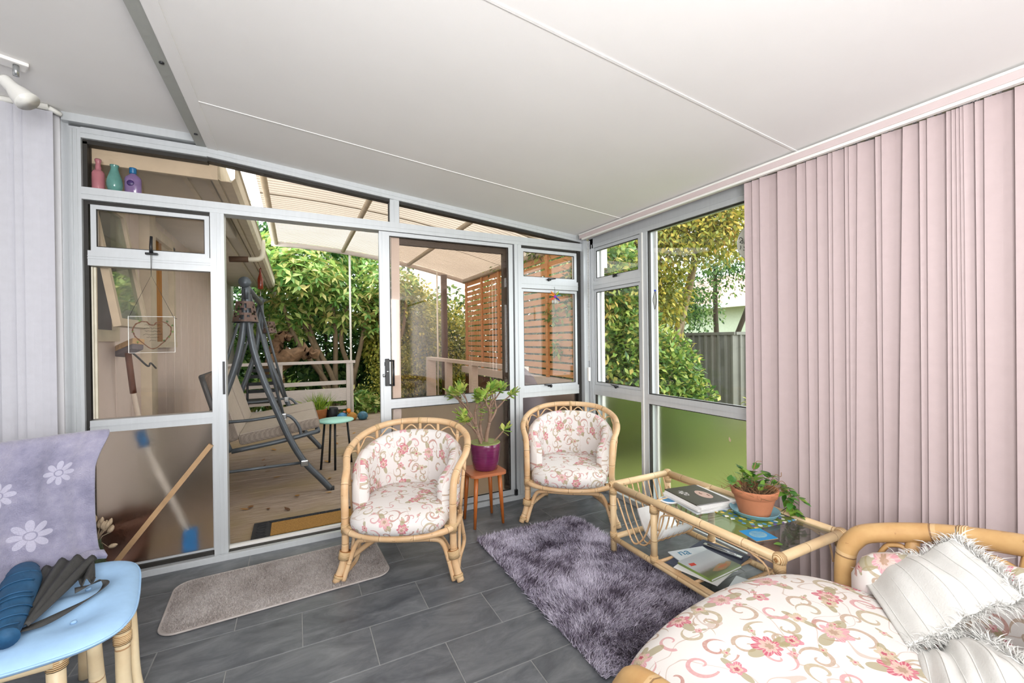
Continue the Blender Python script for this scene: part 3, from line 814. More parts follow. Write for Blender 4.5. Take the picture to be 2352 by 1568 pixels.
latch(w2, 1.865, 0.868, FY0 + 0.016, 1, 0.06)

w3 = thing('window_3', 'wedge-shaped bronze glass transom lights under the sloping ceiling', 'window', (0.6, D, 2.067), kind='structure')
def wedge(xa, xb, y, th=0.005):
    pts = [(xa, 2.067), (xb, 2.067), (xb, max(ceil_z(xb) - 0.066, 2.068))]
    if xa < -0.44: pts += [(-0.44, ceil_z(-0.44) - 0.066), (xa, 2.306)]
    else: pts += [(xa, ceil_z(xa) - 0.066)]
    m = MB(); n = len(pts)
    vs = [V(p[0], y, p[1]) for p in pts] + [V(p[0], y + th, p[1]) for p in pts]
    m.add(vs, [tuple(range(n)), tuple(range(2 * n - 1, n - 1, -1))] + [(i, n + i, n + (i + 1) % n, (i + 1) % n) for i in range(n)])
    return m.build('pane', 'glass_bronze', w3, True)
wedge(-0.955, 0.58, FY0 + 0.045); wedge(0.655, 1.98, FY0 + 0.045)
MB().box(0.58, 0.586, FY0 + 0.03, FY0 + 0.05, 2.067, 2.21).box(0.648, 0.655, FY0 + 0.03, FY0 + 0.05, 2.067, 2.20).build('seal', 'dark_gasket', w3, True)

d1 = thing('door_1', 'sliding aluminium glass door pushed open in front of a fixed bronze panel', 'door', (1.0, D, 0.03), kind='structure')
SY0, SY1 = FY0 + 0.004, FY0 + 0.036
MB().box(0.510, 0.578, SY0, SY1, 0.034, 2.0).box(0.53, 0.534, SY0 - 0.003, SY0, 0.034, 2.0).build('stile', 'aluminium', d1, True)
MB().box(1.491, 1.528, SY0, SY1, 0.034, 2.0).build('stile', 'aluminium', d1, True)
MB().box(1.528, 1.541, SY0 + 0.02, SY1, 0.034, 2.0).build('shadow_gap', 'dark_gasket', d1, True)
MB().box(0.578, 1.491, SY0, SY1, 1.974, 2.0).build('rail', 'aluminium', d1, True)
MB().box(0.578, 1.491, SY0, SY1, 0.790, 0.852).box(0.578, 1.491, SY0 - 0.002, SY0, 0.810, 0.813).box(0.578, 1.491, SY0 - 0.002, SY0, 0.828, 0.831).build('rail', 'aluminium', d1, True)
MB().box(0.578, 1.491, SY0, SY1, 0.034, 0.075).build('rail', 'aluminium', d1, True)
sash_frame(0.578, 1.491, 0.852, 1.974, 0.006, SY0 + 0.002, SY0 + 0.01, d1, 'seal', 'dark_gasket')
sash_frame(0.578, 1.491, 0.075, 0.79, 0.006, SY0 + 0.002, SY0 + 0.01, d1, 'seal', 'dark_gasket')
pane(0.578, 1.491, 0.852, 1.974, SY0 + 0.014, 'glass_bronze', d1)
pane(0.578, 1.491, 0.075, 0.79, SY0 + 0.014, 'glass_frosted_bronze', d1, 0.006)
# fixed panel behind
BY0, BY1 = FY0 + 0.046, FY0 + 0.078
MB().box(0.60, 0.655, BY0, BY1, 0.034, 2.0).build('fixed_stile', 'house_cream', d1, True)
MB().box(1.462, 1.54, BY0, BY1, 0.034, 2.0).build('fixed_stile', 'bronze_frame', d1, True)
MB().box(0.655, 1.462, BY0, BY1, 1.93, 2.0).build('fixed_rail', 'bronze_frame', d1, True)
pane(0.655, 1.462, 0.84, 1.93, BY0 + 0.014, 'glass_bronze', d1)
pane(0.655, 1.462, 0.05, 0.80, BY0 + 0.014, 'glass_frosted_bronze', d1, 0.006)
MB().box(0.655, 1.462, BY0, BY1, 0.80, 0.84).build('fixed_rail', 'bronze_frame', d1, True)
# lock case, key cylinder, thumb latch and pull
lk = MB().rbox((0.553, SY0 - 0.008, 1.04), (0.028, 0.02, 0.185), 0.003).build('lock', 'black_plastic', d1, True)
MB().lathe([(0.0, 0.006), (0.007, 0.006), (0.009, 0.0)], (0, 0, 0), 14, M=Matrix.Translation((0.553, SY0 - 0.018, 1.045)) @ Matrix.Rotation(PI / 2, 4, 'X')).build('key_cylinder', 'chrome', lk, True)
MB().tube([(0.540, SY0 - 0.012, 1.015), (0.528, SY0 - 0.02, 1.012), (0.526, SY0 - 0.02, 1.03)], 0.005, 8).build('thumb_latch', 'chrome', lk, True)
MB().box(0.535, 0.54, SY0 - 0.014, SY0 - 0.002, 1.085, 1.11).build('strike', 'black_plastic', lk, True)
hd = MB().tube([(0.566, SY0 - 0.004, 1.118), (0.592, SY0 - 0.022, 1.118)], 0.006, 8).tube([(0.566, SY0 - 0.004, 0.952), (0.592, SY0 - 0.022, 0.952)], 0.006, 8).tube([(0.592, SY0 - 0.022, 1.124), (0.592, SY0 - 0.022, 0.946)], 0.007, 8).build('pull_handle', 'black_plastic', d1, True)
MB().box(-0.378, -0.367, FY0 - 0.008, FY0, 0.955, 1.145).build('strike_plate', 'black_plastic', d1, True)
# ---- blind wall glazing
RX0, RX1 = R, R + 0.075
wr = thing('wall_right', 'aluminium framed side wall with tall panes behind pink vertical blinds', 'wall', (R, 1.2, 0), kind='structure')
def rmember(name, y0, y1, z0, z1, x0=RX0, x1=RX1, mat='aluminium', parent=None):
    return MB().box(x0, x1, y0, y1, z0, z1).build(name, mat, parent or wr, True)
rmember('corner_jamb', 2.862, D - 0.028, 0.0, 2.10)
rmember('jamb_bead', 2.900, 2.906, 0.03, 2.09, RX0 - 0.012, RX0)
rmember('jamb_bead', 2.875, 2.879, 0.03, 2.05, RX0 - 0.006, RX0)
rmember('head', YB, D - 0.028, 2.018, 2.16)
rmember('head_bead', 0.0, 2.862, 2.050, 2.055, RX0 - 0.004, RX0)
rmember('mullion', 2.246, 2.318, 0.03, 2.018)
rmember('mullion_bead', 2.286, 2.292, 0.03, 2.018, RX0 - 0.008, RX0, 'white_gloss')
rmember('mullion', 1.15, 1.215, 0.03, 2.018)
rmember('mullion', -0.02, 0.045, 0.03, 2.018)
rmember('sill', YB, D, 0.0, 0.035, RX0 - 0.01, RX1 + 0.03)
rmember('rail', 0.045, 1.15, 0.782, 0.849); rmember('rail', 1.215, 2.246, 0.782, 0.849)
rmember('rail_bead', 1.215, 2.246, 0.814, 0.818, RX0 - 0.003, RX0)
rmember('wall_panel', YB, -0.02, 0.0, 2.05, RX0, RX1, 'wall_white')
rmember('rail', 2.318, 2.862, 0.782, 0.865); rmember('rail_bead', 2.318, 2.862, 0.825, 0.829, RX0 - 0.003, RX0)
rmember('rail', 2.318, 2.862, 1.668, 1.735); rmember('rail_bead', 2.318, 2.862, 1.70, 1.704, RX0 - 0.003, RX0)
w4 = thing('window_4', 'narrow clear window bay with opening sashes next to the corner', 'window', (R, 2.59, 0), kind='structure')
def rsash(y0, y1, z0, z1, w):
    m = MB()
    x0, x1 = RX0 + 0.01, RX0 + 0.045
    m.box(x0, x1, y0, y0 + w, z0, z1).box(x0, x1, y1 - w, y1, z0, z1).box(x0, x1, y0 + w, y1 - w, z0, z0 + w).box(x0, x1, y0 + w, y1 - w, z1 - w, z1)
    sh_ = m.build('sash', 'aluminium', w4, True)
    g = MB(); x0 += 0.002; x1 = x0 + 0.006; a = 0.005
    y0 += w; y1 -= w; z0 += w; z1 -= w
    g.box(x0, x1, y0, y0 + a, z0, z1).box(x0, x1, y1 - a, y1, z0, z1).box(x0, x1, y0, y1, z0, z0 + a).box(x0, x1, y0, y1, z1 - a, z1)
    g.build('seal', 'dark_gasket', sh_, True)
    MB().box(RX0 + 0.03, RX0 + 0.034, y0, y1, z0, z1).build('pane', 'glass_clear', sh_, True)
rsash(2.32, 2.858, 1.736, 2.016, 0.024); rsash(2.32, 2.858, 0.866, 1.666, 0.022)
MB().box(RX0 + 0.035, RX0 + 0.041, 2.318, 2.862, 0.035, 0.782).build('pane', 'glass_frosted_clear', w4, True)
MB().box(RX0 + 0.012, RX0 + 0.03, 2.853, 2.862, 0.035, 0.782).build('seal', 'dark_gasket', w4, True)
latch(w4, 2.59, 1.748, RX0 - 0.005, 1, 0.05, 'y'); latch(w4, 2.59, 0.872, RX0 - 0.005, -1, 0.05, 'y')
w5 = thing('window_5', 'wide fixed clear pane above obscured glass partly covered by blinds', 'window', (R, 1.7, 0), kind='structure')
MB().box(RX0 + 0.03, RX0 + 0.035, 1.215, 2.246, 0.849, 2.018).build('pane', 'glass_clear', w5, True)
MB().box(RX0 + 0.03, RX0 + 0.035, 0.045, 1.15, 0.849, 2.018).build('pane', 'glass_clear', w5, True)
MB().box(RX0 + 0.035, RX0 + 0.041, 1.215, 2.246, 0.035, 0.782).build('pane', 'glass_frosted_clear', w5, True)
MB().box(RX0 + 0.035, RX0 + 0.041, 0.045, 1.15, 0.035, 0.782).build('pane', 'glass_frosted_clear', w5, True)
g = MB()
for z0, z1 in ((0.849, 2.018), (0.035, 0.782)):
    g.box(RX0 + 0.008, RX0 + 0.03, 2.238, 2.246, z0, z1).box(RX0 + 0.012, RX0 + 0.03, 1.215, 2.246, z1 - 0.007, z1).box(RX0 + 0.012, RX0 + 0.03, 1.215, 2.246, z0, z0 + 0.006)
g.build('seal', 'dark_gasket', w5, True)
# white weatherboard reveals outside the panes
MB().box(RX1, RX1 + 0.012, 2.228, 2.318, 0.0, 2.05).box(RX1, RX1 + 0.03, 2.845, 2.95, 0.0, 2.1).build('reveal', 'white_paint', w5, True)

# ================================================================== BLINDS AND CEILING LIGHT
bl = thing('vertical_blind', 'closed dusty pink vertical blind covering most of the side window', 'blind', (2.18, 1.0, 0.03))
MB().box(2.135, 2.205, -0.9, 2.886, 2.094, 2.118).box(2.125, 2.135, -0.9, 2.886, 2.09, 2.122).build('head_rail', 'header_pink', bl, True)
MB().box(2.122, 2.208, -0.9, 2.886, 2.118, 2.128).box(2.13, 2.15, -0.9, 2.86, 2.078, 2.09).build('track', 'white_gloss', bl, True)
edges = [1.45, 1.407, 1.366, 1.274, 1.182, 1.14, 1.093, 1.048, 1.03, 0.982, 0.967, 0.935, 0.872, 0.851, 0.782, 0.732, 0.71, 0.656, 0.642, 0.63, 0.62, 0.611, 0.582, 0.559, 0.488]
y = 0.488
while y > -0.75: y -= 0.07 + 0.03 * random.random(); edges.append(y)
WS = 0.108
m = MB(); n = 5
# a vane: a shallow curved strip with thickness, hanging from z = 0 down
for sgn in (1,):
    prof = [(0.0035 * math.sin(PI * i / n), -WS * i / n) for i in range(n + 1)]
    pts = [(p[0], p[1]) for p in prof] + [(p[0] + 0.0012, p[1]) for p in reversed(prof)]
    m.prism(pts, -2.03, 0.0)
vane = m.build('vane', 'blind_pink', bl)
for i, y in enumerate(edges):
    nxt = edges[i + 1] if i + 1 < len(edges) else y - 0.09
    ang = math.radians(11 + random.uniform(-2, 2) + (7 if y - nxt < 0.03 else 0))
    o = vane if i == 0 else share('vane', vane, bl, (0, 0, 0))
    o.location = (2.163 - bl.location.x, y - bl.location.y, 2.082 - 0.004 * random.random() - bl.location.z)
    o.rotation_euler = (random.uniform(-0.003, 0.003) + (0.012 if i in (11, 14) else 0), 0, ang)
    if i < 26:
        MB().tube([(0, 0, -0.004), (0, 0, 0.014)], 0.0045, 6).rbox((0, 0, 0.002), (0.004, 0.014, 0.012), 0.001).build('hanger', 'chrome', bl, loc=(2.166 - bl.location.x, y - 0.035 - bl.location.y, 2.084 - bl.location.z))
cd = thing('blind_cord', 'beaded blind chain with white weight hanging in the corner', 'cord', (2.19, 2.856, 0.86))
m = MB()
for i in range(74):
    z = 2.06 - i * 0.0135
    for dx in (-0.006, 0.006): m.cbox((2.19 + dx, 2.85 + 0.006 * (i / 74), z), (0.0035, 0.0035, 0.0075))
m.build('chain', 'white_paint', cd, True)
MB().rbox((2.19, 2.857, 0.955), (0.02, 0.02, 0.115), 0.004).build('weight', 'white_gloss', cd, True)

bw = thing('vertical_blind', 'pale lilac-white vertical blind hanging left of the glass wall', 'blind', (-1.4, 2.88, 0.03))
MB().tube([(-2.1, 2.86, 2.412), (-1.06, 2.86, 2.412)], 0.014, 10).build('head_rail', 'white_gloss', bw, True)
MB().tube([(-1.06, 2.865, 2.41), (-1.03, 2.90, 2.402)], 0.012, 8).build('rail_end', 'white_gloss', bw, True)
xs = [-1.045, -1.075, -1.125, -1.165, -1.20]
while xs[-1] > -2.05: xs.append(xs[-1] - 0.085)
for i, x in enumerate(xs):
    w = 0.1
    m = MB(); pts = [(-w * k / 4, 0.006 * math.sin(PI * k / 4)) for k in range(5)]; pts += [(p[0], p[1] + 0.0012) for p in reversed(pts)]
    m.prism(pts, -2.33, 0.0)
    o = m.build('vane', 'blind_white', bw, loc=(x - bw.location.x, (2.862 + 0.003 * (i % 2)) - bw.location.y, 2.395 - bw.location.z))
    o.rotation_euler = (0, 0, math.radians(9 + 4 * (i % 3)))

sp = thing('ceiling_spotlight', 'white tilted spotlight head on a chrome stem at the ceiling', 'spotlight', (-1.01, 2.49, 2.425))
MB().rbox((-1.14, 2.43, 2.418), (0.34, 0.07, 0.016), 0.005, Matrix.Translation((-1.14, 2.43, 0)) @ Matrix.Rotation(0.5, 4, 'Z') @ Matrix.Translation((1.14, -2.43, 0))).build('base_plate', 'ceiling_white', sp, True)
MB().tube([(-1.015, 2.485, 2.415), (-1.015, 2.485, 2.365)], 0.0095, 12).build('stem', 'chrome', sp, True)
a, b = V(-1.06, 2.50, 2.352), V(-0.978, 2.475, 2.262)
hd_ = MB().tube([a + (b - a) * t for t in (0, 0.03, 0.1, 0.45, 0.66, 0.98, 0.995, 0.998, 0.90)], [0.012, 0.022, 0.025, 0.026, 0.036, 0.042, 0.0425, 0.040, 0.034], 20)
sh = hd_.build('lamp_head', 'white_gloss', sp, True)
m = MB(); ax = (b - a).normalized(); side = ax.cross(V(0.3, -1, 0)).normalized()
for k in range(4):
    off = side * 0.020 + ax.cross(side) * (0.008 - 0.006 * k)
    m.tube([a + ax * 0.02 + off * 1.05, a + ax * 0.062 + off * 1.12], 0.0012, 5)
m.build('vent_slot', 'black_plastic', sh, True)
MB().tube([V(-1.20, 2.40, 2.40), V(-1.165, 2.40, 2.385)], [0.03, 0.034], 14).build('lamp_head', 'white_gloss', sp, True)

# ================================================================== CANE TUB CHAIRS
def offset_path(pts, d):
    """plan offset towards the inside of a U-shaped path (z kept)"""
    out = []
    n = len(pts)
    for i, p in enumerate(pts):
        t = pts[min(i + 1, n - 1)] - pts[max(i - 1, 0)]
        nrm = V(t.y, -t.x, 0)
        nrm = nrm.normalized() if nrm.length > 1e-6 else V(0, 0, 0)
        out.append(p + nrm * d)
    return out
def ring_wrap(m, p, axis, r, w):
    axis = Vector(axis).normalized()
    m.tube([Vector(p) - axis * w / 2, Vector(p) + axis * w / 2], r, 10)

def tub_chair(name, label, cat, W, DEPTH, zpost, zback, zrim, r, cane, fabric, loc, rotz, group=None, bulge=0.09, sofa=False, cush=0.13):
    """front faces local -y; origin on the floor between the front posts"""
    t = thing(name, label, cat, loc, rotz, group)
    h = W / 2
    # hoop: up the front post, back over the arm, round the back
    kx = h + (0.055 if not sofa else 0.05)
    half = [(-h, 0, zrim - 0.03), (-h - 0.003, 0.0, zpost - 0.10), (-h - 0.008, 0.022, zpost - 0.028), (-h - 0.02, 0.075, zpost + 0.012),
            (-kx, DEPTH * 0.36, zpost + (zback - zpost) * 0.42), (-kx * 0.93, DEPTH * 0.68, zpost + (zback - zpost) * 0.72),
            (-kx * 0.58, DEPTH * 0.93, zback - 0.012), (0, DEPTH, zback)]
    full = half + [(-x, y, z) for x, y, z in reversed(half[:-1])]
    hoop = spl(full, 7)
    MB().tube(hoop, r, 12).build('hoop', cane, t)
    # seat rim
    rim_pts = [(-h, 0.0, zrim), (-h * 0.6, -bulge * 0.75, zrim - 0.012), (0, -bulge, zrim - 0.016), (h * 0.6, -bulge * 0.75, zrim - 0.012), (h, 0.0, zrim), (h * 1.02, DEPTH * 0.45, zrim - 0.01), (h * 0.62, DEPTH * 0.84, zrim - 0.02), (0, DEPTH * 0.93, zrim - 0.02), (-h * 0.62, DEPTH * 0.84, zrim - 0.02), (-h * 1.02, DEPTH * 0.45, zrim - 0.01)]
    MB().tube(spl(rim_pts, 6, True), r * 0.86, 10, True).build('seat_rim', cane, t)
    # front legs: splayed, each with the inner brace running across
    sp_ = 0.036
    for s in (-1, 1):
        MB().tube(spl([(s * h, 0, zrim + 0.01), (s * (h + 0.003), -0.002, 0.16), (s * (h + 0.014), -0.012, 0.08), (s * (h + sp_ + 0.006), -0.028, 0.004)], 5), [r * 0.95, r * 0.95, r], 10).build('leg', cane, t)
    br = [(-h - sp_ + 0.030, -0.022, 0.004), (-h + 0.022, -0.006, 0.10), (-h + 0.055, 0.0, zrim - 0.085), (-h * 0.62, -0.015, zrim - 0.055), (0, -0.03, zrim - 0.052), (h * 0.62, -0.015, zrim - 0.055), (h - 0.055, 0.0, zrim - 0.085), (h - 0.022, -0.006, 0.10), (h + sp_ - 0.030, -0.022, 0.004)]
    MB().tube(spl(br, 6), r * 0.66, 9).build('front_brace', cane, t)
    # rear legs and side loops
    for s in (-1, 1):
        MB().tube(spl([(s * (h + 0.005), DEPTH * 0.38, zrim + 0.0), (s * (h + 0.02), DEPTH * 0.45, 0.16), (s * (h + 0.025), DEPTH * 0.50, 0.07), (s * (h + 0.01), DEPTH * 0.34, 0.018), (s * (h + 0.02), 0.02, 0.012)], 6), r * 0.6, 8).build('side_loop', cane, t)
        MB().tube(spl([(s * (h + 0.012), DEPTH * 0.30, zrim + 0.03), (s * (h + 0.012), DEPTH * 0.30, 0.2), (s * (h + 0.016), DEPTH * 0.20, 0.07), (s * (h + 0.024), 0.0, 0.03)], 6), r * 0.5, 8).build('side_loop', cane, t)
        MB().tube(spl([(s * h * 0.60, DEPTH * 0.80, zrim - 0.01), (s * h * 0.62, DEPTH * 0.84, 0.12), (s * h * 0.72, DEPTH * 0.95, 0.003)], 5), r * 0.9, 9).build('leg', cane, t)
    MB().tube(spl([(-h - 0.012, 0.0, 0.09), (-h * 0.6, DEPTH * 0.42, 0.125), (0, DEPTH * 0.6, 0.135), (h * 0.6, DEPTH * 0.42, 0.125), (h + 0.012, 0.0, 0.09)], 6), r * 0.75, 8).build('stretcher', cane, t)
    # uprights between rim and hoop, and the little arches under the hoop
    n = len(hoop)
    ids = [int(n * f) for f in ((0.27, 0.34, 0.40, 0.455, 0.5, 0.545, 0.60, 0.66, 0.73) if not sofa else (0.26, 0.335, 0.40, 0.45, 0.5, 0.55, 0.60, 0.665, 0.74))]
    rimc = spl(rim_pts, 6, True)
    for i in ids:
        p = hoop[i]; q = min(rimc, key=lambda c: (c.x - p.x * 0.92) ** 2 + (c.y - p.y * 0.92) ** 2)
        MB().tube([p, p * 0.6 + q * 0.4, q], r * (0.5 if not sofa else 0.62), 8).build('upright', cane, t)
    arch_ids = [int(n * 0.215)] + ids + [int(n * 0.785)]
    for a_, b_ in zip(arch_ids[:-1], arch_ids[1:]):
        p, q = hoop[a_], hoop[b_]; k = hoop[(a_ + b_) // 2]
        MB().tube(spl([p + V(0, 0, -0.085), p * 0.75 + q * 0.25 + V(0, 0, -0.045), k + V(0, 0, -r * 1.35), p * 0.25 + q * 0.75 + V(0, 0, -0.045), q + V(0, 0, -0.085)], 4), r * 0.26, 6).build('arch', cane, t)
    # wrapped joints
    for s in (-1, 1):
        m = MB(); ring_wrap(m, (s * h, 0, zrim + 0.002), (0, 0, 1), r * 1.18, 0.045); m.build('wrap', 'cane_wrap', t)
        m = MB(); m.tube([(s * (h + 0.0), -0.003, 0.155), (s * (h + 0.007), -0.007, 0.115)], r * 1.55, 10, sx=1.0, sy=1.0); m.build('wrap', 'cane_wrap', t)
        m = MB(); m.tube([(s * (h + 0.026), -0.02, 0.036), (s * (h + 0.030), -0.024, 0.022)], r * 1.35, 10); m.build('wrap', 'cane_wrap', t)
        m = MB(); ring_wrap(m, (s * (h - 0.028), -0.012, zrim - 0.002), (1, 0.2, 0), r * 1.05, 0.03); m.build('wrap', 'cane_wrap', t)
    for f in (0.30, 0.40, 0.5, 0.60, 0.70):
        i = int(n * f); m = MB(); ring_wrap(m, hoop[i], hoop[i + 1] - hoop[i - 1], r * 1.06, 0.022); m.build('wrap', 'cane_wrap', t)
    # seat cushion: domed round-fronted pad
    zt = zrim + cush
    outl = spl([(-h * 0.90, 0.0, 0), (-h * 0.72, -bulge * 1.0, 0), (-h * 0.35, -bulge * 1.42, 0), (0, -bulge * 1.5, 0), (h * 0.35, -bulge * 1.42, 0), (h * 0.72, -bulge * 1.0, 0), (h * 0.90, 0.0, 0), (h * 0.92, DEPTH * 0.45, 0), (h * 0.62, DEPTH * 0.78, 0), (0, DEPTH * 0.84, 0), (-h * 0.62, DEPTH * 0.78, 0), (-h * 0.92, DEPTH * 0.45, 0)], 6, True)
    c = V(0, DEPTH * 0.35, 0)
    rings = [(0.0, 1.0), (0.25, 0.995), (0.5, 0.97), (0.72, 0.915), (0.86, 0.83), (0.94, 0.72), (0.985, 0.58), (1.0, 0.42), (0.985, 0.25), (0.94, 0.10), (0.85, 0.0), (0.0, 0.0)]
    vs, fs, uvs = [], [], []
    no = len(outl)
    acc = [0.0]
    for (a1, z1), (a2, z2) in zip(rings[:-1], rings[1:]): acc.append(acc[-1] + math.hypot((a2 - a1) * W / 2, (z2 - z1) * cush))
    for (a, zz) in rings:
        for p in outl:
            q = c + (p - c) * a
            vs.append(V(q.x, q.y, zrim - 0.005 + cush * zz))
    for i in range(len(rings) - 1):
        for k in range(no):
            k2 = (k + 1) % no
            fs.append((i * no + k, (i + 1) * no + k, (i + 1) * no + k2, i * no + k2))
            def U(ii, kk):
                d = (outl[kk] - c); dn = d.normalized(); e = acc[ii]
                return (dn.x * e * (d.length / (W / 2)) + 3.3, dn.y * e * (d.length / (W / 2)) + 1.7)
            uvs.append([U(i, k), U(i + 1, k), U(i + 1, k2), U(i, k2)])
    MB().add(vs, fs, uvs, True).build('seat_cushion', fabric, t)
    # back cushion: one long channelled pad round the inside of the hoop
    i0, i1 = (int(n * 0.145), int(n * 0.855))
    path = hoop[i0:i1 + 1]
    inner = offset_path([Vector(p) for p in path], r + 0.052)
    L = [0.0]
    for p, q in zip(inner[:-1], inner[1:]): L.append(L[-1] + (q - p).xy.length)
    tot = L[-1]; NS = 72; ND = 16; ch = 7 if not sofa else 9
    vs, fs, uvs = [], [], []
    th0 = 0.046
    for j in range(NS + 1):
        s = j / NS
        x = s * tot
        k = min(max(np.searchsorted(L, x) - 1, 0), len(L) - 2)
        f = (x - L[k]) / max(L[k + 1] - L[k], 1e-6)
        p = inner[k].lerp(inner[k + 1], f); ptop = path[k].lerp(path[k + 1], f)
        tn = (inner[k + 1] - inner[k]); nr = V(tn.y, -tn.x, 0).normalized()
        puff = 0.82 + 0.18 * abs(math.sin(PI * ch * s)) ** 0.6
        endf = min(1.0, min(s, 1 - s) / 0.035); endf = math.sqrt(max(0.0, 1 - (1 - endf) ** 2)) * 0.98 + 0.02
        zb = zrim + 0.035; zt2 = ptop.z - r * 0.55 - (0.03 if 0.2 < s < 0.8 else 0.02)
        zt2 = max(zt2, zb + 0.1)
        th = th0 * puff * endf; hh = (zt2 - zb) / 2 * (0.55 + 0.45 * endf); zc = (zb + zt2) / 2
        for d in range(ND):
            a = 2 * PI * d / ND
            ca, sa = math.cos(a), math.sin(a)
            ex = math.copysign(abs(ca) ** 0.8, ca); ez = math.copysign(abs(sa) ** 0.42, sa)
            q = p + nr * (th * ex); vs.append(V(q.x, q.y, zc + hh * ez))
    for j in range(NS):
        for d in range(ND):
            d2 = (d + 1) % ND
            fs.append((j * ND + d, j * ND + d2, (j + 1) * ND + d2, (j + 1) * ND + d))
            def U2(jj, dd):
                v_ = vs[jj * ND + (dd % ND)]
                back = 0.0 if (dd % ND) <= ND // 4 or (dd % ND) >= 3 * ND // 4 else 0.7
                return (jj / NS * tot + back + 0.4, v_.z * 1.0)
            uvs.append([U2(j, d), U2(j, d2), U2(j + 1, d2), U2(j + 1, d)])
    fs.append(tuple(range(ND - 1, -1, -1))); uvs.append([(0, 0)] * ND)
    fs.append(tuple(NS * ND + d for d in range(ND))); uvs.append([(0, 0)] * ND)
    MB().add(vs, fs, uvs, True).build('back_cushion', fabric, t)
    return t
chair1 = tub_chair('cane_armchair', 'cane tub armchair with floral cushions standing across the open doorway', 'armchair', 0.565, 0.53, 0.545, 0.735, 0.272, 0.0195, 'cane', 'floral_cotton_small', (0.472, 2.243, 0), math.radians(-27.3), 'floral cane tub chairs')
chair2 = copy_tree(chair1)
chair2.location = (1.636, 2.368, 0); chair2.rotation_euler = (0, 0, math.radians(-37.0))
chair2['label'] = 'cane tub armchair with floral cushions tucked into the glazed corner'
sofa = tub_chair('cane_loveseat', 'wide cane loveseat with floral cushions nearest the camera, white throws on it', 'sofa', 1.04, 0.66, 0.615, 0.755, 0.345, 0.0285, 'cane_sofa', 'floral_cotton', (1.08, 0.685, 0), math.radians(185.5), None, 0.135, True, 0.178)

# ================================================================== COFFEE TABLE
ct = thing('coffee_table', 'cane coffee table with glass top, magazine rack end and slatted lower shelf', 'coffee table', (1.85, 1.44, 0))
X0, X1, Y0, Y1, ZT = 1.63, 2.068, 0.965, 1.912, 0.405
rr = 0.0185
YM = 1.60
for x in (X0, X1):
    MB().tube([(x, Y0 - 0.018, ZT), (x, Y1 + 0.018, ZT)], rr, 12).build('top_rail', 'cane_pale', ct, True)
    MB().tube([(x, Y0, 0.095), (x, Y1, 0.095)], rr * 0.85, 10).build('low_rail', 'cane_pale', ct, True)
for y in (Y0, Y1):
    MB().tube([(X0 - 0.018, y, ZT), (X1 + 0.018, y, ZT)], rr, 12).build('top_rail', 'cane_pale', ct, True)
    MB().tube([(X0, y, 0.10), (X1, y, 0.10)], rr * 0.85, 10).build('low_rail', 'cane_pale', ct, True)
MB().tube([(X0, YM, ZT - 0.006), (X1, YM, ZT - 0.006)], rr * 0.85, 10).build('top_rail', 'cane_pale', ct, True)
for x in (X0, X1):
    for y in (Y0, Y1):
        MB().tube([(x, y, 0.0), (x, y, ZT)], rr * 0.98, 10).build('leg', 'cane_pale', ct, True)
    MB().tube([(x, YM, 0.095), (x, YM, ZT)], rr * 0.95, 10).build('post', 'cane_pale', ct, True)
for x in (X0, X1):
    for y in (Y0, Y1, YM):
        m = MB(); ring_wrap(m, (x, y, ZT - 0.035), (0, 0, 1), rr * 1.18, 0.04); m.build('wrap', 'cane_wrap', ct, True)
        m = MB(); ring_wrap(m, (x, y, 0.115), (0, 0, 1), rr * 1.12, 0.03); m.build('wrap', 'cane_wrap', ct, True)
    for y in (Y0, Y1):
        m = MB(); m.lathe([(0.0, -0.021), (0.016, -0.021), (0.024, -0.012), (0.026, 0.0), (0.024, 0.012), (0.016, 0.021), (0.0, 0.022)], (x, y, ZT), 16); m.build('wrap', 'cane_wrap', ct, True)
# magazine rack: sagging ribs hung between rails
for k in range(9):
    x = X0 + 0.05 + k * (X1 - X0 - 0.1) / 8
    MB().tube(spl([(x, Y1 - 0.012, ZT - 0.015), (x, Y1 - 0.06, 0.25), (x, Y1 - 0.125, 0.145), (x, (Y1 + YM) / 2 - 0.01, 0.115), (x, YM + 0.09, 0.145), (x, YM + 0.035, 0.25), (x, YM + 0.008, ZT - 0.03)], 4), 0.0042, 6).build('rack_rib', 'cane', ct, True)
for k in range(9):
    x = X0 + 0.03 + k * (X1 - X0 - 0.06) / 8
for s, x in ((1, X0), (-1, X1)):
    MB().tube(spl([(x + s * 0.012, Y1 - 0.02, 0.33), (x + s * 0.012, Y1 - 0.10, 0.19), (x + s * 0.012, (Y1 + YM) / 2, 0.125), (x + s * 0.012, YM + 0.08, 0.19), (x + s * 0.012, YM + 0.02, 0.33)], 4), 0.005, 6).build('rack_rib', 'cane', ct, True)
for x in (X0, X1):
    for yy in (YM - 0.03, Y0 + 0.03):
        MB().tube(spl([(x, yy, 0.27), (x, yy - 0.02 * (1 if yy > 1.2 else -1), 0.35), (x, yy - 0.09 * (1 if yy > 1.2 else -1), ZT - 0.025)], 4), 0.0045, 6).build('corner_cane', 'cane', ct, True)
    MB().tube([(x, Y0 + 0.02, ZT - 0.024), (x, Y1 - 0.02, ZT - 0.024)], 0.0045, 6).build('binding_cane', 'cane', ct, True)
MB().box(X0 - 0.012, X0 + 0.02, Y0, YM, 0.108, 0.113).build('shelf_lip', 'cane', ct, True)
for k in range(6):
    y = Y0 + 0.08 + k * (YM - Y0 - 0.1) / 5
    MB().tube([(X0, y, 0.105), (X1, y, 0.105)], 0.0085, 8).build('shelf_slat', 'cane', ct, True)
gl = MB(); c_ = []
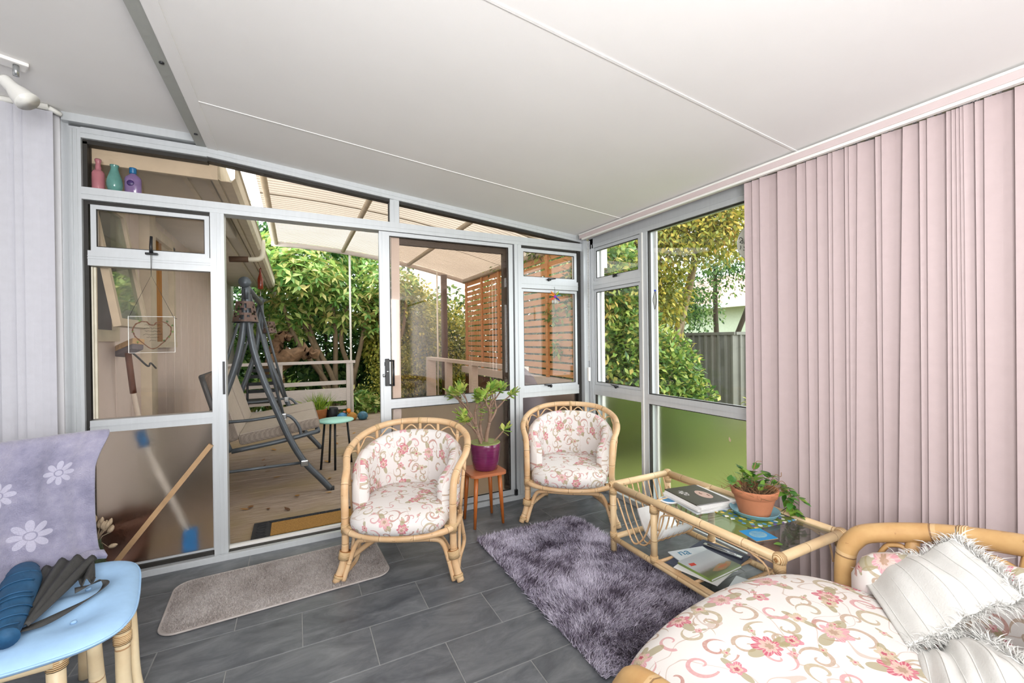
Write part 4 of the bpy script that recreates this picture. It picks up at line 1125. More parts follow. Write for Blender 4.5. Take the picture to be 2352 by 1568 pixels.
for cx, cy, a0 in ((X1 - 0.045, YM - 0.045 + 0.02, 0), (X0 + 0.045, YM - 0.045 + 0.02, 90), (X0 + 0.045, Y0 + 0.045, 180), (X1 - 0.045, Y0 + 0.045, 270)):
    for k in range(5):
        a = math.radians(a0 + k * 22.5); c_.append((cx + 0.03 * math.cos(a), cy + 0.03 * math.sin(a)))
gl.prism(c_, ZT - 0.004, ZT + 0.003).build('glass_top', 'glass_table', ct, True)
ZG = ZT + 0.0032

# ---- magazines, place mat, pot and coaster on the table
def booklet(name, label, c, size, rot, th, cover, page='paper_white', group=None, cat='magazine', sag=0.0):
    """a stapled magazine: page block with a spine, cover sheets top and bottom"""
    t = thing(name, label, cat, c, rot, group)
    w, l = size
    MB().rbox((0, 0, th / 2), (w - 0.004, l - 0.004, th * 0.9), min(th * 0.3, 0.002)).build('pages', page, t)
    def uvbox(z0, z1, dx):
        m = MB(); x0, x1, y0, y1 = -w / 2, w / 2 + dx, -l / 2, l / 2
        vs = [V(x, y, z) for z in (z0, z1) for y in (y0, y1) for x in (x0, x1)]
        fs = [(0, 2, 3, 1), (4, 5, 7, 6), (0, 1, 5, 4), (2, 6, 7, 3), (0, 4, 6, 2), (1, 3, 7, 5)]
        uv = [[((vs[i].x - x0) / (x1 - x0), (vs[i].y - y0) / (y1 - y0)) for i in f] for f in fs]
        return m.add(vs, fs, uv)
    uvbox(th * 0.95, th * 0.95 + 0.0008, 0).build('front_cover', cover, t)
    uvbox(0.0, 0.0008, 0).build('back_cover', cover, t)
    MB().box(-w / 2 - 0.0008, -w / 2, -l / 2, l / 2, 0, th).build('spine', cover, t)
    return t
zz = ZG
specs = [(0.004, 'cover_pale', (0, 0), -0.10, 'magazine with pale cover at the bottom of the stack on the glass'),
         (0.009, 'paper_white', (0.004, 0.004), 0.02, 'thick white catalogue second from the bottom of the magazine stack'),
         (0.008, 'paper_white', (-0.006, 0.002), -0.04, 'white catalogue in the middle of the magazine stack on the glass'),
         (0.010, 'paper_white', (0.002, -0.003), 0.0, 'thick white catalogue just under the dark top magazine')]
for th, cv, off, ro, lb in specs:
    booklet('magazine', lb, (1.825 + off[0], 1.485 + off[1], zz), (0.225, 0.25), math.radians(-6) + ro, th, cv, group='magazines stacked on the glass top'); zz += th + 0.0012
topm = booklet('magazine', 'dark magazine with a face on its cover atop the stack', (1.818, 1.495, zz), (0.20, 0.235), math.radians(-9), 0.003, 'photo_dark', group='magazines stacked on the glass top')
m = MB(); n_ = 20; vs = [V(0.035 + 0.032 * math.cos(2 * PI * k / n_), -0.02 + 0.062 * math.sin(2 * PI * k / n_) * (1.0 if math.sin(2 * PI * k / n_) > 0 else 0.8), 0.0042) for k in range(n_)]
m.add(vs, [tuple(range(n_))]).build('cover_face', 'skin_print', topm)
m = MB(); m.tube([V(0.030, 0.012, 0.0042), V(0.026, 0.0, 0.0043), V(0.030, -0.01, 0.0042)], 0.0022, 5).tube([V(0.050, -0.02, 0.0042), V(0.048, -0.04, 0.0042)], 0.002, 5).build('cover_features', 'heart_brown', topm)
m = MB()
for k in range(60):
    a, r_ = random.uniform(0, 2 * PI), random.random() ** 0.5
    m.cbox((-0.05 + 0.022 * r_ * math.cos(a), 0.035 + 0.035 * r_ * math.sin(a), 0.0042), (0.0035, 0.0035, 0.0004))
m.build('cover_sparkle', 'paper_white', topm, kind='stuff')
cm = thing('paper_leaflet', 'folded white leaflet sticking out behind the magazine stack', 'leaflet', (1.90, 1.60, ZG))
MB().box(-0.06, 0.06, -0.05, 0.05, 0.0, 0.002).build('sheet', 'paper_white', cm)
MB().box(-0.052, 0.03, -0.01, 0.03, 0.002, 0.0024).build('print', 'cover_pale', cm)
cdsk = thing('round_coaster', 'round blue patterned coaster peeping out under the magazine stack', 'coaster', (1.715, 1.578, ZG))
MB().lathe([(0.0, 0.0), (0.048, 0.0), (0.05, 0.002), (0.048, 0.004), (0.0, 0.004)], seg=28).build('disc', 'paper_white', cdsk)
MB().prism([(0.036 * math.cos(a_), 0.036 * math.sin(a_)) for a_ in np.linspace(0, 2 * PI, 25)[:-1]], 0.004, 0.0046).build('print', 'plastic_blue', cdsk)
pm = thing('place_mat', 'green place mat printed with blue and white flowers under the terracotta pot', 'place mat', (1.915, 1.262, ZG))
pm.rotation_euler = (0, 0, math.radians(-6))
MB().rbox((0, 0, 0.002), (0.27, 0.245, 0.004), 0.0015).build('board', 'placemat_print', pm)
sc = thing('plant_saucer', 'glazed light blue saucer under the terracotta plant pot', 'saucer', (1.925, 1.255, ZG + 0.0045))
MB().lathe([(0.0, 0.0), (0.075, 0.0), (0.092, 0.006), (0.104, 0.024), (0.1055, 0.026), (0.102, 0.026), (0.09, 0.010), (0.072, 0.005), (0.0, 0.005)], seg=40).build('dish', 'saucer_blue', sc)
PZ = ZG + 0.0045 + 0.0055
tp = thing('potted_plant', 'straggly green trailing plant in a terracotta pot on the coffee table', 'potted plant', (1.925, 1.255, PZ))
MB().lathe([(0.0, 0.0), (0.064, 0.0), (0.066, 0.004), (0.088, 0.082), (0.0895, 0.085), (0.096, 0.088), (0.102, 0.118), (0.101, 0.121), (0.094, 0.121), (0.086, 0.095), (0.0, 0.09)], seg=44).build('pot', 'terracotta', tp)
MB().lathe([(0.0, 0.104), (0.05, 0.107), (0.09, 0.10)], seg=20).build('soil', 'soil', tp)
rs = random.Random(5)
n_ = 420
ba = np.array([[rs.uniform(-0.07, 0.07), rs.uniform(-0.07, 0.07), 0.10] for _ in range(n_)])
ti = ba + np.array([[rs.gauss(0, 0.035) + b_[0] * 0.5, rs.gauss(0, 0.035) + b_[1] * 0.5, abs(rs.gauss(0.035, 0.02))] for b_ in ba])
strand_cloud('dry_stems', ba, ti, np.full(n_, 0.0009), 'twig_dry', tp, kind='stuff')
def leaf_shape(name, mat, L, Wd, parent, curl=0.15):
    m = MB(); n = 6
    def P(u, v):
        w = Wd * math.sin(PI * (u ** 0.75)) * 0.5 + 0.0006
        return V((v - 0.5) * 2 * w, u * L, -curl * L * u * u + 0.25 * abs(v - 0.5) * w)
    m.grid(P, n, 2)
    return m.build(name, mat, parent)
first = None
def stem_with_leaves(parent, pts, r, mat_stem, leafsrc, start, every, size, two=True, out=0.9):
    c = spl(pts, 6)
    so_ = MB().tube(c, [r, r * 0.5], 6).build('stem', mat_stem, parent)
    k = start
    while k < len(c):
        p = c[k]; tdir = (c[min(k + 1, len(c) - 1)] - c[max(k - 1, 0)]).normalized()
        for s in ((-1, 1) if two else (1,)):
            az = rs.uniform(0, 2 * PI)
            rnd_ = V(math.cos(az), math.sin(az), rs.uniform(-0.2, 0.5))
            d = (tdir * 0.5 + rnd_ * out).normalized()
            q = d.to_track_quat('Y', 'Z').to_euler()
            sc_ = size * rs.uniform(0.7, 1.2)
            share('leaf', leafsrc, so_, p, q, (sc_, sc_, sc_))
        k += every
lt = leaf_shape('leaf', 'leaf_trailing', 0.042, 0.030, tp); lt.location = (0.02, 0.03, 0.135); lt.rotation_euler = (0.8, 0, 0.4)
lt2 = leaf_shape('leaf', 'leaf_trailing', 0.055, 0.024, tp, 0.25); lt2.location = (-0.02, 0.01, 0.125); lt2.rotation_euler = (0.5, 0.2, 2.4)
for (pts, r_, st, ev, sz, src) in [
    ([(0.03, 0.03, 0.1), (0.045, 0.04, 0.16), (0.06, 0.03, 0.215)], 0.0022, 3, 2, 1.0, lt),
    ([(0.0, 0.04, 0.1), (0.005, 0.06, 0.15), (0.02, 0.07, 0.19)], 0.002, 3, 2, 1.05, lt),
    ([(0.05, 0.0, 0.1), (0.075, -0.01, 0.15), (0.09, -0.02, 0.165)], 0.0018, 2, 2, 1.0, lt2),
    ([(-0.05, 0.02, 0.1), (-0.07, 0.04, 0.135), (-0.105, 0.06, 0.15)], 0.0018, 3, 2, 0.9, lt),
    ([(-0.03, -0.04, 0.1), (-0.03, -0.05, 0.14), (-0.04, -0.07, 0.16)], 0.0018, 3, 3, 0.8, lt2),
    ([(0.02, 0.0, 0.1), (0.02, 0.01, 0.14), (0.01, 0.02, 0.17)], 0.0018, 3, 2, 1.1, lt2),
    ([(0.06, -0.05, 0.11), (0.10, -0.085, 0.125), (0.115, -0.11, 0.07), (0.12, -0.125, 0.02)], 0.002, 4, 2, 0.85, lt),
    ([(0.07, -0.03, 0.11), (0.115, -0.05, 0.13), (0.135, -0.075, 0.06), (0.14, -0.09, 0.015)], 0.002, 4, 2, 0.9, lt2),
    ([(0.05, -0.06, 0.11), (0.08, -0.105, 0.11), (0.09, -0.12, 0.05), (0.105, -0.135, 0.018)], 0.002, 4, 2, 0.9, lt),
    ([(0.08, -0.04, 0.11), (0.13, -0.07, 0.12), (0.15, -0.10, 0.09), (0.165, -0.135, 0.06)], 0.0018, 5, 2, 0.8, lt),
    ([(0.07, 0.0, 0.11), (0.12, 0.0, 0.15), (0.15, -0.02, 0.13)], 0.0018, 4, 3, 0.7, lt2)]:
    stem_with_leaves(tp, pts, r_, 'twig_dry', src, st, ev, sz)
for pts in ([(-0.06, 0.03, 0.1), (-0.10, 0.05, 0.13), (-0.125, 0.07, 0.115), (-0.12, 0.085, 0.125)], [(0.06, -0.03, 0.13), (0.10, -0.04, 0.175), (0.125, -0.05, 0.165), (0.13, -0.05, 0.185)], [(0.05, -0.05, 0.12), (0.11, -0.06, 0.15), (0.13, -0.075, 0.125), (0.12, -0.08, 0.10)], [(0.04, 0.03, 0.19), (0.065, 0.03, 0.225), (0.09, 0.02, 0.225)]):
    MB().tube(spl(pts, 6), 0.0014, 6).build('tendril', 'twig_dry', tp)
fl = leaf_shape('loose_leaf', 'leaf_trailing', 0.034, 0.026, None, 0.05); fl.location = (1.745, 1.02, ZG + 0.002); fl.rotation_euler = (0, 0, 0.9); tag(fl, 'single green leaf lying on the glass near the blue coaster', 'leaf')
fl2 = leaf_shape('loose_leaf', 'leaf_trailing', 0.032, 0.024, None, 0.1); fl2.location = (1.782, 1.372, ZG + 0.006); fl2.rotation_euler = (0.2, 0, -0.5); tag(fl2, 'pale green leaf resting on the place mat edge by the magazines', 'leaf')
co = thing('square_coaster', 'bright blue square cork-backed coaster with a white oval badge', 'coaster', (1.738, 1.118, ZG))
co.rotation_euler = (0, 0, math.radians(-14))
MB().rbox((0, 0, 0.0015), (0.108, 0.098, 0.003), 0.001).build('cork', 'stick_pine', co)
MB().rbox((0, 0, 0.0037), (0.107, 0.097, 0.0014), 0.0005).build('print', 'print_blue', co)
MB().prism([(0.037 * math.cos(a_), 0.029 * math.sin(a_)) for a_ in np.linspace(0, 2 * PI, 29)[:-1]], 0.0044, 0.0049).build('oval_badge', 'saucer_blue', co)
m = MB()
for k in range(4):
    y_ = 0.017 - 0.011 * k; x_ = -0.022
    while x_ < 0.022: m.box(x_, x_ + 0.0045, y_, y_ + 0.004, 0.0049, 0.0052); x_ += rs.uniform(0.006, 0.0085)
m.build('small_print', 'print_blue', co)
# ---- reading matter on the lower shelf and in the rack
SZ = 0.1145
fd = thing('ring_binder', 'open navy folder with metal clip lying on the lower shelf', 'binder', (1.865, 1.46, SZ)); fd.rotation_euler = (0, 0, math.radians(12))
MB().box(-0.19, 0.19, -0.125, 0.125, 0, 0.003).build('cover', 'folder_navy', fd)
MB().rbox((0.13, -0.01, 0.009), (0.022, 0.2, 0.01), 0.003).tube([(0.13, -0.08, 0.016), (0.13, 0.07, 0.016)], 0.004, 8).build('clip', 'chrome', fd)
mA = booklet('magazine', 'pale magazine with blue lettering lying under the landscape magazine', (1.815, 1.462, SZ + 0.004), (0.215, 0.25), math.radians(-12), 0.004, 'cover_pale', group='magazines on the lower shelf')
text_obj('title', 'na', 0.075, 'print_teal', mA, (-0.035, 0.072, 0.0049), (0, 0, 0))
mC = booklet('magazine', 'thin brochure edge sticking out at the front of the shelf pile', (1.745, 1.40, SZ + 0.0088), (0.17, 0.21), math.radians(14), 0.003, 'paper_white', group='magazines on the lower shelf')
mB_ = booklet('magazine', 'thick magazine with green landscape cover atop the lower shelf pile', (1.80, 1.405, SZ + 0.013), (0.235, 0.185), math.radians(3), 0.011, 'cover_landscape', group='magazines on the lower shelf')
MB().prism([(-0.098, 0.03), (-0.066, 0.024), (-0.06, 0.044), (-0.092, 0.052)], 0.0112, 0.0120).build('red_badge', 'print_red', mB_)
m = MB(); m.add([V(x_, y_, 0.0120) for x_, y_ in ((-0.05, -0.05), (-0.03, -0.064), (0.02, -0.07), (0.07, -0.062), (0.105, -0.045), (0.09, -0.03), (0.06, -0.036), (0.04, -0.024), (0.0, -0.032), (-0.025, -0.04))], [tuple(range(10))]).build('cover_ruins', 'stick_pine', mB_)
m = MB(); m.add([V(x_, y_, 0.0121) for x_, y_ in ((-0.01, -0.046), (0.02, -0.057), (0.06, -0.053), (0.07, -0.042), (0.03, -0.038))], [tuple(range(5))]).build('cover_ruins', 'terracotta', mB_)
bk = booklet('magazine', 'grey brochure beside the sofa end of the lower shelf', (1.80, 1.13, SZ), (0.2, 0.28), math.radians(20), 0.006, 'cover_pale', group='magazines on the lower shelf')
rk = thing('newspaper', 'folded white newspaper resting in the cane rack', 'newspaper', (1.85, 1.745, 0.122))
m = MB()
for k in range(3):
    m.grid(lambda u, v, k=k: V(-0.10 + 0.24 * u, -0.10 + 0.2 * v, 0.004 + k * 0.006 + 0.42 * (v - 0.45) ** 2), 3, 6)
m.build('pages', 'paper_white', rk, solid=0.004)

# ================================================================== SIDE TABLE AND JADE PLANT
st = thing('side_table', 'small teak side table with tapered legs holding the purple pot', 'side table', (1.145, 2.692, 0))
pts = []
for sx_, sy_, a0 in ((1, 1, 0), (-1, 1, 90), (-1, -1, 180), (1, -1, 270)):
    for k in range(6):
        a = math.radians(a0 + 18 * k); pts.append((sx_ * 0.088 + 0.042 * math.cos(a), sy_ * 0.086 + 0.042 * math.sin(a)))
MB().prism(pts, 0.342, 0.36).build('table_top', 'teak_top', st)
for sx_ in (-1, 1):
    for sy_ in (-1, 1):
        MB().tube([(sx_ * 0.085, sy_ * 0.083, 0.343), (sx_ * 0.094, sy_ * 0.088, 0.18), (sx_ * 0.104, sy_ * 0.095, 0.0)], [0.0155, 0.0135, 0.009], 12).build('leg', 'teak', st)
jp = thing('jade_plant', 'bushy jade plant in a glossy purple glazed pot', 'potted plant', (1.162, 2.69, 0.3605))
MB().lathe([(0.0, 0.0), (0.074, 0.0), (0.083, 0.008), (0.097, 0.07), (0.1035, 0.14), (0.1045, 0.178), (0.102, 0.183), (0.096, 0.18), (0.093, 0.15), (0.0, 0.15)], seg=44).build('pot', 'purple_glaze', jp)
MB().lathe([(0.0955, 0.1815), (0.104, 0.1815), (0.1045, 0.186), (0.100, 0.188), (0.0955, 0.186)], seg=40).build('pot_rim', 'rim_green', jp)
MB().lathe([(0.0, 0.168), (0.06, 0.166), (0.094, 0.160)], seg=24).build('soil', 'bark', jp)
jl = MB()
def PJ(u, v):
    w = 0.0135 * (math.sin(PI * min(1, u * 0.96 + 0.04) ** 1.25)) + 0.0012
    return V((v - 0.5) * 2 * w, u * 0.049, 0.004 * math.sin(PI * v) - 0.004 * u * u)
jl.grid(PJ, 6, 3); jl.grid(lambda u, v: PJ(u, 1 - v) * 1.0 - V(0, 0, 0.006 * math.sin(PI * v) * (0.3 + u * 0.6)), 6, 3)
jleaf = jl.build('leaf', 'leaf_jade', jp)
rj = random.Random(21)
tips = []
def branch(p, d, L, r, depth):
    q = p + d * L * 0.5 + V(rj.uniform(-.006, .006), rj.uniform(-.006, .006), 0); e = p + d * L
    bo = MB().tube(spl([p, q, e], 4), [r, r * 0.72], 8).build('branch', 'jade_stem', jp)
    if depth == 0: tips.append((e, d, bo)); return
    k = 2 if depth < 3 else 3
    for i in range(k):
        az = rj.uniform(0, 2 * PI)
        nd = (d + V(math.cos(az), math.sin(az), 0.25) * rj.uniform(0.35, 0.62)).normalized()
        if nd.z < 0.25: nd.z = 0.3; nd.normalize()
        branch(e, nd, L * rj.uniform(0.62, 0.85), r * 0.66, depth - 1)
for base, d, L, r, dp in ((V(0.005, 0, 0.16), V(0.16, -0.05, 1), 0.16, 0.0155, 3), (V(-0.02, 0.01, 0.16), V(-0.28, 0.05, 1), 0.15, 0.0145, 3), (V(0.0, 0.03, 0.16), V(-0.05, 0.3, 1), 0.14, 0.012, 2), (V(-0.03, -0.02, 0.16), V(-0.45, -0.25, 0.9), 0.11, 0.009, 2), (V(0.045, 0.0, 0.16), V(0.75, -0.12, 0.75), 0.13, 0.007, 0)):
    branch(base, d.normalized(), L, r, dp)
cnt = 0
for e, d, bo in tips:
    for lvl in range(3 if len(tips) * 8 > 300 else 4):
        az0 = rj.uniform(0, PI)
        for s in (0, PI):
            a = az0 + s + lvl * PI / 2
            side = V(math.cos(a), math.sin(a), 0.0); side = (side - d * side.dot(d)).normalized()
            dirv = (side * (1.0 - 0.22 * lvl) + d * (0.25 + 0.35 * lvl)).normalized()
            p = e + d * (-0.012 + 0.011 * lvl)
            q = dirv.to_track_quat('Y', 'Z').to_euler(); k = rj.uniform(0.85, 1.3)
            if cnt == 0: jleaf.parent = bo; jleaf.location = p; jleaf.rotation_euler = q; jleaf.scale = (k, k, k)
            else: share('leaf', jleaf, bo, p, q, (k, k, k))
            cnt += 1

for k_ in range(34):     # leaves low on the inner stems
    e, d, bo = tips[rj.randrange(len(tips))]
    p = e.lerp(V(0.0, 0.0, 0.2), rj.uniform(0.03, 0.5)) + V(rj.gauss(0, 0.014), rj.gauss(0, 0.014), rj.gauss(0, 0.012)); az = rj.uniform(0, 2 * PI)
    q = V(math.cos(az), math.sin(az), 0.3).to_track_quat('Y', 'Z').to_euler(); k = rj.uniform(0.6, 1.0)
    share('leaf', jleaf, bo, p, q, (k, k, k))

# ================================================================== RUGS
rg = thing('shag_rug', 'purple-grey shag rug lying beside the coffee table', 'rug', (1.35, 1.82, 0))
rx0, rx1, ry0, ry1 = 0.985, 1.715, 1.215, 2.435
MB().rbox(((rx0 + rx1) / 2, (ry0 + ry1) / 2, 0.006), (rx1 - rx0 - 0.02, ry1 - ry0 - 0.02, 0.01), 0.004).build('backing', 'cover_grey', rg, True)
n_ = 62000
bx = rng.uniform(rx0, rx1, n_); by = rng.uniform(ry0, ry1, n_)
# rounded far corner
keep = ~((bx > rx1 - 0.06) & (by > ry1 - 0.06) & (np.hypot(bx - (rx1 - 0.06), by - (ry1 - 0.06)) > 0.06))
bx, by = bx[keep], by[keep]; n_ = len(bx)
fx = np.sin(bx * 9 + by * 5) + 0.7 * np.sin(by * 13 - bx * 4); fy = np.cos(by * 8 - bx * 6)
ba = np.stack([bx, by, np.full(n_, 0.008)], 1)
ti = ba + np.stack([0.010 * fx + rng.normal(0, 0.011, n_), 0.010 * fy - 0.006 + rng.normal(0, 0.011, n_), rng.uniform(0.018, 0.032, n_)], 1)
o = strand_cloud('pile', ba - np.array([1.35, 1.82, 0]), ti - np.array([1.35, 1.82, 0]), np.full(n_, 0.0013), 'rug_purple', rg, kind='stuff')
mt = thing('door_mat', 'worn beige-grey rounded carpet mat lying inside the doorway', 'mat', (-0.06, 2.53, 0), math.radians(2.6))
def rrect(w, h, r, n=8):
    out = []
    for sx_, sy_, a0 in ((1, 1, 0), (-1, 1, 90), (-1, -1, 180), (1, -1, 270)):
        for k in range(n + 1):
            a = math.radians(a0 + 90 * k / n); out.append((sx_ * (w / 2 - r) + r * math.cos(a), sy_ * (h / 2 - r) + r * math.sin(a)))
    return out
MB().prism(rrect(0.99, 0.47, 0.075), 0.0005, 0.007).build('backing', 'mat_grey', mt)
MB().tube([V(p[0], p[1], 0.005) for p in rrect(0.99, 0.47, 0.075)], 0.0045, 6, True).build('binding', 'mat_grey', mt)
n_ = 42000
bx = rng.uniform(-0.49, 0.49, n_); by = rng.uniform(-0.23, 0.23, n_)
qx = np.maximum(np.abs(bx) - (0.49 - 0.075), 0); qy = np.maximum(np.abs(by) - (0.23 - 0.075), 0)
k_ = np.hypot(qx, qy) < 0.072; bx, by = bx[k_], by[k_]; n_ = len(bx)
ba = np.stack([bx, by, np.full(n_, 0.006)], 1); ti = ba + np.stack([rng.normal(0, 0.003, n_), rng.normal(0, 0.003, n_), rng.uniform(0.004, 0.009, n_)], 1)
strand_cloud('pile', ba, ti, np.full(n_, 0.0014), 'mat_grey', mt, kind='stuff')

# ================================================================== CANE CHAIR WITH BLUE CUSHION
lc = thing('cane_chair', 'pale cane chair with a light blue seat pad at the left edge', 'chair', (-0.72, 1.83, 0))
CZ = 0.405
outl = spl([(-0.727, 2.128, 0), (-0.642, 2.132, 0), (-0.572, 2.10, 0), (-0.525, 2.02, 0), (-0.488, 1.88, 0), (-0.460, 1.74, 0), (-0.457, 1.665, 0), (-0.475, 1.605, 0), (-0.525, 1.565, 0), (-0.60, 1.545, 0), (-0.70, 1.535, 0), (-0.80, 1.545, 0), (-0.88, 1.60, 0), (-0.91, 1.70, 0), (-0.92, 1.85, 0), (-0.90, 2.0, 0), (-0.86, 2.09, 0)], 5, True)
cc = V(-0.69, 1.83, 0)
tufts = [V(-0.60, 1.72, 0), V(-0.635, 1.93, 0), V(-0.79, 1.72, 0), V(-0.79, 1.93, 0)]
rings = [(0.0, 1.0), (0.12, 1.0), (0.25, 1.0), (0.38, 1.0), (0.5, 0.99), (0.62, 0.98), (0.74, 0.94), (0.85, 0.86), (0.93, 0.74), (0.985, 0.58), (1.0, 0.45), (0.985, 0.30), (0.93, 0.12), (0.8, 0.0), (0.0, 0.0)]
vs, fs = [], []; no = len(outl)
for a, zz_ in rings:
    for p in outl:
        q = cc + (p - cc) * a
        dz = 0.0
        if zz_ > 0.4: dz = -sum(0.030 * math.exp(-((q - tf).length / 0.06) ** 2) for tf in tufts)
        vs.append(V(q.x, q.y, CZ - 0.012 + 0.055 * zz_ + dz))
for i in range(len(rings) - 1):
    for k in range(no):
        k2 = (k + 1) % no; fs.append((i * no + k, (i + 1) * no + k, (i + 1) * no + k2, i * no + k2))
sc_ = MB().add(vs, fs, None, True).build('seat_pad', 'cushion_blue', lc, True)
MB().tube([cc + (p - cc) * 1.0 + V(0, 0, CZ + 0.013) for p in outl], 0.0035, 6, True).build('piping', 'cushion_blue', sc_, True)
for tf in tufts: MB().lathe([(0.0, 0.004), (0.006, 0.003), (0.008, -0.002)], (tf.x, tf.y, CZ + 0.018), 10).build('tuft', 'cushion_blue', sc_, True)
fr_ = [(-0.52, 1.79, 0.372), (-0.607, 1.625, 0.372), (-0.87, 1.615, 0.372), (-0.95, 1.97, 0.372), (-0.72, 2.12, 0.372), (-0.55, 2.03, 0.372)]
for a, b in zip(fr_, fr_[1:] + fr_[:1]): MB().tube([a, b], 0.017, 10).build('seat_rail', 'cane_light', lc, True)
MB().tube([(-0.607, 1.635, 0.0), (-0.607, 1.638, 0.2), (-0.61, 1.64, 0.385)], 0.0205, 12).build('leg', 'cane_light', lc, True)
MB().tube(spl([(-0.49, 1.80, 0.0), (-0.508, 1.795, 0.14), (-0.511, 1.795, 0.27), (-0.513, 1.795, 0.385)], 5), [0.021, 0.0195, 0.0205], 12).build('leg', 'cane_light', lc, True)
MB().tube(spl([(-0.468, 1.85, 0.0), (-0.490, 1.835, 0.14), (-0.496, 1.83, 0.3), (-0.50, 1.83, 0.375)], 5), 0.015, 10).build('leg_brace', 'cane_light', lc, True)
MB().tube(spl([(-0.548, 1.79, 0.0), (-0.556, 1.745, 0.2), (-0.545, 1.685, 0.37)], 5), [0.021, 0.019, 0.017], 10).build('leg', 'cane_light', lc, True)
MB().tube([(-0.88, 1.62, 0.0), (-0.87, 1.62, 0.385)], 0.0205, 10).build('leg', 'cane_light', lc, True)
for b_, t_ in (((-0.97, 1.99), (-1.045, 1.955)), ((-0.72, 2.15), (-0.755, 2.205))):
    MB().tube(spl([(b_[0], b_[1], 0.0), (b_[0], b_[1], 0.36), (t_[0], t_[1], 0.66), (t_[0] - 0.0, t_[1] + 0.012, 0.885)], 5), 0.019, 10).build('back_post', 'cane_light', lc, True)
MB().tube([(-1.05, 1.962, 0.885), (-0.755, 2.215, 0.885)], 0.019, 10).build('back_rail', 'cane_light', lc, True)
MB().tube([(-1.045, 1.955, 0.62), (-0.757, 2.203, 0.62)], 0.012, 10).build('back_rail', 'cane_light', lc, True)
for z, p in ((0.37, (-0.607, 1.638)), (0.30, (-0.511, 1.795)), (0.34, (-0.512, 1.795))):
    m = MB(); ring_wrap(m, (p[0], p[1], z), (0, 0, 1), 0.0235, 0.05 if z > 0.35 else 0.03); m.build('wrap', 'cane_wrap', lc, True)

# towel thrown over the chair back
tw = thing('towel', 'lilac terry towel woven with daisies draped over the cane chair back', 'towel', (-0.88, 2.07, 0.42))
t0, t1 = V(-1.05, 1.925, 0), V(-0.73, 2.175, 0)
ex = (t1 - t0).normalized(); nf = V(ex.y, -ex.x, 0)     # nf points into the room
prof = [(-0.045, 0.60), (-0.05, 0.75), (-0.045, 0.88), (-0.02, 0.922), (0.012, 0.925), (0.032, 0.90), (0.040, 0.84), (0.042, 0.76), (0.044, 0.66), (0.047, 0.57), (0.055, 0.50), (0.075, 0.465), (0.105, 0.462), (0.115, 0.475), (0.095, 0.488), (0.075, 0.480)]
pc = spl([V(a, 0, b) for a, b in prof], 4)
def TW(u, v):
    k = v * (len(pc) - 1); i = min(int(k), len(pc) - 2); q = pc[i].lerp(pc[i + 1], k - i)
    wv = 0.010 * math.sin(u * 15 + q.z * 6) * min(1.0, max(0.0, (0.93 - q.z) * 3)) + 0.004 * math.sin(u * 31 + 1.3)
    ext = 0.43 + (0.045 * max(0, (q.z - 0.80) / 0.12) ** 1.5 if q.z > 0.80 and q.x > -0.03 else 0.0) - 0.012 * math.sin((q.z - 0.45) * 6.5)
    edge = max(0.0, (u - 0.86) / 0.14)
    p = t0 + ex * (u * ext) + nf * (q.x + wv + edge ** 2 * 0.018)
    fold = 0.018 * math.sin(u * 9) if q.z < 0.50 else 0.0
    return V(p.x, p.y, q.z + fold * 0.6 - 0.012 * u)
MB().grid(TW, 46, 60, lambda u, v: (u * 0.43, pc[min(int(v * (len(pc) - 1)), len(pc) - 1)].z - 0.43)).build('cloth', 'towel_lilac', tw, True, solid=0.006)

# folded umbrellas on the blue pad
un = thing('folded_umbrella', 'navy blue folded umbrella lying on the light blue seat pad', 'umbrella', (-0.74, 1.78, CZ + 0.045))
axp = spl([(-0.812, 1.985, 0.497), (-0.775, 1.88, 0.496), (-0.735, 1.75, 0.488), (-0.70, 1.635, 0.480), (-0.69, 1.60, 0.478)], 6)
m = MB(); m.tube(axp, [0.036, 0.045, 0.04, 0.031, 0.022, 0.027], 18)
m.build('canopy', 'umbrella_navy', un, True)
for k in range(9):
    a = k * 0.75
    i = 1 + int(k * 2.2 + rj.uniform(-1.2, 1.2))
    c = axp[min(i, len(axp) - 2)]; tdir = (axp[min(i + 1, len(axp) - 1)] - axp[max(i - 1, 0)]).normalized()
    s = tdir.cross(V(0, 0, 1)).normalized(); rr_ = float(np.interp(i / len(axp), [0, .2, .4, .6, .8, 1], [0.036, 0.045, 0.04, 0.031, 0.022, 0.027]))
    MB().tube([c + tdir * (0.035 * math.sin(q)) + (s * math.cos(q) + V(0, 0, 1) * math.sin(q)) * (rr_ + 0.0005) for q in np.linspace(-0.3, PI * rj.uniform(0.6, 1.1), 12)], 0.0022, 6).build('fold', 'umbrella_navy', un, True)
ub = thing('folded_umbrella', 'black folded umbrella lying beside the navy one on the seat pad', 'umbrella', (-0.68, 1.85, CZ + 0.045))
def UB(u, v):
    a = V(-0.735, 1.995, 0.49).lerp(V(-0.680, 1.665, 0.467), u)
    ax_ = V(0.16, -0.98, 0).normalized(); s = V(0.98, 0.16, 0)
    w = 0.062 * (1 - u) ** 0.8 + 0.006
    x = (v - 0.5) * 2
    ple = 0.010 * math.sin(v * 22 + u * 3) * (1 - u)
    return a + s * (w * x + 0.03 * (1 - u)) + V(0, 0, 0.022 * (1 - x * x) * (1 - u * 0.6) + ple)
MB().grid(UB, 20, 22).build('canopy', 'strap_black', ub, True, solid=0.004)
MB().grid(lambda u, v: V(-0.665, 1.99, 0.468).lerp(V(-0.615, 1.87, 0.462), u) + V(0.035 * (v - 0.5) * (1.3 - 0.5 * u), 0.02 * (v - 0.5), 0.012 * math.sin(v * 8 + u * 5) + 0.012), 10, 10).build('canopy_flap', 'strap_black', ub, True, solid=0.003)
